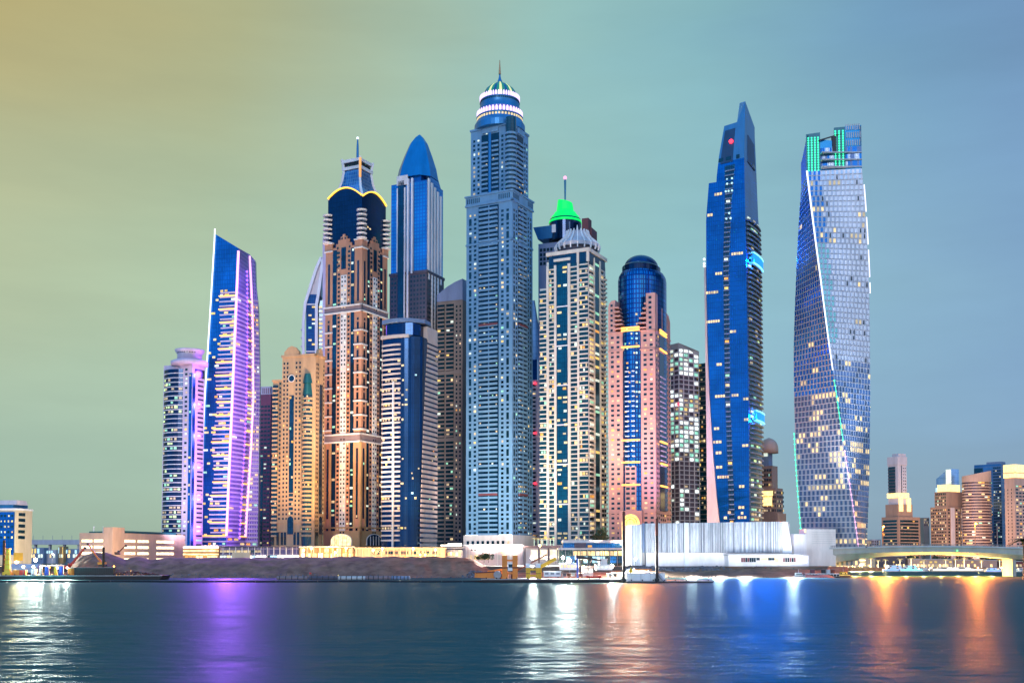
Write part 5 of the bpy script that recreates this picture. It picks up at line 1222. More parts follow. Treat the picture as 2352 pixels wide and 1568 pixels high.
SP = 3.6
def add_mats_towers():
    glass('sail_glass', (.006, .075, .24), (.010, .095, .28), rough=.5, metal=.1, pw=2, ph=3.7, lw=.2, spec=.1)
    glass('bay_dark', (.002, .025, .055), (.003, .035, .07), metal=.25, pw=1.5, ph=3.7, lw=.1, spec=.5)
    glass('win_teal', (.003, .05, .075), (.005, .075, .10), metal=.4, pw=1.4, ph=3.62, lw=.1)
    paint('facet_blue', (.006, .10, .34), rough=.3, metal=.4)
    paint('roof_teal', (.01, .10, .11), rough=.4, metal=.3); paint('white_lit_fin', (.85, .83, .82)); paint('dusk_stone', (.22, .16, .17)); paint('crown_blue', (.008, .20, .46), rough=.3, metal=.5)
    paint('concrete_blue', (.16, .22, .34)); paint('princess_wall', (.135, .28, .44)); paint('concrete_lilac', (.42, .42, .48)); paint('crown_violet', (.25, .2, .5)); paint('louvre', (.02, .06, .14), rough=.5)
    paint('white_panel', (.62, .52, .50), rough=.4); paint('side_slab', (.20, .22, .26)); paint('mast_teal', (.02, .18, .30), rough=.4); paint('spire_orange', (.50, .28, .14), rough=.5)
    paint('formwork', (.30, .30, .28)); paint('salmon_pale', (.62, .50, .52)); paint('crane_yellow', (.7, .38, .03)); paint('crown_teal', (.01, .16, .22), rough=.4)
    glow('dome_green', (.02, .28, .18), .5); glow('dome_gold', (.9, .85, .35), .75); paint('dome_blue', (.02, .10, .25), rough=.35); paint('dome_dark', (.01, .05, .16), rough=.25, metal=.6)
    glow('led_orange_dim', (1, .45, .12), .9); glow('led_pink_dim', (1, .5, .8), 1.5); glow('led_white_dim', (.9, .85, 1), 1.3); glow('lamp_panel', (.9, .95, 1), 3.2, True); glow('beacon_pink', (1, .35, .55), 1.6)
    glow('site_white', (.88, 1, .95), 1.3, var=.6); glow('site_green', (.35, .85, .62), .8, var=.6)
    glass('glass_royal', (.002, .11, .34), (.003, .13, .38), metal=.7, pw=1.5, ph=3.8, lw=.12, rough=.16); glass('glass_barrel', (.006, .17, .42), (.010, .22, .50), metal=.75, pw=2, ph=3.78, lw=.5, line=(.004, .04, .2))
    glass('glass_teal_dark', (.008, .06, .07), (.012, .09, .10), metal=.4, pw=1.6, ph=3.8); glass('slot_glass', (.01, .05, .10), (.015, .07, .13), metal=.4, pw=2, ph=3.8, lw=.4)
    glass('glass_pale', (.22, .40, .66), (.26, .44, .70), metal=.4, pw=3, ph=6); glass('win_round', (.06, .03, .05), (.08, .05, .07), metal=.3, pw=3, ph=99); glass('glass_slab', (.03, .14, .30), (.05, .20, .38), metal=.5, pw=99, ph=4, lw=1.2, line=(.12, .18, .30))
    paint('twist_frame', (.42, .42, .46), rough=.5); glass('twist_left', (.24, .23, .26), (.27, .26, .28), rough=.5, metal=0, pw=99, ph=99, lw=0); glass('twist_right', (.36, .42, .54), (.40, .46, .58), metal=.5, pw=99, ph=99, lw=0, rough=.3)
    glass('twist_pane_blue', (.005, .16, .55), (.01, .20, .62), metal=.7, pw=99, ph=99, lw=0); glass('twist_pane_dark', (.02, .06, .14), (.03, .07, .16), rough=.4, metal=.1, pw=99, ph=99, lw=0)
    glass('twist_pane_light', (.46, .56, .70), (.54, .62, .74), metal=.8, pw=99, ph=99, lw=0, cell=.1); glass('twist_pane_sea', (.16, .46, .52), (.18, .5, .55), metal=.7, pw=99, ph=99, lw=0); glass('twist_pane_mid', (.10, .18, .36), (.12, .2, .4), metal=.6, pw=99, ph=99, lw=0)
# ------------------------------------------------------------------ water, land, shore
def X2(X, D, Y=1282): return kx(X, Y)*D
def fbm(x, y, seed=0, o=5):
    from mathutils import noise
    return noise.fractal(Vector((x, y, seed*7.3)), 1.0, 2.0, o)
def setting():
    m, nt, b = newmat('water'); MATS['water'] = m
    nt.nodes.remove(b); out = nt.nodes['Material Output']; df = nt.nodes.new('ShaderNodeBsdfDiffuse'); df.inputs['Color'].default_value = (.002, .105, .118, 1)
    b = nt.nodes.new('ShaderNodeBsdfGlossy'); b.inputs['Color'].default_value = (.12, .155, .165, 1); fr = nt.nodes.new('ShaderNodeFresnel'); fr.inputs[0].default_value = 1.33
    mxs = nt.nodes.new('ShaderNodeMixShader'); nt.links.new(fr.outputs[0], mxs.inputs[0]); nt.links.new(df.outputs[0], mxs.inputs[1]); nt.links.new(b.outputs[0], mxs.inputs[2]); nt.links.new(mxs.outputs[0], out.inputs['Surface'])
    g = nt.nodes.new('ShaderNodeNewGeometry'); mp = nt.nodes.new('ShaderNodeMapping'); mp.inputs['Scale'].default_value = (.5, 1.2, 1)
    n1 = nt.nodes.new('ShaderNodeTexNoise'); n1.inputs['Scale'].default_value = .30; n1.inputs['Detail'].default_value = 8; n1.inputs['Roughness'].default_value = .68
    nt.links.new(g.outputs['Position'], mp.inputs[0]); nt.links.new(mp.outputs[0], n1.inputs['Vector'])
    mp2 = nt.nodes.new('ShaderNodeMapping'); mp2.inputs['Scale'].default_value = (.012, .07, 1)
    n2 = nt.nodes.new('ShaderNodeTexNoise'); n2.inputs['Scale'].default_value = 1.; n2.inputs['Detail'].default_value = 3
    nt.links.new(g.outputs['Position'], mp2.inputs[0]); nt.links.new(mp2.outputs[0], n2.inputs['Vector'])
    rr = nt.nodes.new('ShaderNodeMapRange'); rr.inputs[1].default_value = .35; rr.inputs[2].default_value = .65; rr.inputs[3].default_value = .32; rr.inputs[4].default_value = .41
    nt.links.new(n2.outputs['Fac'], rr.inputs[0]); nt.links.new(rr.outputs[0], b.inputs['Roughness'])
    bp = nt.nodes.new('ShaderNodeBump'); bp.inputs['Strength'].default_value = 1.; bp.inputs['Distance'].default_value = .35
    nt.links.new(n1.outputs['Fac'], bp.inputs['Height']); nt.links.new(bp.outputs[0], b.inputs['Normal']); nt.links.new(bp.outputs[0], fr.inputs['Normal'])
    # the sea: a wide sheet, and real ripples over the stretch one looks across
    mb = MB(); mb.quad([(-4000, -1500, -.4), (4000, -1500, -.4), (4000, 9000, -.4), (-4000, 9000, -.4)], 'water'); o = mb.build('water'); o['kind'] = 'structure'
    from mathutils import noise
    mb = MB(); k = mb.mi('water'); NX, NY = 560, 420; i0, i1 = 1/70., 1/1190.
    for j in range(NY+1):
        y = 1/(i0+(i1-i0)*j/NY); f2 = min(1, 260/y)**1.5; f3 = min(1, 170/y)**2
        for i in range(NX+1):
            x = (i/NX-.5)*1.3*y
            z = .11*noise.noise((x*.035, y*.11, 1.)) + f2*.09*noise.noise((x*.13, y*.33, 5.)) + f3*.05*noise.noise((x*.42, y*.85, 9.)); mb.v.append((x, y, z))
    for j in range(NY):
        for i in range(NX):
            a = j*(NX+1)+i; mb.f.append((a, a+1, a+NX+2, a+NX+1)); mb.m.append(k)
    o = mb.build('water', None, True); o['kind'] = 'structure'
    # land
    paint('ground_soil', (.15, .11, .09), rough=.95, var=.3, scale=.05, streak=False); paint('sand', (.215, .115, .075), rough=.95, var=.35, scale=.12, streak=False, bump=.6)
    paint('rubble', (.13, .13, .155), rough=.95, var=.5, scale=.35, streak=False, bump=1.); paint('quay_red', (.30, .12, .08), var=.25)
    mb = MB(); XR = 205
    mb.prism([(-3000, 722), (XR, 722), (XR, 1120), (XR, 1120.01), (-3000, 1120.01)], -2, GZ, 'ground_soil')
    mb.prism([(-3000, 1120.02), (4000, 1120.02), (4000, 8000), (-3000, 8000)], -2, 3.0, 'ground_soil'); o = mb.build('ground'); o['kind'] = 'structure'
    # sand bank (left), as a height field
    def field(name, x0, x1, y0, y1, nx, ny, fn, mat, smooth=True):
        mb = MB(); k = mb.mi(mat); 
        for j in range(ny+1):
            for i in range(nx+1):
                x = x0+(x1-x0)*i/nx; y = y0+(y1-y0)*j/ny; mb.v.append((x, y, fn(x, y)))
        for j in range(ny):
            for i in range(nx):
                a = j*(nx+1)+i; mb.f.append((a, a+1, a+nx+2, a+nx+1)); mb.m.append(k)
        o = mb.build(name, None, smooth); o['kind'] = 'structure'; return o
    TOP = [(-200, 1318), (0, 1312), (150, 1306), (165, 1292), (183, 1279), (215, 1268), (245, 1269), (270, 1277), (290, 1284), (300, 1280), (318, 1278), (350, 1285), (375, 1283), (392, 1280), (420, 1281), (470, 1280), (550, 1281), (650, 1279), (760, 1278), (850, 1278), (930, 1278), (1000, 1277.5), (1015, 1280), (1060, 1279.5), (1090, 1285), (1110, 1296), (1130, 1306), (1200, 1310), (1400, 1309), (1445, 1297), (1500, 1299), (1600, 1301), (1850, 1301), (1905, 1304), (1930, 1330)]
    def bank(x, y):
        X = CX + x/y*F*1.0
        ridge = zof(interp(TOP, X), 735) + .6*fbm(x*.06, y*.06, 3)+.25*fbm(x*.25, y*.25, 5)
        t = (y-688-4*fbm(x*.02, 0, 2))/(735-688)
        if t <= 0: return -1.5 + t*4
        t = min(t, 1.25); s = math.sin(min(t, 1)*math.pi/2)**1.15
        z = -1.2 + (ridge+1.2)*s
        gul = abs(fbm(x*.035, y*.012, 9, 4)); z -= 1.6*gul*math.sin(min(t, 1)*math.pi)*(ridge/13)
        z += .5*fbm(x*.12, y*.12, 4)*min(1, t*3)
        if t > 1: z = max(ridge-(t-1)*14, GZ-.4)
        return z
    field('sand_bank', -345, 222, 676, 750, 420, 64, bank, 'sand')
    # rubble slope in front of the white hall: individual stones drawn as one mass
    mb = MB(); rng = random.Random(4)
    def stone(x, y, z, r):
        pts = [Vector((math.cos(a)*rng.uniform(.7, 1.1), math.sin(a)*rng.uniform(.7, 1.1), 0)) for a in [2*math.pi*i/6 for i in range(6)]]
        mb.hexa([(x+p.x*r, y+p.y*r, z-r*.4) for p in pts], [(x+p.x*r*.6, y+p.y*r*.6, z+r*.55+rng.uniform(-.2, .2)*r) for p in pts], 'rubble')
    for i in range(1500):
        X = rng.uniform(1430, 1680); y = rng.uniform(711, 727); x = kx(X, 1290)*y
        if X > 1560 and rng.random() < (X-1560)/140: continue
        stone(x, y, bank(x, y)+.1, rng.uniform(.35, 1.1))
    for i in range(700):
        X = rng.uniform(60, 1905); y = rng.uniform(690, 697); x = kx(X, 1310)*y; stone(x, y, max(bank(x, y), -.2)+.05, rng.uniform(.25, .7))
    for i in range(260):
        X = rng.gauss(1115, 20); y = rng.uniform(690, 703); x = kx(X, 1310)*y; stone(x, y, max(bank(x, y), 0)+.2, rng.uniform(.5, 1.5))
    o = mb.build('rubble_stones'); o['kind'] = 'stuff'

# ------------------------------------------------------------------ low buildings along the shore
class Block:
    """a low building whose front is read between two picture columns at depth D"""
    def __init__(s, name, label, X0, X1, D, D1=None, deep=20, cat='building', zg=GZ):
        D1 = D1 or D; a = (kx(X0, 1270)*D, D); b = (kx(X1, 1270)*D1, D1); s.D = D; s.zg = zg
        s.root = empty(name, (a[0], a[1], zg), math.atan2(b[1]-a[1], b[0]-a[0]), label, cat); s.w = math.hypot(b[0]-a[0], b[1]-a[1]); s.deep = deep; s.X0, s.X1 = X0, X1
        s.f = Face((0, 0), (s.w, 0)); s.win = []; s.rng = random.Random(int(X0))
    def u(s, X): return (X-s.X0)/(s.X1-s.X0)*s.w
    def h(s, Y): return zof(Y, s.D)-s.zg
    def box(s, name, X0, X1, Y0, Y1, out, inn, m, label=None, par=None):
        mb = MB(); s.f.box(mb, s.u(X0), s.u(X1), s.h(Y0) if Y0 else 0, s.h(Y1), out, inn, m); return part(mb, name, par or s.root, label=label)
    def panes(s, X0, X1, Y0, Y1, n, mats, gap=.12, out=.3, name='window'):
        for i in range(n):
            a = s.u(X0)+(s.u(X1)-s.u(X0))*(i+.5)/n; wd = (s.u(X1)-s.u(X0))/n*(1-gap); z0, z1 = s.h(Y0), s.h(Y1); m = s.rng.choice(mats)
            s.win.append((unit(m), s.f.at(a, out, (z0+z1)/2), 0, (wd, 1, z1-z0), wd*(z1-z0)))
    def finish(s):
        if s.win: emit(s.root, 'window', s.win)
def low_buildings():
    lamps = []
    # left-edge office
    D = 905; t = Tower('office_building', 'white-cornered office block with blue glass bays, cut by the left edge', 36, -40, 74, D, 14, Yr=1200, cat='building', seed=201)
    w, d = t.w, t.d; top = t.h(1171); b = MB(); b.box(0, w, 0, d, 0, top, 'cream_lit'); part(b, 'wall', t.root)
    t.strip(t.front, 0, w-1.0, 8, t.h(1175), 'glass_blue', .6)
    t.grid(t.front, 0, w-1.2, 20, t.h(1178), 9, 4.3, .5, .42, .55, (4, 3, 1, 0, 1), dark='win_band', out=.7)
    t.grid(t.right, 2, d*.62, t.h(1240), t.h(1174), 1, 4.4, .75, .55, .0, dark='win_band')
    m = MB(); m.box(-.5, w+.5, -.5, d+.5, top, top+1.6, 'white_wall'); m.box(-.5, w-3, .5, d-2, top+1.6, t.h(1158), 'roof_blue'); part(m, 'parapet', t.root)
    m = MB(); pts = arc((-2, -.5), (w+.5, -.5), 1.5, 6); m.prism(pts+[(w+.5, d*.7), (-2, d*.7)], t.h(1158), t.h(1148), 'salmon_pale', [(p[0]*.97, p[1]+2) for p in pts]+[(w-.8, d*.65), (-2, d*.65)]); part(m, 'roof', t.root)
    t.finish()
    # far viaduct
    D = 1500; org = P(130, 1250, D); r = empty('viaduct', (org.x, D, 3), 0, 'distant elevated roadway between the white-cornered office and the car park', 'bridge')
    mb = MB(); x0, x1 = X2(60, D)-org.x, X2(260, D)-org.x; z0, z1 = zof(1250, D)-3, zof(1239, D)-3; mb.box(x0, x1, 0, 14, z0, z1, 'concrete_lilac'); part(mb, 'deck', r)
    for i in range(6): mb = MB(); x = x0+(x1-x0)*(i+.5)/6; mb.box(x-1.2, x+1.2, 4, 9, 0, z0, 'concrete_lilac'); part(mb, 'pier', r)
    for i in range(9): mb = MB(); x = x0+(x1-x0)*(i+.5)/9; mb.box(x-.2, x+.2, 6, 6.4, z1, z1+6, 'grey_metal'); part(mb, 'post', r)
    # distant low town with lights
    D = 1380; rng = random.Random(12)
    for i, (xa, xb, yt, lab) in enumerate(((62, 100, 1257, 'low lit building far behind the office at the left edge'), (100, 128, 1262, 'low pale shed in the distance, left of the yellow-lit block'), (133, 146, 1254, 'small yellow-lit block standing under the distant roadway'), (148, 186, 1260, 'low lit warehouse beside the car park, in the distance'))):
        bl = Block('low_building', lab, xa, xb, D+i*8, cat='building', zg=3.0); c = ['concrete_blue', 'concrete_lilac', 'ochre_wall', 'concrete_blue'][i]
        bl.box('wall', xa, xb, None, yt, 0, 15, c); bl.panes(xa+1, xb-1, 1280, 1272, 6, ['shop_glow', 'lit_warm', 'lit_white', c], .25); bl.panes(xa+1, xb-1, 1270, yt+2, 5, ['lit_cool', 'lit_yellow', c, c], .4); bl.finish()
    # multi-storey car park
    D = 775; t = Tower('parking_garage', 'peach multi-storey car park with blazing open floors and green roof edge', 258, 183, 424, D, 16, Yr=1240, cat='parking garage', seed=203)
    w, d = t.w, t.d; top = t.h(1224); b = MB(); b.box(1.6, w-1.6, 1.6, d-1.6, 0, top-1, 'hall_core'); part(b, 'core_wall', t.root)
    for f, segs in ((t.front, ((.06, .40), (.44, .98))), (t.right, ((.10, .30), (.32, .48), (.58, .84)))):
        L = f.len
        for k in range(5):
            z0 = top-4.2-k*4.4
            for a, e in segs:
                for q in range(3): o = MB(); aa, ee = a+(e-a)*q/3, a+(e-a)*(q+1)/3; f.box(o, L*aa, L*ee, z0-1.9, z0, -.2, 1.2, 'hall_glow'); part(o, 'lit_bay', t.root)
            o = MB(); f.box(o, 0, L, z0-4.4, z0-1.9, .2, .4, 'peach_wall'); part(o, 'parapet', t.root)
        cuts = [0] + [x for s_ in segs for x in s_] + [1]
        for a, e in zip(cuts[::2], cuts[1::2]): o = MB(); f.box(o, L*a, L*e, 0, top, .35, .4, 'peach_wall'); part(o, 'wall', t.root)
        o = MB(); f.box(o, 0, L, top-4.2, top+.4, .3, .4, 'peach_wall'); part(o, 'parapet', t.root)
    o = MB(); o.box(w-7, w+.6, -.6, 13, 0, t.h(1210), 'peach_wall'); part(o, 'stair_tower', t.root)
    o = MB(); t.right.box(o, 14, d*.86, top+.4, top+2.0, .4, .4, 'roof_teal'); t.front.box(o, w*.3, w-8, top+.4, top+1.4, .4, .4, 'roof_teal'); part(o, 'roof_edge', t.root)
    for u in (.42, .70): o = MB(); t.front.box(o, w*u, w*u+.25, top, top+5, 0, .3, 'white_paint'); part(o, 'flagpole', t.root)
    # podium row
    b = Block('terrace_building', 'low glowing terrace with bright light bands below the pink-striped tower', 421, 502, 800); b.box('wall', 421, 502, None, 1256, 0, 18, 'ochre_wall')
    for Y in (1258, 1266, 1274): b.box('light_band', 421, 502, Y, Y-3.4, .6, 0, 'shop_white' if Y == 1258 else 'shop_glow')
    b.box('roof_edge', 423, 500, 1254.5, 1252.5, .4, 12, 'pale_stone'); b.panes(425, 500, 1283, 1276, 9, ['shop_white', 'shop_glow', 'lit_orange']); b.finish()
    b = Block('shopping_arcade', 'dark glazed arcade with white mullions and lit ground floor, left of the golden gallery', 503, 686, 802); b.box('glass_wall', 503, 686, None, 1256, 0, 18, 'purple_glass')
    b.box('roof', 500, 688, 1256, 1253.5, 1.0, 18, 'dusk_brown')
    for i in range(12): b.box('mullion', 512+i*14.5, 513.2+i*14.5, None, 1256, .5, 0, 'white_wall')
    b.panes(505, 686, 1282, 1275, 22, ['shop_white', 'lit_white', 'shop_glow', 'lit_cool', 'win_band']); b.panes(505, 600, 1268, 1263, 12, ['win_band', 'lit_dim', 'lit_warm']); b.box('entrance_wall', 534, 575, 1285, 1268, 1.5, 0, 'cream_lit'); b.box('light_band', 640, 687, 1279, 1274.6, 2.0, 0, 'shop_white'); b.finish()
    b = Block('gallery_building', 'golden brightly lit gallery at the foot of the brick tower', 687, 813, 800); b.box('wall', 687, 813, None, 1255, 0, 18, 'ochre_wall'); b.box('roof_edge', 686, 814, 1256.5, 1254, .8, 3, 'pale_stone')
    for i in range(9): b.box('column', 690+i*14.6, 693.5+i*14.6, None, 1256, 1.2, 0, 'cream_lit')
    b.panes(688, 813, 1281, 1270, 9, ['shop_glow', 'shop_white', 'lit_warm'], .3, .5); b.panes(688, 813, 1268, 1259, 9, ['shop_glow', 'lit_orange', 'lit_warm', 'ochre_wall'], .3, .5); b.finish()
    b = Block('shop_terrace', 'long peach terrace wall with columns and shaded shopfronts left of the pale block', 815, 1024, 798); b.box('wall', 815, 1024, None, 1259, 0, 18, 'peach_lit'); b.box('parapet', 814, 1025, 1260, 1256.5, .8, 2, 'cream_lit')
    for i in range(15): b.box('column', 818+i*14.4, 820+i*14.4, None, 1257, 1.3, 0, 'cream_lit')
    b.panes(855, 1010, 1272, 1265, 26, ['win_dark', 'dusk_brown', 'lit_dim', 'dusk_brown'], .15, .4); b.panes(860, 1005, 1281, 1276, 13, ['lit_orange', 'peach_wall', 'peach_wall', 'lit_dim'], .4, .4); b.finish()
    b = Block('shop_kiosk', 'small white-roofed shop with a bright sign box between peach terrace and pale block', 1013, 1062, 805); b.box('wall', 1013, 1062, None, 1262, 0, 12, 'pale_stone'); b.box('roof', 1010, 1064, 1259, 1256, 1.5, 12, 'concrete'); b.box('light_box', 1012, 1030, 1253.5, 1250, 0, 3, 'shop_white'); b.box('light_box', 1028, 1060, 1253.5, 1247, .8, 3, 'shop_white'); b.panes(1016, 1058, 1276, 1268, 7, ['lit_white', 'win_band', 'lit_warm']); b.finish()
    b = Block('podium_building', 'pale pinkish two-storey podium in front of the tallest tower', 1063, 1201, 812); b.box('wall', 1063, 1201, None, 1252.5, 0, 24, 'salmon_pale'); b.box('parapet', 1062, 1202, 1253, 1250, .7, 2, 'pale_stone')
    for X in (1070, 1077, 1112, 1142, 1172, 1193): b.box('pilaster', X, X+2, None, 1252, .7, 0, 'pale_stone')
    b.panes(1150, 1190, 1270, 1265, 4, ['lit_warm', 'lit_white'], .05); b.panes(1080, 1140, 1264, 1260, 8, ['salmon_wall', 'win_dark'], .5); b.panes(1074, 1190, 1284, 1274, 9, ['lit_dim', 'lit_warm', 'concrete'], .3); b.finish()
    b = Block('pavilion', 'grey flat-roofed pavilion with tall lit shop windows below the palms', 1203, 1286, 806); b.box('wall', 1203, 1286, None, 1258, 0, 20, 'concrete_lilac'); b.box('roof', 1202, 1287, 1258, 1252.5, 1.2, 20, 'dusk_stone')
    for X in (1204, 1236, 1258, 1283): b.box('column', X, X+3.5, None, 1258, 1.4, 0, 'dusk_brown')
    b.panes(1216, 1282, 1284, 1262, 3, ['hall_pane'], .28, .5); b.panes(1216, 1282, 1280, 1276, 3, ['shop_white'], .3, .7); b.finish()
    b = Block('restaurant', 'two-storey blue glass restaurant with pale roof slabs, left of the white hall', 1284, 1446, 780); b.box('wall', 1284, 1446, None, 1262, -1, 26, 'glass_teal_dark'); b.box('terrace_slab', 1282, 1444, 1262, 1257.5, 2.5, 26, 'pale_stone'); b.box('glass_wall', 1294, 1446, 1257.5, 1246, -3, 20, 'glass_blue'); b.box('roof', 1292, 1449, 1246, 1240, 1.0, 20, 'pale_stone'); b.box('planter_wall', 1320, 1346, 1257, 1246, 3.5, 0, 'dusk_brown'); b.box('bar_sign', 1350, 1359, 1256, 1251.5, 3.0, 0, 'lit_orange')
    b.panes(1316, 1440, 1275, 1265, 12, ['shop_glow', 'lit_warm', 'hall_pane', 'lit_warm'], .14, .5); b.panes(1300, 1440, 1292, 1277, 14, ['glass_blue', 'glass_teal_dark', 'lit_cool', 'glass_blue'], .1, .5)
    for i in range(9): b.box('column', 1298+i*17, 1299.2+i*17, None, 1262, 2.0, 0, 'grey_metal')
    b.box('lit_fascia', 1424, 1447, 1251, 1246.5, .6, 0, 'lit_cool'); b.finish()
    # white hall with the corrugated screen
    D = 722; b = Block('exhibition_hall', 'long white hall clad in vertical corrugated metal sheets on a plain base by the shore', 1451, 1819, D, 735, cat='exhibition hall'); z0 = b.h(1270)
    b.box('core_wall', 1486, 1816, None, 1201, -1.2, 40, 'concrete'); b.box('base_wall', 1484, 1812, None, 1268.5, 0, 2, 'white_wall'); b.box('left_wing', 1455, 1484, None, 1204, -3.2, 30, 'concrete')
    rng = random.Random(15); paint('sheet_grey', (.34, .36, .42), rough=.35, metal=.3)
    def corr(Xa, Xb, Yb, Yt0, Yt1, out, name='corrugated_screen'):
        n = int((Xb-Xa)*1.15); mb = MB(); tops = []; pts = []
        for i in range(n+1):
            u = b.u(Xa)+(b.u(Xb)-b.u(Xa))*i/n; pts.append((u, out+(.55 if i % 2 else 0)*rng.uniform(.3, 1.8)))
        for i in range(n):
            (u0, o0), (u1, o1) = pts[i], pts[i+1]; t0 = b.h(Yt0+(Yt1-Yt0)*i/n); t1 = b.h(Yt0+(Yt1-Yt0)*(i+1)/n); zb = b.h(Yb)
            p = [b.f.at(u0, o0, zb), b.f.at(u1, o1, zb), b.f.at(u1, -1, zb), b.f.at(u0, -1, zb)]; q = [b.f.at(u0, o0, t0), b.f.at(u1, o1, t1), b.f.at(u1, -1, t1), b.f.at(u0, -1, t0)]
            mb.hexa(p, q, rng.choice(('sheet_white', 'sheet_white', 'sheet_white', 'sheet_grey')))
        return part(mb, name, b.root)
    corr(1451, 1475, 1298, 1204.5, 1204, -2); corr(1480, 1570, 1268, 1201.5, 1200, .9); corr(1578, 1670, 1268, 1200, 1198, .6); corr(1673, 1789, 1268, 1198, 1196, .9)
    b.box('corner_pier', 1569, 1579, None, 1199.5, 1.6, 0, 'sheet_plain'); b.box('joint', 1475, 1481, 1268, 1201, .3, 0, 'concrete_blue'); b.box('joint', 1669, 1674, 1268, 1198, .3, 0, 'concrete_lilac'); b.box('joint', 1788, 1796, 1268, 1197, .3, 0, 'concrete')
    mb = MB(); u0, u1, u2 = b.u(1796), b.u(1818), b.u(1823); mb.prism([(u0, -1.5), (u1, -1.5), (u2, 2), (u2, 30), (u0, 30)], b.h(1270), b.h(1196), 'sheet_glow', [(u0, -1.5), (u1-3, -1.5), (u2-2.5, 2), (u2-2.5, 30), (u0, 30)]); part(mb, 'end_wall', b.root)
    b.box('gable_wall', 1806, 1822, None, 1271, 0, 10, 'white_wall')
    b.box('entrance_wing', 1662, 1846, None, 1275, 9, 8, 'white_wall'); b.box('eaves', 1660, 1830, 1275, 1272, 9.6, 8, 'concrete')
    b.panes(1690, 1724, 1290, 1280, 7, ['win_dark', 'maroon', 'win_band'], .15, 9.1); b.panes(1725, 1733, 1286, 1280, 2, ['win_dark'], .1, 9.1); b.panes(1734, 1752, 1286, 1280, 2, ['lit_white', 'lit_warm'], .05, 9.1); b.panes(1752, 1767, 1286, 1280, 4, ['win_dark'], .1, 9.1); b.panes(1767, 1784, 1291, 1280, 2, ['shop_glow', 'lit_warm'], .05, 9.1); b.panes(1786, 1816, 1290, 1280, 6, ['win_dark', 'maroon'], .2, 9.1); b.panes(1817, 1842, 1291, 1279, 3, ['shop_glow', 'shop_white'], .05, 9.1)
    b.finish()
    # white block under the twisted tower
    b = Block('service_building', 'plain pale block with ribbed upper wall at the foot of the twisted tower', 1850, 1920, 742, 748); b.box('wall', 1850, 1920, None, 1214, 0, 8, 'pale_stone')
    for i in range(6): b.box('groove', 1866, 1918, 1222+i*5, 1221.4+i*5, .15, 0, 'concrete')
    b.box('side_wall', 1822, 1851, None, 1226, 1, 7, 'white_wall'); b.box('corner_light', 1848, 1850.5, 1222, 1214, .6, 0, 'shop_glow')
    b.finish()
    # small far blocks on the right
    for xa, xb, yt, lab, m in ((1984, 2003, 1240, 'small pink apartment block far away just right of the twisted tower', 'salmon_wall'), (2002, 2024, 1238, 'small salmon block next to the stepped brown tower', 'salmon_pale'), (2122, 2136, 1188, 'slim pinkish tower squeezed at the left of the gold-crowned brown tower', 'salmon_wall'), (2112, 2124, 1246, 'tiny peach block low between the two brown towers', 'peach_wall')):
        bl = Block('apartment_block', lab, xa, xb, 1520, cat='building', zg=3.0); bl.box('wall', xa, xb, None, yt, 0, 20, m)
        for k in range(3): bl.panes(xa+1, xb-1, yt+7+k*6, yt+3+k*6, 4, ['win_dark', 'lit_dim', 'maroon'], .5)
        bl.finish()

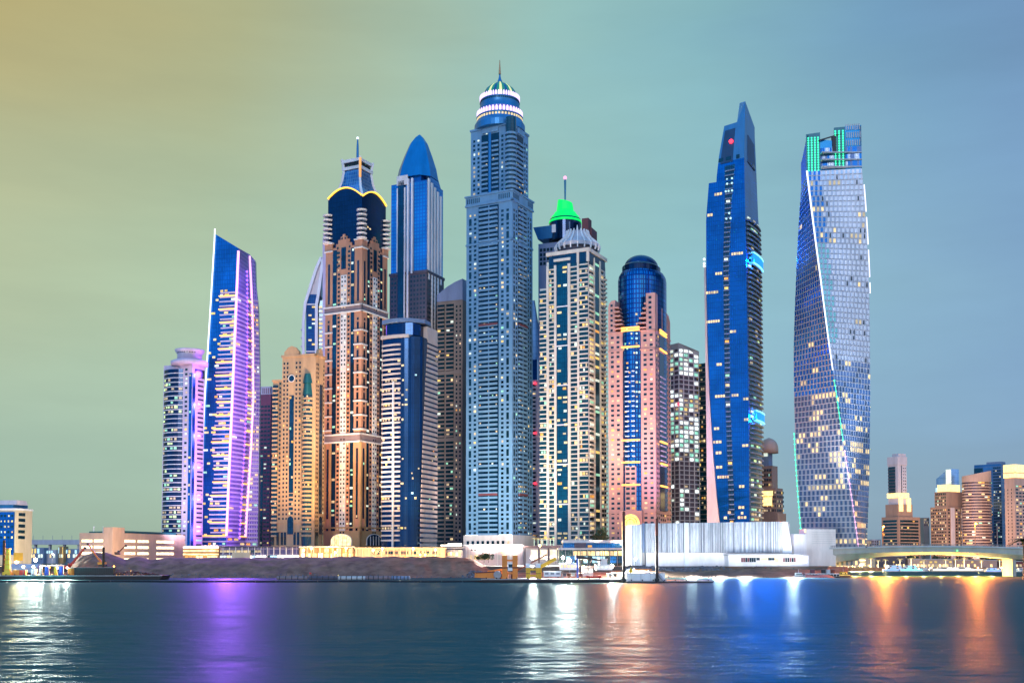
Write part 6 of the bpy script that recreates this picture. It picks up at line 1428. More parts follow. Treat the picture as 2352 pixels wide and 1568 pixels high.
# ------------------------------------------------------------------ bridge and the marina beyond
def bridge():
    D = 748; org = (X2(1880, D), D); r = empty('road_bridge', (org[0], D, 0), 0, 'wide concrete road bridge with golden-lit arched soffit spanning the channel on the right', 'bridge')
    deck = [(1824, 1259), (1880, 1257.5), (1940, 1255.5), (2050, 1253), (2150, 1252.5), (2260, 1253.5), (2352, 1256), (2520, 1262)]
    fb = [(1880, 1275), (1940, 1271), (2050, 1267.5), (2150, 1266.5), (2260, 1268.5), (2352, 1274), (2520, 1290)]
    sf = [(1880, 1299), (1920, 1292), (1960, 1284.5), (2000, 1280), (2060, 1275.5), (2120, 1273), (2180, 1273), (2240, 1275.5), (2300, 1280.5), (2352, 1285), (2440, 1297), (2520, 1310)]
    q = lambda X, Y, dy=0.: (X2(X, D, 1265)-org[0], dy, zof(Y, D))
    Xs = [1880+i*(2520-1880)/40 for i in range(41)]
    mb = MB(); W = 22
    rows = []
    for X in Xs:
        zt, zb, zs = zof(interp(deck, X), D), zof(interp(fb, X), D), zof(interp(sf, X), D); x = X2(X, D, 1265)-org[0]
        rows.append([(x, -.6, zt-.6), (x, -.6, zb), (x, 2.2, zs), (x, W-2.2, zs), (x, W, zb), (x, W, zt-.6)])
    mb.loft(rows, 'bridge_concrete'); part(mb, 'arch_deck', r)
    mb = MB(); rows = []
    for X in [1824]+Xs:
        zt = zof(interp(deck, X), D); x = X2(X, D, 1265)-org[0]; rows.append([(x, -1.3, zt-1.1), (x, -1.3, zt), (x, -.8, zt), (x, -.8, zt-1.1)])
    mb.loft(rows, 'concrete'); part(mb, 'parapet', r)
    mb = MB(); rows = []
    for X in [1824]+Xs:
        zt = zof(interp(deck, X), D)-.45; x = X2(X, D, 1265)-org[0]; rows.append([(x, -.7, zt-.15), (x, -.7, zt), (x, W, zt), (x, W, zt-.15)])
    mb.loft(rows, 'asphalt'); part(mb, 'carriageway', r)
    mb = MB()
    for X in [1824+i*4.0 for i in range(172)]:
        zt = zof(interp(deck, X), D); x = X2(X, D, 1265)-org[0]; mb.box(x-.12, x+.12, -1.1, -.95, zt, zt+1.25, 'grey_metal')
    for a, b in zip([1824]+Xs, Xs):
        for dz in (.6, 1.2): mb.bar((X2(a, D, 1265)-org[0], -1.02, zof(interp(deck, a), D)+dz), (X2(b, D, 1265)-org[0], -1.02, zof(interp(deck, b), D)+dz), .12, .12, 'grey_metal')
    part(mb, 'railing', r)
    mb = MB(); x0, x1 = X2(1824, D)-org[0], 0; mb.hexa([(x0, -1.0, 2), (x1, -1.0, 2), (x1, W, 2), (x0, W, 2)], [(x0, -1.0, zof(1260, D)), (x1, -1.0, zof(1258.5, D)), (x1, W, zof(1258.5, D)), (x0, W, zof(1260, D))], 'pale_stone'); part(mb, 'abutment', r)
    mb = MB(); mb.box(0, 3, 0, W, 0, zof(1298, D), 'bridge_concrete'); part(mb, 'bearing_wall', r)
    mb = MB(); x = X2(2334, D)-org[0]; mb.box(x-1.2, x+1.2, 3, W-3, -2, zof(1283, D), 'bridge_concrete'); part(mb, 'pier', r)
    for X in (1945, 1962, 1975): mb = MB(); p = q(X, 1294); mb.sphere((p[0], 12+ (X % 7), zof(interp(sf, X), D)-1.2), .45, 'lamp_warm'); part(mb, 'soffit_lamp', r)
    for X, Y, m in ((2197, 1264, 'green_beacon'), (2224, 1270, 'lit_warm'), (2430-0, 1272, 'red_beacon')):
        if X < 2352: mb = MB(); p = q(X, Y); mb.sphere((p[0], -1.3, p[2]), .45, m); part(mb, 'navigation_light', r)
    mb = MB(); p = q(2430 if False else 2246, 1273.5); mb.sphere((p[0], 1.5, p[2]), .6, 'red_beacon'); part(mb, 'navigation_light', r)
    for i in range(11):
        X = 1935+i*40; lamp(r, (X2(X, D)-org[0], W*.5, 2.5), 110000, (1, .55, .14), 1.)
    # street lamps on the deck
    def street_lamp(X, Y, label, lit):
        x = X2(X, D+6, 1250); zb = zof(interp(deck, X), D)-.4; zt = zof(Y, D+6); o = empty('street_lamp', (x, D+6, zb), 0, label, 'street lamp')
        mb = MB(); mb.lathe([(.32, 0), (.22, 1), (.14, zt-zb)], 'pole_orange' if lit else 'grey_metal', n=8); part(mb, 'pole', o)
        mb = MB(); mb.bar((0, 0, zt-zb), (1.4, -.3, zt-zb+.4), .15, .15, 'grey_metal'); part(mb, 'arm', o)
        if lit:
            mb = MB(); mb.sphere((.4, -.5, zt-zb+.3), .75, 'lamp_orange', sz=.8); part(mb, 'lamp_head', o); lamp(o, (.4, -1.6, zt-zb), 60000, (1, .35, .05), .8); streak_spot(o, (.4, -1.8, zt-zb), 4.5e5*SP, (1, .20, .02), .8)
        else: mb = MB(); mb.box(1.0, 2.0, -.5, -.1, zt-zb+.2, zt-zb+.5, 'grey_metal'); part(mb, 'lamp_head', o)
    street_lamp(2028, 1210, 'glowing orange street lamp on the bridge before the stepped brown tower', True); street_lamp(2240, 1203, 'glowing orange street lamp on the bridge before the round salmon tower', True); street_lamp(2291, 1199, 'unlit thin lamp post on the bridge, rightmost of the three', False)
    # far quay wall behind the arch
    mb = MB(); x0, x1 = 206, 900; mb.box(x0, x1, 1068, 1120.0, -1, 3.2, 'quay_red'); o = mb.build('quay'); o['kind'] = 'structure'
    tag(o, 'brick-red quay edge across the channel beneath the bridge')
    # low buildings and dark trees across the channel
    for i, (xa, xb, yt, m, lab) in enumerate(((1900, 2010, 1283, 'cream_lit', 'low cream lit building under the left half of the bridge arch'), (2010, 2080, 1277, 'dusk_brown', 'dark villa with a few yellow windows seen under the crown of the arch'), (2085, 2190, 1284, 'peach_lit', 'peach lit waterfront house under the middle of the arch'), (2195, 2290, 1286, 'salmon_wall', 'salmon waterfront building under the right half of the arch'), (2295, 2400, 1289, 'maroon', 'dim red-brown waterfront building at the right end beneath the bridge'))):
        b = Block('waterfront_building', lab, xa, xb, 1135+i*2, cat='building', zg=3.0); b.box('wall', xa, xb, None, yt, 0, 14, m)
        b.panes(xa+2, xb-2, 1301, 1295, 12, ['lit_warm', 'shop_glow', m, m, 'lit_dim'], .4); b.panes(xa+2, xb-2, 1292, 1288, 9, ['lit_yellow', m, m], .5); b.box('roof', xa-1, xb+1, yt, yt-1.5, .6, 14, 'concrete'); b.finish()
    rng = random.Random(31)
    for i in range(15):
        X = 1990+i*26+rng.uniform(-6, 6); broad_tree(X2(X, 1180), 1180+rng.uniform(-10, 10), 3.0, rng.uniform(9, 12.5), rng.uniform(5, 7), i, 'dark leafy tree in the row on the far bank seen beneath the bridge', 'trees on the far bank under the bridge')

LEAF = {}
def broad_tree(x, y, z, h, r, seed, label, group=None):
    rng = random.Random(seed); o = empty('leafy_tree', (x, y, z), rng.uniform(0, 6), label, 'tree', group)
    key = seed % 4
    if key not in LEAF:
        mb = MB(); mb.tube((0, 0, 0), (0, 0, 1*.45), .035, 'bark', .022)
        for a in range(4): mb.tube((0, 0, .38), (.3*math.cos(a*1.6+seed), .3*math.sin(a*1.6+seed), .66), .018, 'bark', .008, 5)
        tr = mb.mesh('trunk'); mb = MB(); cl = [(rng.uniform(-.32, .32), rng.uniform(-.32, .32), rng.uniform(.45, .9), rng.uniform(.13, .24)) for _ in range(11)]
        for cx, cy, cz, cr in cl:
            for _ in range(85):
                v = Vector((rng.gauss(0, 1), rng.gauss(0, 1), rng.gauss(0, .8))).normalized()*cr*rng.uniform(.55, 1.05); p = Vector((cx, cy, cz))+v; a = Vector((rng.uniform(-1, 1), rng.uniform(-1, 1), rng.uniform(-1, 1))).normalized()*.045; b = a.orthogonal().normalized()*.03
                mb.quad([p-a, p+b, p+a, p-b], 'foliage')
        LEAF[key] = (tr, mb.mesh('crown'))
    for nm, me in zip(('trunk', 'crown'), LEAF[key]):
        c = bpy.data.objects.new(nm, me); C.objects.link(c); c.parent = o; c.scale = (h*.9 if nm == 'trunk' else r*1.6, h*.9 if nm == 'trunk' else r*1.6, h)
    return o
PALM = {}
def palm_tree(x, y, z, h, label, group, lit='palm_light', seed=0, wrap=True):
    o = empty('palm_tree', (x, y, z), seed*1.7, label, 'palm tree', group)
    key = (lit, wrap)
    if key not in PALM:
        rng = random.Random(3); mb = MB(); mb.lathe([(.045, 0), (.03, .1), (.024, .68), (.03, .72)], lit if wrap else 'bark', n=7); tr = mb.mesh('trunk'); mb = MB()
        for k in range(15):
            a = k*2.4; el = rng.uniform(.1, 1.0); pr = None; L = rng.uniform(.30, .40)
            for i in range(6):
                t = i/5; rr = L*t*math.cos(el*.6); zz = .71 + L*math.sin(el)*t*.9 - .42*L*t*t*(1.5-el*.4); w = .045*(1-t*.75)
                c = Vector((rr*math.cos(a), rr*math.sin(a), zz)); s = Vector((-math.sin(a), math.cos(a), -.35))*w; s2 = Vector((math.sin(a), -math.cos(a), -.35))*w
                if pr: mb.quad([pr[0], c, c+s, pr[1]], 'palm_leaf_lit' if wrap else 'foliage'); mb.quad([pr[0], pr[2], c+s2, c], 'palm_leaf_lit' if wrap else 'foliage')
                pr = (c, c+s, c+s2)
        PALM[key] = (tr, mb.mesh('crown'))
    for nm, me in zip(('trunk', 'crown'), PALM[key]):
        c = bpy.data.objects.new(nm, me); C.objects.link(c); c.parent = o; c.scale = (h, h, h)
    return o
def palms():
    glow('palm_leaf_lit', (.85, .62, .22), .75, var=.6)
    for i, X in enumerate((1948, 1966, 1986, 2000, 2020, 2040, 2067, 2096, 2129, 2172, 2198, 2222, 2254, 2300, 2332)):
        palm_tree(X2(X, 1085), 1085+(i % 3)*4, 3.2, 9.5+(i % 4)*.8, 'palm tree wrapped in warm lights on the far quay beneath the bridge', 'lit palms on the far quay', 'palm_light', i)
    for i, X in enumerate((1227, 1236, 1245, 1256, 1264, 1272)):
        palm_tree(X2(X, 812), 812, zof(1252, 812), 7.0, 'palm with cool white fairy lights on the pavilion roof', 'fairy-lit palms on the pavilion roof', 'palm_light_cool', i)
    for i, X in enumerate((1322, 1332, 1342)):
        palm_tree(X2(X, 786), 786, zof(1246, 786), 4.2, 'short palm with cool white lights in the restaurant terrace planter', 'fairy-lit palms on the restaurant terrace', 'palm_light_cool', i+4)
    for i, (X, Y0, h) in enumerate(((1233, 1250, 9), (1292, 1250, 9.5), (1340, 1246, 8.5))): palm_tree(X2(X, 816), 816+i, zof(Y0, 816), h, ['dark unlit palm behind the fairy-lit palms of the pavilion', 'dark unlit palm where pavilion and restaurant meet', 'dark unlit palm behind the restaurant planter'][i], None, 'palm_light', i+2, False)
    broad_tree(X2(1380, 800), 806, zof(1246, 806)-3, 13, 7.5, 2, 'dark bushy tree on the restaurant roof in front of the pink tower')
    o = palm_tree(X2(2353, 640), 640, 0, 31, 'tall green palm at the right edge of the picture', None, 'palm_light', 3, False)
    for i, (X, lab) in enumerate(((1100, 'dark green shrub clump left of the floodlight before the pale podium'), (1112, 'second dark shrub, nearer the floodlight before the pale podium'), (1122, 'dark shrub touching the floodlight mast before the pale podium'))):
        b = broad_tree(X2(X, 770), 770, zof(1292, 770), 6.5, 4.5, i+5, lab)
# ------------------------------------------------------------------ barges, machines, boats, people
def at(X, Y, D): p = P(X, Y, D); return (p.x, p.y, p.z)
def px(D): return D/F
FP = 16.0
def hull_barge(name, label, X0, X1, D, ztop, zdeck_w=14, cat='barge'):
    x0, x1 = kx(X0, 1330)*D, kx(X1, 1330)*D; o = empty(name, (x0, D, 0), 0, label, cat); w = x1-x0
    mb = MB(); mb.hexa([(1.5, 0, -1), (w-1.5, 0, -1), (w-1.5, zdeck_w, -1), (1.5, zdeck_w, -1)], [(0, -.3, ztop), (w, -.3, ztop), (w, zdeck_w, ztop), (0, zdeck_w, ztop)], 'hull_black'); part(mb, 'hull', o)
    mb = MB(); mb.box(-.1, w+.1, -.55, -.31, ztop-.5, ztop-.1, 'grey_metal'); part(mb, 'rubbing_strake', o)
    n = int(w/5)
    for i in range(n): mb = MB(); x = (i+.5)*w/n; mb.lathe([(.3, 0), (.3, .5), (.45, .5), (.45, .62)], 'hull_black', (x, .7), 8); b = part(mb, 'bollard', o); b.location.z = ztop
    return o, w
def floodlight(X, Y, D, zb, label, r=.9, m='lamp_white', power=60000, col=(1, .96, .86)):
    x, y, z = at(X, Y, D); o = empty('floodlight', (x, y, zb), 0, label, 'floodlight'); h = z-zb
    mb = MB(); mb.tube((0, .3, 0), (0, .3, h+.4), .13, 'grey_metal', .09); part(mb, 'pole', o)
    mb = MB(); mb.box(-r*.8, r*.8, .05, .5, h-r*.6, h+r*.6, 'dark_metal'); hd = part(mb, 'lamp_housing', o)
    mb = MB(); mb.sphere((0, -.2, h), r*.75, m, 12, 8); part(mb, 'lens', hd)
    l = bpy.data.lights.new('lamp_light', 'SPOT'); l.energy = power*FP; l.color = col; l.shadow_soft_size = r; l.spot_size = R(150); l.spot_blend = 1
    q = bpy.data.objects.new('lamp_light', l); C.objects.link(q); q.parent = o; q.location = (0, -1.2, h); q.rotation_euler = (R(-88), 0, 0)
    return o
def excavator(X, Y0, D, label, col, boom, flip=1, s=1.0):
    """boom: points (dx, dz) of boom, arm and bucket in metres from the cab"""
    x, y, z = at(X, Y0, D); o = empty('excavator', (x, y, z), 0, label, 'excavator'); S = s
    for sy in (-1.1, 1.1):
        mb = MB(); pr = [(-2*S, .5*S), (-1.6*S, 0), (1.6*S, 0), (2*S, .5*S), (1.6*S, 1*S), (-1.6*S, 1*S)]
        mb.hexa([(a, sy*S-.35, b) for a, b in pr], [(a, sy*S+.35, b) for a, b in pr], 'dark_metal'); part(mb, 'track', o)
    mb = MB(); mb.box(-2.2*S, 1.6*S, -1.3*S, 1.3*S, 1.05*S, 2.2*S, col); part(mb, 'body', o)
    mb = MB(); mb.hexa([(.1*S, -1.3*S, 2.2*S), (1.5*S, -1.3*S, 2.2*S), (1.5*S, 0, 2.2*S), (.1*S, 0, 2.2*S)], [(.3*S, -1.2*S, 3.4*S), (1.2*S, -1.2*S, 3.4*S), (1.2*S, -.1*S, 3.4*S), (.3*S, -.1*S, 3.4*S)], 'win_band'); part(mb, 'cab', o)
    pts = [(flip*a, .3, b) for a, b in boom]
    mb = MB(); mb.bar(pts[0], pts[1], .7*S, .9*S, col); mb.bar(pts[1], pts[2], .6*S, .75*S, col); part(mb, 'boom', o)
    mb = MB(); mb.bar(pts[2], pts[3], .5*S, .6*S, col); a = part(mb, 'arm', o)
    p = pts[3]; mb = MB(); mb.hexa([(p[0]-.7, -.5, p[2]-1.2), (p[0]+.3, -.5, p[2]-1.4), (p[0]+.3, 1.1, p[2]-1.4), (p[0]-.7, 1.1, p[2]-1.2)], [(p[0]-.5, -.5, p[2]), (p[0]+.5, -.5, p[2]), (p[0]+.5, 1.1, p[2]), (p[0]-.5, 1.1, p[2])], 'dark_metal'); part(mb, 'bucket', a)
    return o
def person(x, y, z, label, shirt, rz=0, stride=.25):
    J = {'pelvis': (0, 0, .95), 'chest': (0, 0, 1.3), 'neck': (0, 0, 1.5), 'head': (0, -.02, 1.63), 'top': (0, -.01, 1.76),
         'shl': (-.19, 0, 1.43), 'ell': (-.25, .03, 1.15), 'hal': (-.25, -.08, .90), 'shr': (.19, 0, 1.43), 'elr': (.25, .02, 1.15), 'har': (.24, -.1, .92),
         'hil': (-.1, 0, .92), 'knl': (-.11, -stride*.5, .5), 'ftl': (-.11, -stride*.6, .06), 'hir': (.1, 0, .92), 'knr': (.11, stride*.2, .5), 'ftr': (.11, stride*.8, .06), 'tol': (-.11, -stride*.6-.16, .04), 'tor': (.11, stride*.8-.16, .04)}
    Rr = {'pelvis': .15, 'chest': .17, 'neck': .06, 'head': .10, 'top': .08, 'shl': .075, 'ell': .05, 'hal': .04, 'shr': .075, 'elr': .05, 'har': .04, 'hil': .1, 'knl': .065, 'ftl': .05, 'hir': .1, 'knr': .065, 'ftr': .05, 'tol': .035, 'tor': .035}
    E = [('pelvis', 'chest'), ('chest', 'neck'), ('neck', 'head'), ('head', 'top'), ('chest', 'shl'), ('shl', 'ell'), ('ell', 'hal'), ('chest', 'shr'), ('shr', 'elr'), ('elr', 'har'), ('pelvis', 'hil'), ('hil', 'knl'), ('knl', 'ftl'), ('ftl', 'tol'), ('pelvis', 'hir'), ('hir', 'knr'), ('knr', 'ftr'), ('ftr', 'tor')]
    ks = list(J); me = bpy.data.meshes.new('person'); me.from_pydata([J[k] for k in ks], [(ks.index(a), ks.index(b)) for a, b in E], [])
    o = bpy.data.objects.new('person', me); C.objects.link(o)
    sk = o.modifiers.new('skin', 'SKIN'); 
    for i, k in enumerate(ks): v = me.skin_vertices[0].data[i]; v.radius = (Rr[k], Rr[k]); v.use_root = (k == 'pelvis')
    o.modifiers.new('sub', 'SUBSURF').levels = 1
    dg = bpy.context.evaluated_depsgraph_get(); ev = o.evaluated_get(dg); m2 = bpy.data.meshes.new_from_object(ev); o.modifiers.clear(); o.data = m2
    m2.materials.clear()
    for m in ('skin', shirt, 'cloth_dark'): m2.materials.append(MATS[m])
    for p in m2.polygons:
        c = p.center; p.material_index = 0 if c.z > 1.5 or (abs(c.x) > .2 and c.z < 1.0) else 1 if c.z > .93 else 2; p.use_smooth = True
    o.location = (x, y, z); o.rotation_euler = (0, 0, rz); tag(o, label, 'person')
    mb = MB(); mb.sphere((0, .015, 1.72), .112, 'hair', 10, 6); part(mb, 'hair', o, True)
def boat(X, Y, D, L, label, hullm, cabm, glowm=None, kind='motor_boat', hgt=2.6, decks=1):
    x, y, z = at(X, Y, D); o = empty(kind, (x, y, 0), 0, label, 'boat'); b = L/2
    mb = MB(); r0 = [(-b, -1.4, -.3), (b*.75, -1.4, -.3), (b*.92, 0, -.3), (b*.75, 1.4, -.3), (-b, 1.4, -.3)]; r1 = [(-b, -2, hgt*.5), (b*.8, -2, hgt*.55), (b*1.06, 0, hgt*.62), (b*.8, 2, hgt*.55), (-b, 2, hgt*.5)]
    mb.hexa(r0, r1, hullm); part(mb, 'hull', o)
    z = hgt*.5
    for k in range(decks):
        s = 1-.2*k; mb = MB(); mb.hexa([(-b*.8*s, -1.5, z), (b*.45*s, -1.5, z), (b*.45*s, 1.5, z), (-b*.8*s, 1.5, z)], [(-b*.75*s, -1.3, z+1.9), (b*.25*s, -1.3, z+1.9), (b*.25*s, 1.3, z+1.9), (-b*.75*s, 1.3, z+1.9)], cabm); c = part(mb, 'cabin', o)
        for i in range(5): mb = MB(); xx = -b*.66*s+i*b*.2*s; mb.box(xx, xx+b*.15*s, -1.56, -1.40, z+.6, z+1.3, glowm if glowm and i % 3 else 'win_dark'); part(mb, 'window', c)
        z += 1.9
    mb = MB(); mb.tube((-b*.2, 0, z), (-b*.25, 0, z+2.2), .08, 'white_paint'); part(mb, 'mast', o)
    if glowm: mb = MB(); mb.box(-b*.95, b*.7, -2.12, -2.02, hgt*.3, hgt*.46, glowm); part(mb, 'light_strip', o)
    return o
def things():
    # ---------- main barge in mid-picture
    D = 556; zt = 1.9; o, w = hull_barge('work_barge', 'long black flat work barge carrying orange and yellow machinery in mid-picture', 1105, 1437, D, zt)
    # orange crawler rig: two tall orange legs and a tub
    def rig(Xs, Y0, Y1, name, label, mat, cap=None, cat='machine', DD=D+3, body=None, wdt=12):
        x, y, z = at(Xs[0], 1322, DD); o = empty(name, (x, y, zt), 0, label, cat)
        for X in Xs: mb = MB(); xx = kx(X, 1300)*DD-x; hw = wdt/2*px(DD); z1 = zof(Y0, DD)-zt; mb.box(xx-hw, xx+hw, -1, 1, 0, z1, mat); mb.box(xx-hw-.15, xx+hw+.15, -1.15, 1.15, z1*.45, z1*.5, 'rust'); mb.box(xx-hw-.15, xx+hw+.15, -1.15, 1.15, z1*.8, z1*.84, mat); l = part(mb, 'leg', o); 
        for X in Xs if cap else (): mb = MB(); xx = kx(X, 1300)*DD-x; hw = wdt/2*px(DD)*1.1; z1 = zof(Y0, DD)-zt; mb.box(xx-hw, xx+hw, -1.1, 1.1, z1, z1+2.2, cap); part(mb, 'leg_cap', o)
        xa, xb = kx(Xs[0], 1300)*DD-x, kx(Xs[-1], 1300)*DD-x
        for q in (.2, .75): mb = MB(); z1 = (zof(Y0, DD)-zt)*q; mb.box(xa, xb, -.6, .6, z1, z1+.9, mat); part(mb, 'cross_beam', o)
        return o
    r1 = rig((1159, 1183), 1275, 1323, 'lifting_gantry', 'tall twin-legged orange gantry on the black barge', 'orange_paint')
    mb = MB(); z1 = 5; x0 = kx(1168, 1300)*(D+3)-r1.location.x; mb.box(x0-.3, x0+4.2, -.8, .8, 4, 8, 'white_paint'); mb.box(x0, x0+3.6, -.95, -.75, 5.6, 7.3, 'win_band'); part(mb, 'cab', r1)
    rig((1213, 1236), 1303, 1323, 'low_gantry', 'low yellow twin-legged gantry with white caps beside the orange gantry', 'yellow_paint', 'white_paint', wdt=10)
    x, y, z = at(1105, 1322, D+7); o = empty('dredger_ladder', (x, y, .4), 0, 'long low orange dredger body left of the orange gantry', 'machine')
    S = px(D+7); mb = MB(); mb.hexa([(-15*S, -1.5, 2), (62*S, -1.5, 1.5), (62*S, 2, 1.5), (-15*S, 2, 2)], [(-14*S, -1.5, 11*S+2), (62*S, -1.5, 14*S+2), (62*S, 2, 14*S+2), (-14*S, 2, 11*S+2)], 'orange_paint'); part(mb, 'body', o)
    mb = MB(); mb.hexa([(10*S, -1, 16*S), (50*S, -1, 16*S), (50*S, 1.5, 16*S), (10*S, 1.5, 16*S)], [(16*S, -1, 25*S), (50*S, -1, 30*S), (50*S, 1.5, 30*S), (16*S, 1.5, 25*S)], 'orange_paint'); part(mb, 'engine_house', o)
    mb = MB(); mb.lathe([(1.9, -1.2), (2.1, 0), (1.9, 1.2)], 'grey_metal', n=18); wv = mb.mesh('wheel'); q = bpy.data.objects.new('cutter_wheel', wv); C.objects.link(q); q.parent = o; q.location = (38*S, -2.6, 3.4); q.rotation_euler = (R(90), 0, 0)
    mb = MB(); mb.bar((-12*S, -1.6, 4.4), (60*S, -1.6, 5.2), .25, .5, 'rust'); part(mb, 'hand_rail', o)
    for i, (X0, Y0, X1, Y1, m, lab) in enumerate(((1180, 1313, 1256, 1273, 'rust', 'thin dark red crane boom slanting up over the barge'), (1238, 1303, 1277, 1282, 'yellow_paint', 'short thick yellow boom slanting up from the low gantry'))):
        p = Vector(at(X0, Y0, D+5)); q = Vector(at(X1, Y1, D+5)); o = empty('crane_boom', p - Vector((0, 0, p.z-zt)), 0, lab, 'crane'); d = q-p; b0 = Vector((0, 0, p.z-zt))
        mb = MB(); mb.bar(b0, b0+d, .5 if i == 0 else 1.5, .7 if i == 0 else 1.7, m); part(mb, 'boom', o); mb = MB(); mb.box(-1.3, 1.3, -1, 1, 0, p.z-zt+.4, m); part(mb, 'winch', o)
        mb = MB(); mb.tube(b0+d*.98, b0+d*.98+Vector((0, 0, -2.5)), .08, 'dark_metal'); part(mb, 'cable', o)
    # deck houses and clutter
    def deckbox(X0, X1, Y0, Y1, name, label, m, cat, DD, win=0, wm='win_dark'):
        x, y, z = at((X0+X1)/2, Y1, DD); S = px(DD); w = (X1-X0)*S; o = empty(name, (x, y, max(z, zt)), 0, label, cat); h = (Y1-Y0)*S
        mb = MB(); mb.box(-w/2, w/2, -1.2, 1.8, 0, h, m); part(mb, 'wall', o); mb = MB(); mb.box(-w/2-.3, w/2+.3, -1.5, 2.1, h, h+.3, m); part(mb, 'roof', o)
        for i in range(win): mb = MB(); xx = -w/2+w*(i+.5)/win; mb.box(xx-w/win*.32, xx+w/win*.32, -1.3, -1.1, h*.4, h*.8, wm); part(mb, 'window', o)
        return o
    deckbox(1286, 1326, 1294, 1308, 'site_cabin', 'white site cabin on the barge left of the blue crane post', 'white_paint', 'cabin', D+8, 5, 'lit_warm'); deckbox(1249, 1288, 1312, 1323, 'generator_box', 'low white generator box on the barge right of the yellow gantry', 'white_paint', 'generator', D+3, 3, 'grey_metal')
    deckbox(1338, 1362, 1302, 1322, 'site_cabin', 'small warm-lit cabin right of the blue crane post', 'cream_wall', 'cabin', D+7, 2, 'shop_white'); deckbox(1368, 1406, 1297, 1308, 'site_cabin', 'long white cabin behind the red dinghy', 'white_paint', 'cabin', D+9, 4, 'lit_white'); deckbox(1376, 1394, 1284, 1297, 'water_tank', 'pale tank standing on the long white cabin', 'pale_stone', 'tank', D+10, 0)
    for i, (X, m, lab) in enumerate(((1296, 'dusk_brown', 'dark crate on the barge below the white site cabin'), (1306, 'rust', 'rusty drum crate by the blue post'), (1317, 'cream_wall', 'pale crate at the foot of the blue post'), (1334, 'maroon', 'dark red crate right of the blue post'), (1412, 'dark_metal', 'black winch box by the left steel pile'), (1400, 'grey_metal', 'grey winch box between red dinghy and left steel pile'))):
        deckbox(X-4, X+4, 1316+(i % 2)*1.5, 1322.5, 'deck_crate', lab, m, 'crate', D+1.5)
    x, y, z = at(1350, 1322, D+2); o = empty('dinghy', (x+3, y, zt), 0, 'bright red dinghy lying on the barge deck', 'boat'); mb = MB(); L = 17*px(D)
    rings = []
    for t, wd, hh in ((-1, .3, 1.6), (-.8, 1.1, 1.45), (0, 1.3, 1.3), (.7, 1.0, 1.5), (1.05, .15, 2.0)): rings.append([(t*L, -wd, hh), (t*L, -wd*.7, .3), (t*L, wd*.7, .3), (t*L, wd, hh)])
    mb.loft(rings, 'red_paint'); part(mb, 'hull', o); mb = MB(); mb.box(-.6*L, -.4*L, -1.1, 1.1, 1.2, 1.4, 'white_paint'); mb.box(.1*L, .3*L, -1.1, 1.1, 1.2, 1.4, 'white_paint'); part(mb, 'bench', o)
    # blue post crane
    x, y, z = at(1324, 1324, D+4); o = empty('deck_crane', (x+.6, y, zt), 0, 'deck crane with blue post and dark horizontal jib', 'crane'); S = px(D+4); h = zof(1279, D+4)-zt
    mb = MB(); mb.lathe([(.55, 0), (.5, h)], 'blue_paint', n=10); part(mb, 'post', o)
    mb = MB(); j = 54*S; mb.hexa([(-1, -.5, h-.6), (j, -.2, h-2.0), (j, .2, h-2.0), (-1, .5, h-.6)], [(-1, -.5, h+1.2), (j, -.2, h-1.2), (j, .2, h-1.2), (-1, .5, h+1.2)], 'dark_metal'); part(mb, 'jib', o)
    mb = MB(); mb.tube((j*.6, 0, h-1.2), (j*.45, 0, 4), .12, 'rust'); part(mb, 'cable', o)
    # spud barge and its two steel piles
    D2 = 552; o2, w2 = hull_barge('spud_barge', 'black low barge at the right end, beneath the two tall steel piles', 1438, 1640, D2, 1.0, 12)
    x, y, z = at(1482, 1327, D2+2); o = empty('pontoon', (x, y, 1.0), 0, 'white rectangular pontoon lying between the two tall steel piles', 'pontoon'); S = px(D2); mb = MB(); mb.box(-44*S, 45*S, -1, 6, 0, 17*S, 'white_paint'); part(mb, 'hull', o)
    mb = MB(); mb.box(-44*S, 45*S, -1.2, 6.2, 17*S, 17*S+.25, 'concrete'); part(mb, 'deck', o)
    for i in range(4): mb = MB(); xx = (-44+89*(i+.5)/4)*S; mb.box(xx-.07, xx+.07, -1.08, -1, .2, 17*S, 'concrete'); part(mb, 'seam', o)
    for X, Yt, lab in ((1433, 1174, 'taller rust-topped steel pile, left of the pair on the pontoon'), (1509, 1190, 'shorter rust-topped steel pile at the right end of the white pontoon')):
        x, y, z = at(X, 1325, D2-1.5); o = empty('steel_pile', (x, y, -1), 0, lab, 'pile'); h = zof(Yt, D2-1.5)+1; mb = MB(); mb.lathe([(.72, 0), (.72, h*.74)], 'pile_grey', n=16); part(mb, 'shaft', o); mb = MB(); mb.lathe([(.74, h*.74), (.74, h), (.5, h), (.5, h-.3)], 'rust', n=16); part(mb, 'rusty_top', o)
        mb = MB(); mb.lathe([(1.2, 2.0), (1.2, 3.2), (.8, 3.2)], 'dark_metal', n=14); part(mb, 'guide_collar', o)
    x, y, z = at(1517, 1327, D2); o = empty('mooring_fender', (x+.4, y, .9), 0, 'pale tilted fender roller leaning at the foot of the right-hand pile', 'fender'); mb = MB(); mb.tube((-1.6, 0, 3.6), (1.2, 0, .3), .75, 'concrete_lilac', n=12); mb.tube((-1.9, 0, 4.0), (-1.6, 0, 3.6), .9, 'dark_metal', n=12); mb.tube((1.2, 0, .3), (1.5, 0, -.05), .9, 'dark_metal', n=12); part(mb, 'roller', o)
    x, y, z = at(1483, 1305, D2+4); o = empty('pipe_roller', (x, y, 1.0+17*S+.25), 0, 'orange pipe on stands upon the white pontoon', 'pipe'); mb = MB(); mb.tube((-26*S, 0, 1.6), (14*S, 0, 1.6), .35, 'orange_paint'); mb.tube((-27*S, 0, 1.6), (-24*S, 0, 1.6), .9, 'red_paint'); part(mb, 'pipe', o)
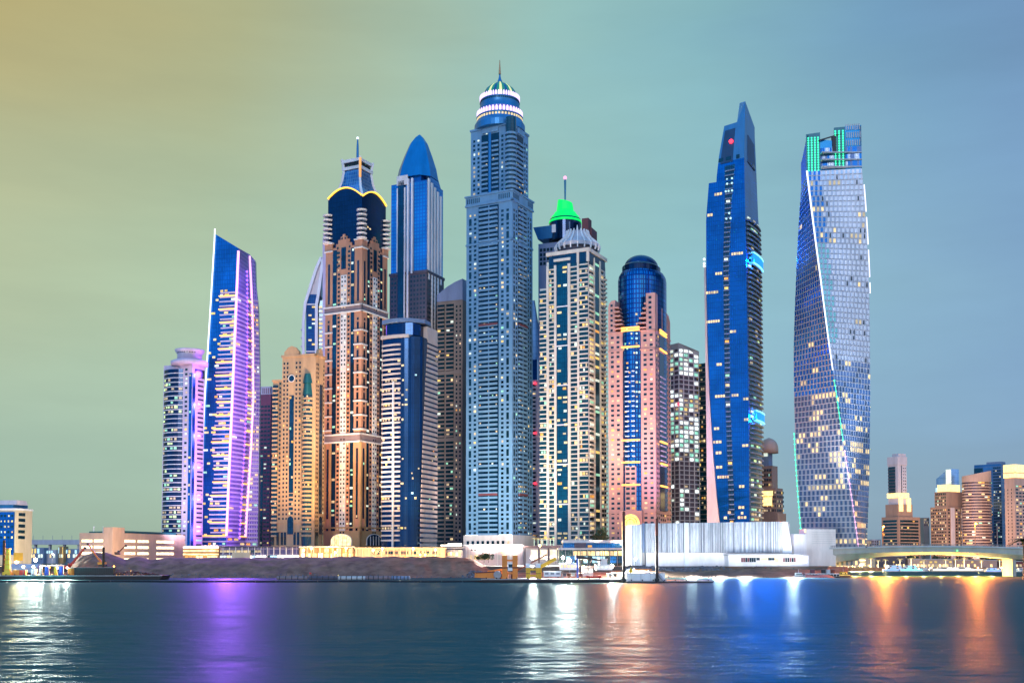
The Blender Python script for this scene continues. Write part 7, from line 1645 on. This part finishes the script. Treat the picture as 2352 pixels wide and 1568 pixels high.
    for q in (-20, 8): mb = MB(); mb.box(q*S-.3, q*S+.3, -.5, .5, 0, 1.4, 'grey_metal'); part(mb, 'stand', o)
    x, y, z = at(1449, 1305, D2+2); o = empty('buoy', (x, y, 1.0+17*S+.25), 0, 'yellow float buoy on the white pontoon by the taller pile', 'buoy'); mb = MB(); mb.lathe([(.4, 0), (1.1, .6), (1.1, 1.4), (.4, 2.0), (.15, 2.8)], 'yellow_paint', n=12); part(mb, 'float', o, True); mb = MB(); mb.tube((0, 0, 2.7), (0, 0, 3.6), .06, 'dark_metal'); part(mb, 'staff', o)
    # floodlights
    floodlight(1223, 1280, 800-18, 7, 'dazzling white floodlight in front of the pale podium', 1.9, power=260000); o = None
    floodlight(1293, 1280, 585, zt, 'white floodlight high behind the white site cabin', 1.1, power=60000) ; floodlight(1308, 1287, 580, zt, 'second white floodlight, right above the white site cabin', 1.2, power=60000)
    floodlight(1405, 1299, 578, zt, 'white floodlight near the taller steel pile', 1.2, power=70000); floodlight(1341, 1301, 574, zt, 'warm yellow floodlight above the warm-lit cabin', .9, 'lamp_warm', 30000, (1, .75, .3))
    floodlight(1460, 1283, 716, GZ, 'greenish white floodlight at the left corner of the white hall', 1.0, 'lamp_white', 90000, (.95, 1, .8))
    # ---------- left drill barge
    D = 630; zb = 2.6; o, w = hull_barge('drill_barge', 'dark flat barge with drums and machines at the left edge', -60, 372, D, zb, 16)
    for X, Yt, lab in ((8, 1240, 'dark steel pile at the far left edge beside the yellow drill rig'), (237, 1256, 'dark steel pile standing on the drill barge before the sand mound')):
        x, y, z = at(X, 1320, D+5); o = empty('steel_pile', (x, y, zb), 0, lab, 'pile'); h = zof(Yt, D+5)-zb; mb = MB(); mb.lathe([(.8, 0), (.72, h)], 'pile_brown', n=14); part(mb, 'shaft', o); mb = MB(); mb.lathe([(1.1, 0), (1.1, 1), (.8, 1)], 'dark_metal', n=14); part(mb, 'guide_collar', o)
    x, y, z = at(15, 1320, D+3); o = empty('drill_rig', (x, y, zb), 0, 'tall yellow drill rig at the left edge', 'machine'); S = px(D+3)
    mb = MB(); h = 58*S; mb.hexa([(-4*S, -1, 0), (9*S, -1, 0), (9*S, 1, 0), (-4*S, 1, 0)], [(-1*S, -.8, h), (6*S, -.8, h), (6*S, .8, h), (-1*S, .8, h)], 'yellow_paint'); part(mb, 'mast', o)
    mb = MB(); mb.box(-7*S, 11*S, -1.6, 1.6, 0, 7*S, 'yellow_paint'); part(mb, 'base', o); mb = MB(); mb.box(-1*S, 7*S, -1.2, 1.2, h, h+.8, 'orange_paint'); part(mb, 'head_block', o)
    for k in range(4): mb = MB(); zz = h*(.2+.2*k); mb.box(-4.5*S, 9*S, -1.1, -.9, zz, zz+.4, 'orange_paint'); part(mb, 'brace', o)
    mk = [(46, 60, 1308, 1316, 'red_paint', 'long red-orange container low on the drill barge'), (30, 45, 1308, 1316, 'orange_paint', 'orange container left of the long red one'), (73, 83, 1306, 1315, 'white_paint', 'white locker on the drill barge'), (103, 113, 1301, 1315, 'blue_paint', 'blue drum on the drill barge, left of the yellow locker'), (124, 131, 1301, 1315, 'yellow_paint', 'yellow locker between the two blue drums'), (135, 146, 1300, 1315, 'blue_paint', 'blue drum right of the yellow locker'), (156, 172, 1304, 1315, 'orange_paint', 'orange crate beside the right blue drum'), (90, 98, 1297, 1314, 'cream_wall', 'tall cream cabinet left of the blue drums'), (172, 262, 1303, 1315, 'hull_black', 'long black bulwark box in front of the steel pile')]
    for X0, X1, Y0, Y1, m, lab in mk:
        dr = 'drum' in lab; x, y, z = at((X0+X1)/2, Y1, D+4); S = px(D+4); o = empty('drum' if dr else 'container' if 'container' in lab else 'locker', (x, y, zb), 0, lab, 'drum' if dr else 'container'); wd = (X1-X0)*S; h = zof(Y0, D+4)-zb
        mb = MB()
        if dr: mb.lathe([(wd/2, 0), (wd/2, h*.3), (wd/2+.1, h*.32), (wd/2, h*.35), (wd/2, h)], m, n=16); part(mb, 'shell', o); mb = MB(); mb.lathe([(wd*.44, h), (wd*.44, h+.2)], 'white_paint', n=16); part(mb, 'lid', o)
        else:
            mb.box(-wd/2, wd/2, -1, 1.5, 0, h, m)
            part(mb, 'wall', o); mb = MB()
            for i in range(max(2, int(wd/1.0))): xx = -wd/2+(i+.5)*wd/max(2, int(wd/1.0)); mb.box(xx-.1, xx+.1, -1.12, -1, .1, h-.1, m)
            part(mb, 'ribbing', o); mb = MB(); mb.box(-wd/2-.1, wd/2+.1, -1.2, 1.6, h, h+.15, 'grey_metal'); part(mb, 'lid', o)
    x, y, z = at(300, 1315, D+5); o = empty('scrap_pile', (x, y, zb), 0, 'heap of dark timber and chain at the right end of the drill barge', 'heap'); rng = random.Random(6)
    mb = MB()
    for i in range(150): xx = rng.uniform(-9, 15); zz = rng.uniform(0, max(.2, 2.4*(1-abs(xx-1)/16))); mb.bar((xx, rng.uniform(-2, 2), zz), (xx+rng.uniform(-2, 2), rng.uniform(-2, 2), zz+rng.uniform(-.5, .8)), .3, .3, rng.choice(['hull_black', 'rust', 'dusk_brown']))
    part(mb, 'timber', o)
    for i, (X, Y, lab, r, pw) in enumerate(((53, 1301, 'white deck lamp above the long red container', .8, 30000), (77, 1301, 'white deck lamp above the white locker', .8, 30000), (132, 1303, 'white deck lamp between the blue drums', .6, 22000), (155, 1303, 'white deck lamp over the orange crate', .6, 22000), (96, 1300, 'bright work lamp by the tall cream cabinet', .7, 22000))): floodlight(X, Y, D+2, zb, lab, r, power=pw)
    for X, Y, DD, lab, r, m, pw, col in ((82, 1285, 760, 'glaring white lamp before the white-cornered office', 1.6, 'lamp_white', 160000, (1, .93, .75)), (38, 1290, 740, 'warm lamp at the foot of the white-cornered office', 1.2, 'lamp_warm', 90000, (1, .7, .3)), (112, 1302, 700, 'orange lamp left of the red excavator', 1.1, 'lamp_orange', 60000, (1, .4, .05)), (122, 1272, 900, 'distant white lamp right of the pale shed', .8, 'lamp_white', 30000, (1, .95, .8)), (162, 1298, 690, 'orange lamp on the red excavator\'s right side', .8, 'lamp_orange', 90000, (1, .42, .06)), (262, 1300, 690, 'orange work lamp at the foot of the sand mound', .5, 'lamp_orange', 70000, (1, .42, .06))):
        zg = bank_z(X, DD); floodlight(X, Y, DD, zg, lab, r, m, pw, col)
    excavator(150, 1312, 684, 'red excavator with raised arm in front of the sand mound', 'red_paint', [(1, 2), (4.5, 5.5), (9.5, 12), (12, 15)], 1, 1.7); excavator(236, 1300, 694, 'orange-lit excavator with its arm raised to the left on the sand mound', 'orange_paint', [(0, 2), (3, 5), (7, 10), (9.5, 14.5)], -1, 1.25); excavator(270, 1273, 735, 'small dark excavator on top of the sand mound', 'rust', [(1, 2), (2.5, 3.5), (4.5, 5.5), (5.5, 6.5)], 1, .8)
    x, y, z = at(60, 1302, 720); o = empty('storage_tent', (x, y, bank_z(60, 720)), 0, 'grey dome-shaped storage tent behind the drill barge', 'tent'); mb = MB(); n = 10
    rings = [[(-9, 9*math.cos(a)*.6, 5.6*math.sin(a)) for a in [math.pi*i/n for i in range(n+1)]], [(9, 9*math.cos(a)*.6, 5.6*math.sin(a)) for a in [math.pi*i/n for i in range(n+1)]]]
    mb.loft(rings, 'concrete_lilac'); part(mb, 'canvas', o); mb = MB(); mb.box(-9.1, -8.9, -1.5, 1.5, 0, 3.2, 'dark_metal'); part(mb, 'door', o)
    x, y, z = at(42, 1275, 730); o = empty('site_hoarding', (x, y, bank_z(42, 730)), 0, 'yellow hoarding panel on posts by the white-cornered office', 'hoarding'); h = zof(1287, 730)-bank_z(42, 730); mb = MB(); mb.box(-3, 3, -.2, .2, max(h, 1), max(h, 1)+5.2, 'yellow_paint'); part(mb, 'panel', o)
    for q in (-2.6, 2.6): mb = MB(); mb.box(q-.15, q+.15, -.1, .1, 0, max(h, 1), 'grey_metal'); part(mb, 'post', o)
    # ---------- floating boom and pipeline
    D = 566; o = empty('floating_boom', (0, D, 0), 0, 'thin black floating boom lying across the water from the left edge to the barge', 'boom')
    for i in range(24):
        X0, X1 = -30+i*47.5, -30+(i+1)*47.5-1; mb = MB(); pr = None
        for k in range(7):
            X = X0+(X1-X0)*k/6; y = 2.6*math.sin(X*.009)+2.0*math.sin(X*.023+1); c = Vector((kx(X, 1335)*(D+y), y, .38))
            if pr: mb.tube(pr, c, .55, 'hull_black', n=8)
            pr = c
        part(mb, 'float', o)
    D = 640
    for i, (a, b) in enumerate(((636, 706), (709, 774), (776, 838), (840, 896), (898, 940))):
        x0, x1 = kx(a, 1328)*D, kx(b, 1328)*D; o = empty('pipeline_float', ((x0+x1)/2, D+i, 0), 0, ['leftmost float of the pipeline, with a ragged end', 'dark ribbed float with a red flag, second from the left of the pipeline', 'pale ribbed middle float of the pipeline', 'plain grey float right of the pale one in the pipeline', 'bluish short float at the right end of the pipeline'][i], 'float'); w = (x1-x0)/2
        mb = MB(); mb.tube((-w, 0, .8), (w, 0, .8), 1.15, ['dusk_stone', 'dusk_brown', 'concrete', 'dusk_stone', 'concrete_blue'][i], n=12); part(mb, 'pipe', o)
        for k in range(5): mb = MB(); xx = -w+2*w*(k+.5)/5; mb.tube((xx-.25, 0, .8), (xx+.25, 0, .8), 1.4, 'dark_metal', n=12); part(mb, 'collar', o)
        if i == 1: mb = MB(); mb.tube((-w, 0, 1.5), (-w, 0, 4), .08, 'grey_metal'); mb.box(-w, -w+1.2, -.05, .05, 3, 4, 'red_paint'); part(mb, 'flag', o)
        if i == 2: mb = MB(); mb.sphere((-w, -.5, 2.4), .35, 'lit_yellow'); part(mb, 'marker_lamp', o)
    # ---------- jetty and moored work boats on the right shore
    D = 705; x0, x1 = kx(1850, 1318)*D, kx(1928, 1318)*D; o = empty('jetty', (x0, D, 0), 0, 'short concrete jetty with tyre fenders below the bridge abutment', 'jetty'); w = x1-x0; mb = MB(); mb.box(0, w, 0, 8, .5, 2.6, 'pale_stone'); part(mb, 'deck', o)
    mb = MB(); mb.box(0, w, -.2, 0, -.5, .6, 'hull_black'); part(mb, 'skirt', o)
    for i in range(11):
        mb = MB(); mb.lathe([(.35, -.15), (.6, -.2), (.75, 0), (.6, .2), (.35, .15)], 'hull_black', n=12); q = part(mb, 'tyre', o); q.location = ((i+.5)*w/11, -.45, 1.4); q.rotation_euler = (R(90), 0, 0)
    boat(1837, 1318, 700, 7.5, 'small grey launch moored left of the tyre-fendered jetty', 'concrete_lilac', 'pale_stone', None, 'launch', 2.4)
    for X, Y0, Y1, nm, lab, m in ((1891, 1307, 1297, 'control_box', 'black control box on the jetty', 'dark_metal'), (1866, 1312, 1302, 'crate', 'red crate on the jetty, leftmost', 'maroon'), (1912, 1310, 1299, 'crate', 'rusty crate at the right end of the jetty', 'rust'), (1902, 1310, 1303, 'crate', 'grey crate between the black box and the rusty crate', 'concrete')):
        x, y, z = at(X, Y0, D+4); oo = empty(nm, (x, y, 2.6), 0, lab, 'box'); mb = MB(); mb.box(-1.2, 1.2, -.8, .8, 0, 2.4, m); part(mb, 'body', oo); mb = MB(); mb.box(-1.3, 1.3, -.9, .9, 2.4, 2.55, 'grey_metal'); part(mb, 'lid', oo)
    boat(1940, 1317, 728, 8.5, 'dark red work boat with yellow trim beside the jetty', 'maroon', 'yellow_paint', 'lit_yellow', 'work_boat', 2.8); 
    boat(2060, 1316, 1030, 26, 'party boat lit brilliant blue under the bridge, left one', 'white_paint', 'white_paint', 'boat_blue', 'party_boat', 4, 2); boat(2096, 1317, 1022, 24, 'white boat with cyan light strip next to the blue party boat', 'white_paint', 'white_paint', 'boat_cyan', 'party_boat', 4, 2)
    boat(2125, 1314, 1040, 15, 'small grey cruiser between cyan boat and dark launch', 'concrete_lilac', 'white_paint', None); boat(2150, 1314, 1044, 15, 'dark launch left of the long cream yacht', 'dusk_brown', 'concrete', None)
    boat(2207, 1314, 1035, 56, 'long cream yacht glowing warmly under the middle of the arch', 'cream_wall', 'cream_wall', 'shop_white', 'yacht', 4.5, 1)
    boat(2282, 1319, 1000, 15, 'blue-lit boat at the right beneath the bridge', 'white_paint', 'white_paint', 'boat_blue', 'party_boat', 3.4); boat(2306, 1318, 1004, 14, 'white motor boat right of the blue-lit boat', 'white_paint', 'white_paint', 'lit_warm'); boat(2330, 1318, 1008, 14, 'white motor boat second from the right edge', 'white_paint', 'concrete', 'lit_white'); boat(2352, 1318, 1012, 14, 'dim motor boat cut by the right edge', 'concrete', 'white_paint', None)
    for i, X in enumerate((2100, 2139, 2182, 2246, 2300)): 
        floodlight(X, 1303, 1066, 3.2, ['warm quay lamp behind the cyan-lit boat', 'warm quay lamp behind the dark launch', 'warm quay lamp behind the yacht\'s left half', 'warm quay lamp right of the yacht', 'warm quay lamp near the right edge boats'][i], .8, 'lamp_warm', 26000, (1, .6, .2))
    for i, X in enumerate((1958, 1974, 1998, 2034, 2066)): floodlight(X, 1299, 1068, 3.2, ['warm quay lamp nearest the abutment under the bridge', 'second warm quay lamp from the abutment', 'warm quay lamp before the cream building', 'warm quay lamp beside the dark villa', 'warm quay lamp behind the blue party boat'][i], .8, 'lamp_warm', 26000, (1, .62, .22))
    # ---------- street lamps along the podium
    for i, (X, Y, lab) in enumerate(((697, 1262, 'golden street lamp at the left end of the golden gallery'), (715, 1259, 'golden street lamp at the second column of the gallery'), (770, 1268, 'golden street lamp low before the gallery middle'), (795, 1258, 'golden street lamp right of the gallery centre'), (857, 1263, 'golden street lamp on the peach terrace, left'), (878, 1259, 'golden street lamp left of the navy tower'), (949, 1259, 'golden street lamp below the navy tower\'s corner'), (965, 1273, 'orange lamp low on the peach terrace'), (977, 1273, 'orange lamp just right of the low one on the terrace'), (1000, 1262, 'golden street lamp at the right end of the peach terrace'), (1036, 1270, 'orange lamp by the white-roofed shop'), (1240, 1252, 'yellow street lamp before the pavilion'))):
        zg = GZ; x, y, z = at(X, Y, 786); o = empty('street_lamp', (x, y, zg), 0, lab, 'street lamp'); mb = MB(); mb.lathe([(.16, 0), (.09, z-zg)], 'grey_metal', n=7); part(mb, 'pole', o); mb = MB(); mb.sphere((0, 0, z-zg), .75, 'lamp_warm' if i not in (7, 8, 10) else 'lamp_orange'); part(mb, 'lamp_head', o); lamp(o, (0, -1.4, z-zg), 45000, (1, .6, .2), .8)
    # ---------- people by the hall
    for i, (X, sh, lab, rz) in enumerate(((1730, 'cloth_pale', 'person in pale top walking by the hall, leftmost of the group', .6), (1737, 'cloth_dark', 'person in dark clothes standing second from left by the hall', 0), (1748, 'cloth_dark', 'stooping dark-clothed person in the middle of the group by the hall', 1.2), (1758, 'cloth_red', 'person in red coat by the white hall', -.4), (1770, 'cloth_dark', 'person in dark clothes rightmost by the hall', 2.6))):
        D = 719; person(kx(X, 1298)*D, D, bank_z(X, D), lab, sh, rz)
def bank_z(X, D):
    if D < 750:
        dg = bpy.context.evaluated_depsgraph_get(); o = bpy.data.objects['sand_bank']; ok, loc, n, i = o.ray_cast(Vector((kx(X, 1300)*D, D, 100)), Vector((0, 0, -1)))
        if ok: return max(loc.z, .2)
    return GZ
def extra_mats():
    paint('cream_lit', (.58, .46, .32)); paint('peach_wall', (.55, .36, .26)); paint('peach_lit', (.56, .38, .30)); paint('hall_core', (.3, .25, .2)); paint('sheet_plain', (.75, .77, .8), rough=.4); paint('sheet_glow', (.82, .82, .82), rough=.5)
    glass('purple_glass', (.03, .03, .10), (.05, .04, .14), metal=.4, pw=4, ph=4, lw=.3, line=(.2, .16, .24)); glow('hall_pane', (1, .85, .62), .9, var=.3); paint('pole_orange', (.5, .25, .1)); paint('pile_grey', (.035, .03, .03), rough=.6, metal=.2); paint('pile_brown', (.06, .03, .02), rough=.8)
# ------------------------------------------------------------------ sky, lights, camera
def world():
    w = bpy.data.worlds.new('World'); bpy.context.scene.world = w; w.use_nodes = True; nt = w.node_tree; N = nt.nodes; Lk = nt.links.new
    bg = N['Background']; tc = N.new('ShaderNodeTexCoord'); sx = N.new('ShaderNodeSeparateXYZ'); Lk(tc.outputs['Generated'], sx.inputs[0])
    # azimuth measure: x / horizontal length
    def M(op, a, b=None):
        m = N.new('ShaderNodeMath'); m.operation = op
        for i, v in enumerate((a, b)):
            if v is None: continue
            if isinstance(v, (int, float)): m.inputs[i].default_value = v
            else: Lk(v, m.inputs[i])
        return m.outputs[0]
    hl = M('SQRT', M('ADD', M('MULTIPLY', sx.outputs['X'], sx.outputs['X']), M('MULTIPLY', sx.outputs['Y'], sx.outputs['Y'])))
    az = M('DIVIDE', sx.outputs['X'], M('MAXIMUM', hl, .001))
    n = N.new('ShaderNodeTexNoise'); n.inputs['Scale'].default_value = 2.2; n.inputs['Detail'].default_value = 4; mp = N.new('ShaderNodeMapping'); mp.inputs['Scale'].default_value = (1, 1, 3.5); mp.inputs['Rotation'].default_value = (0, R(25), 0)
    Lk(tc.outputs['Generated'], mp.inputs[0]); Lk(mp.outputs[0], n.inputs['Vector'])
    az2 = M('ADD', az, M('MULTIPLY', M('SUBTRACT', n.outputs['Fac'], .5), .22))
    t = M('ADD', M('MULTIPLY', az2, 1/.88), .5)
    def ramp(stops):
        r = N.new('ShaderNodeValToRGB'); e = r.color_ramp.elements
        while len(e) < len(stops): e.new(.5)
        for i, (p, c) in enumerate(stops): e[i].position = p; e[i].color = (*lin(c), 1)
        Lk(t, r.inputs[0]); return r.outputs[0]
    low = ramp([(0, (134, 164, 152)), (.3, (140, 168, 154)), (.55, (134, 170, 166)), (.8, (106, 142, 170)), (1, (100, 132, 168))])
    mid = ramp([(0, (174, 184, 142)), (.2, (164, 186, 152)), (.45, (148, 186, 168)), (.65, (136, 182, 184)), (.85, (122, 160, 184)), (1, (112, 148, 184))])
    top = ramp([(0, (174, 160, 98)), (.2, (168, 168, 118)), (.4, (156, 178, 152)), (.55, (140, 180, 172)), (.7, (126, 172, 178)), (.88, (106, 148, 178)), (1, (102, 136, 174))])
    def mix(f, a, b):
        m = N.new('ShaderNodeMix'); m.data_type = 'RGBA'; Lk(f, m.inputs[0]); Lk(a, m.inputs[6]); Lk(b, m.inputs[7]); return m.outputs[2]
    def mr(v, a, b):
        m = N.new('ShaderNodeMapRange'); m.interpolation_type = 'SMOOTHSTEP'; m.inputs[1].default_value = a; m.inputs[2].default_value = b; Lk(v, m.inputs[0]); return m.outputs[0]
    z = sx.outputs['Z']; c = mix(mr(z, .02, .24), low, mid); c = mix(mr(z, .22, .44), c, top)
    # thin veils of cloud and haze
    cn = N.new('ShaderNodeTexNoise'); cn.inputs['Scale'].default_value = 3.2; cn.inputs['Detail'].default_value = 7; cn.inputs['Roughness'].default_value = .58; cm = N.new('ShaderNodeMapping'); cm.inputs['Scale'].default_value = (1, 1, 5); cm.inputs['Rotation'].default_value = (0, R(14), R(30))
    Lk(tc.outputs['Generated'], cm.inputs[0]); Lk(cm.outputs[0], cn.inputs['Vector'])
    cr = N.new('ShaderNodeMapRange'); cr.inputs[1].default_value = .3; cr.inputs[2].default_value = .7; cr.inputs[3].default_value = .95; cr.inputs[4].default_value = 1.09; Lk(cn.outputs['Fac'], cr.inputs[0])
    vm = N.new('ShaderNodeVectorMath'); vm.operation = 'SCALE'; Lk(c, vm.inputs[0]); Lk(cr.outputs[0], vm.inputs['Scale']); c = vm.outputs[0]
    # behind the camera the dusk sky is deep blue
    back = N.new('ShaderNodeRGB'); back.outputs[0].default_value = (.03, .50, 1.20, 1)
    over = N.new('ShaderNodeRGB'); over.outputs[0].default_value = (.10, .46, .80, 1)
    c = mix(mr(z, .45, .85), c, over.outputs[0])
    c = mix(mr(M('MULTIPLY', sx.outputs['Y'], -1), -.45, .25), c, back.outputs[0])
    # pale glow added low behind the camera, for the twisted tower to mirror
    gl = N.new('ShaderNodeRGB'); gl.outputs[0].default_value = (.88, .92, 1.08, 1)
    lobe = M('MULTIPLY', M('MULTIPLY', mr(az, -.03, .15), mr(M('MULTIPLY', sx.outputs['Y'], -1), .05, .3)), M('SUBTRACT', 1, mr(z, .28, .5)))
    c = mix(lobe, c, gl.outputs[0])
    sky = N.new('ShaderNodeTexSky'); sky.sky_type = 'NISHITA'; sky.sun_disc = False; sky.sun_elevation = SUN_EL; sky.sun_rotation = SUN_ROT
    ad = N.new('ShaderNodeMix'); ad.data_type = 'RGBA'; ad.blend_type = 'ADD'; ad.inputs[0].default_value = .02; Lk(c, ad.inputs[6]); Lk(sky.outputs[0], ad.inputs[7])
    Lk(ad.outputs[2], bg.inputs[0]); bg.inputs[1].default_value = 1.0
SUN_EL = R(14); SUN_ROT = R(192)
def lights():
    l = bpy.data.lights.new('sun', 'SUN'); l.energy = .85; l.angle = R(14); l.color = (1, .90, .86); o = bpy.data.objects.new('sun', l); C.objects.link(o)
    # low afterglow from the left, behind the camera
    d = Vector((math.sin(SUN_ROT)*math.cos(SUN_EL), math.cos(SUN_ROT)*math.cos(SUN_EL), math.sin(SUN_EL)))
    o.rotation_euler = (-d).to_track_quat('-Z', 'Y').to_euler()
    # floodlights added on the podium roofs to brighten the tower fronts
    W = 1.0e6
    for X, D, z, tgt, pw, col, lab, ang in (
        (640, 790, 22, (675, 1010, 862), 1.5, (1, .62, .24), 'added floodlight washing the tan tower', 80), (712, 790, 22, (690, 1000, 862), 1.2, (1, .60, .22), 'added floodlight between the tan and the brick tower', 80),
        (760, 790, 22, (790, 1040, 885), 2.0, (1, .64, .24), 'added floodlight washing the left of the brick tower', 70), (840, 790, 22, (800, 800, 885), 6.5, (1, .80, .62), 'added floodlight washing the upper brick tower', 60),
        (480, 790, 22, (520, 1000, 930), 1.2, (1, .62, .45), 'added floodlight at the pink-striped tower', 80), (930, 790, 22, (960, 1000, 830), 1.6, (1, .72, .5), 'added floodlight at the navy tower', 90),
        (1110, 790, 22, (1130, 1120, 900), 3.2, (1, .88, .78), 'added floodlight washing the tallest tower', 70), (1185, 790, 22, (1140, 1140, 900), 1.8, (1, .86, .74), 'added floodlight right of the tallest tower', 70),
        (1270, 775, 24, (1300, 980, 880), 1.1, (1, .84, .58), 'added floodlight washing the left of the cream tower', 75), (1370, 770, 24, (1350, 800, 880), 2.0, (1, .86, .66), 'added floodlight washing the upper cream tower', 70),
        (1425, 770, 24, (1450, 1050, 850), 1.3, (1, .58, .42), 'added floodlight washing the left of the pink tower', 80), (1480, 770, 24, (1470, 850, 850), 2.6, (1, .60, .45), 'added floodlight washing the upper pink tower', 70), (1580, 800, 30, (1522, 980, 860), 1.8, (.62, .42, 1), 'added violet floodlight on the right wall of the pink tower', 70),
        (1640, 790, 30, (1632, 1120, 868), 1.2, (1, .52, .36), 'added floodlight on the flank of the tall blue tower', 60), (440, 820, 18, (440, 1000, 905), 2.5, (.80, .62, 1), 'added violet floodlight at the round-crowned tower', 90),
        (1990, 720, 20, (1925, 560, 776), 5.0, (.92, .92, 1), 'added floodlight aimed at the upper twisted tower', 50), (95, 860, 12, (60, 1210, 910), 1.3, (1, .86, .62), 'added floodlight washing the white-cornered office', 90), (300, 745, 16, (290, 1245, 790), .45, (1, .74, .48), 'added floodlight washing the car park', 110),
        (2040, 1300, 8, (2070, 1130, 1420), 1.5, (1, .70, .45), 'added floodlight below the slab-topped tower', 90), (2190, 1300, 8, (2200, 1140, 1420), 2.0, (1, .68, .42), 'added floodlight between the gold-crowned and the round tower', 100), (2320, 1250, 8, (2330, 1150, 1350), 1.5, (1, .62, .42), 'added floodlight below the gold-topped salmon tower', 90)):
        wash(X, D, z, tgt, pw*W*LW, col, lab, ang)
    # spots added on the shore to whiten the hall front
    for i, X in enumerate((1465, 1530, 1590, 1650, 1710, 1770, 1822)):
        wash(X, 700, 6.5, (X, 1222, 722), (2.1e5 if i < 6 else 6e5)*HW, (.95, .97, 1), ['added floodlight at the left end of the white hall', 'second added floodlight from the left before the white hall', 'third added floodlight from the left before the white hall', 'added floodlight before the middle of the white hall', 'added floodlight left of the people by the white hall', 'added floodlight right of the people by the white hall', 'added floodlight at the rounded right end of the white hall'][i], 110, 1)
        if i in (2, 3, 4, 6): x = kx(X, 1282)*700; streak_spot(None, (x, 699.5, 7.5), 2.6e5 if i < 6 else 7e5, (.85, 1, 1), 2.5)  # added spots that throw white streaks on the water
LW = .24; HW = .15
def camera():
    cam = bpy.data.cameras.new('camera'); o = bpy.data.objects.new('camera', cam); C.objects.link(o); o.location = (0, 0, H)
    o.rotation_euler = (math.pi/2 + PITCH, 0, 0); cam.sensor_width = 36; cam.lens = 36*F/2352; cam.shift_y = (YPP-784)/2352; cam.clip_end = 30000; cam.clip_start = 1
    bpy.context.scene.camera = o
def main():
    s = bpy.context.scene; s.view_settings.view_transform = 'Standard'; s.view_settings.look = 'None'; s.view_settings.exposure = 0; s.view_settings.gamma = 1
    s.cycles.use_denoising = True; s.cycles.max_bounces = 6; s.cycles.glossy_bounces = 3; s.cycles.diffuse_bounces = 2; s.cycles.transmission_bounces = 2; s.cycles.sample_clamp_indirect = 8; s.cycles.use_light_tree = True
    add_mats_towers(); extra_mats(); world(); camera(); setting(); bpy.context.view_layer.update()
    white_round_tower(); purple_tower(); magenta_block(); tan_tower(); sail_tower(); brick_tower(); pointed_blue_tower(); curved_navy_tower(); olive_tower(); tallest_tower(); white_sliver(); green_cap_tower(); cream_tower(); pink_tower(); construction_tower(); teal_tower(); tall_blue_tower(); ornate_tower(); twisted_tower(); right_towers()
    low_buildings(); bridge(); palms(); things(); lights()
main()
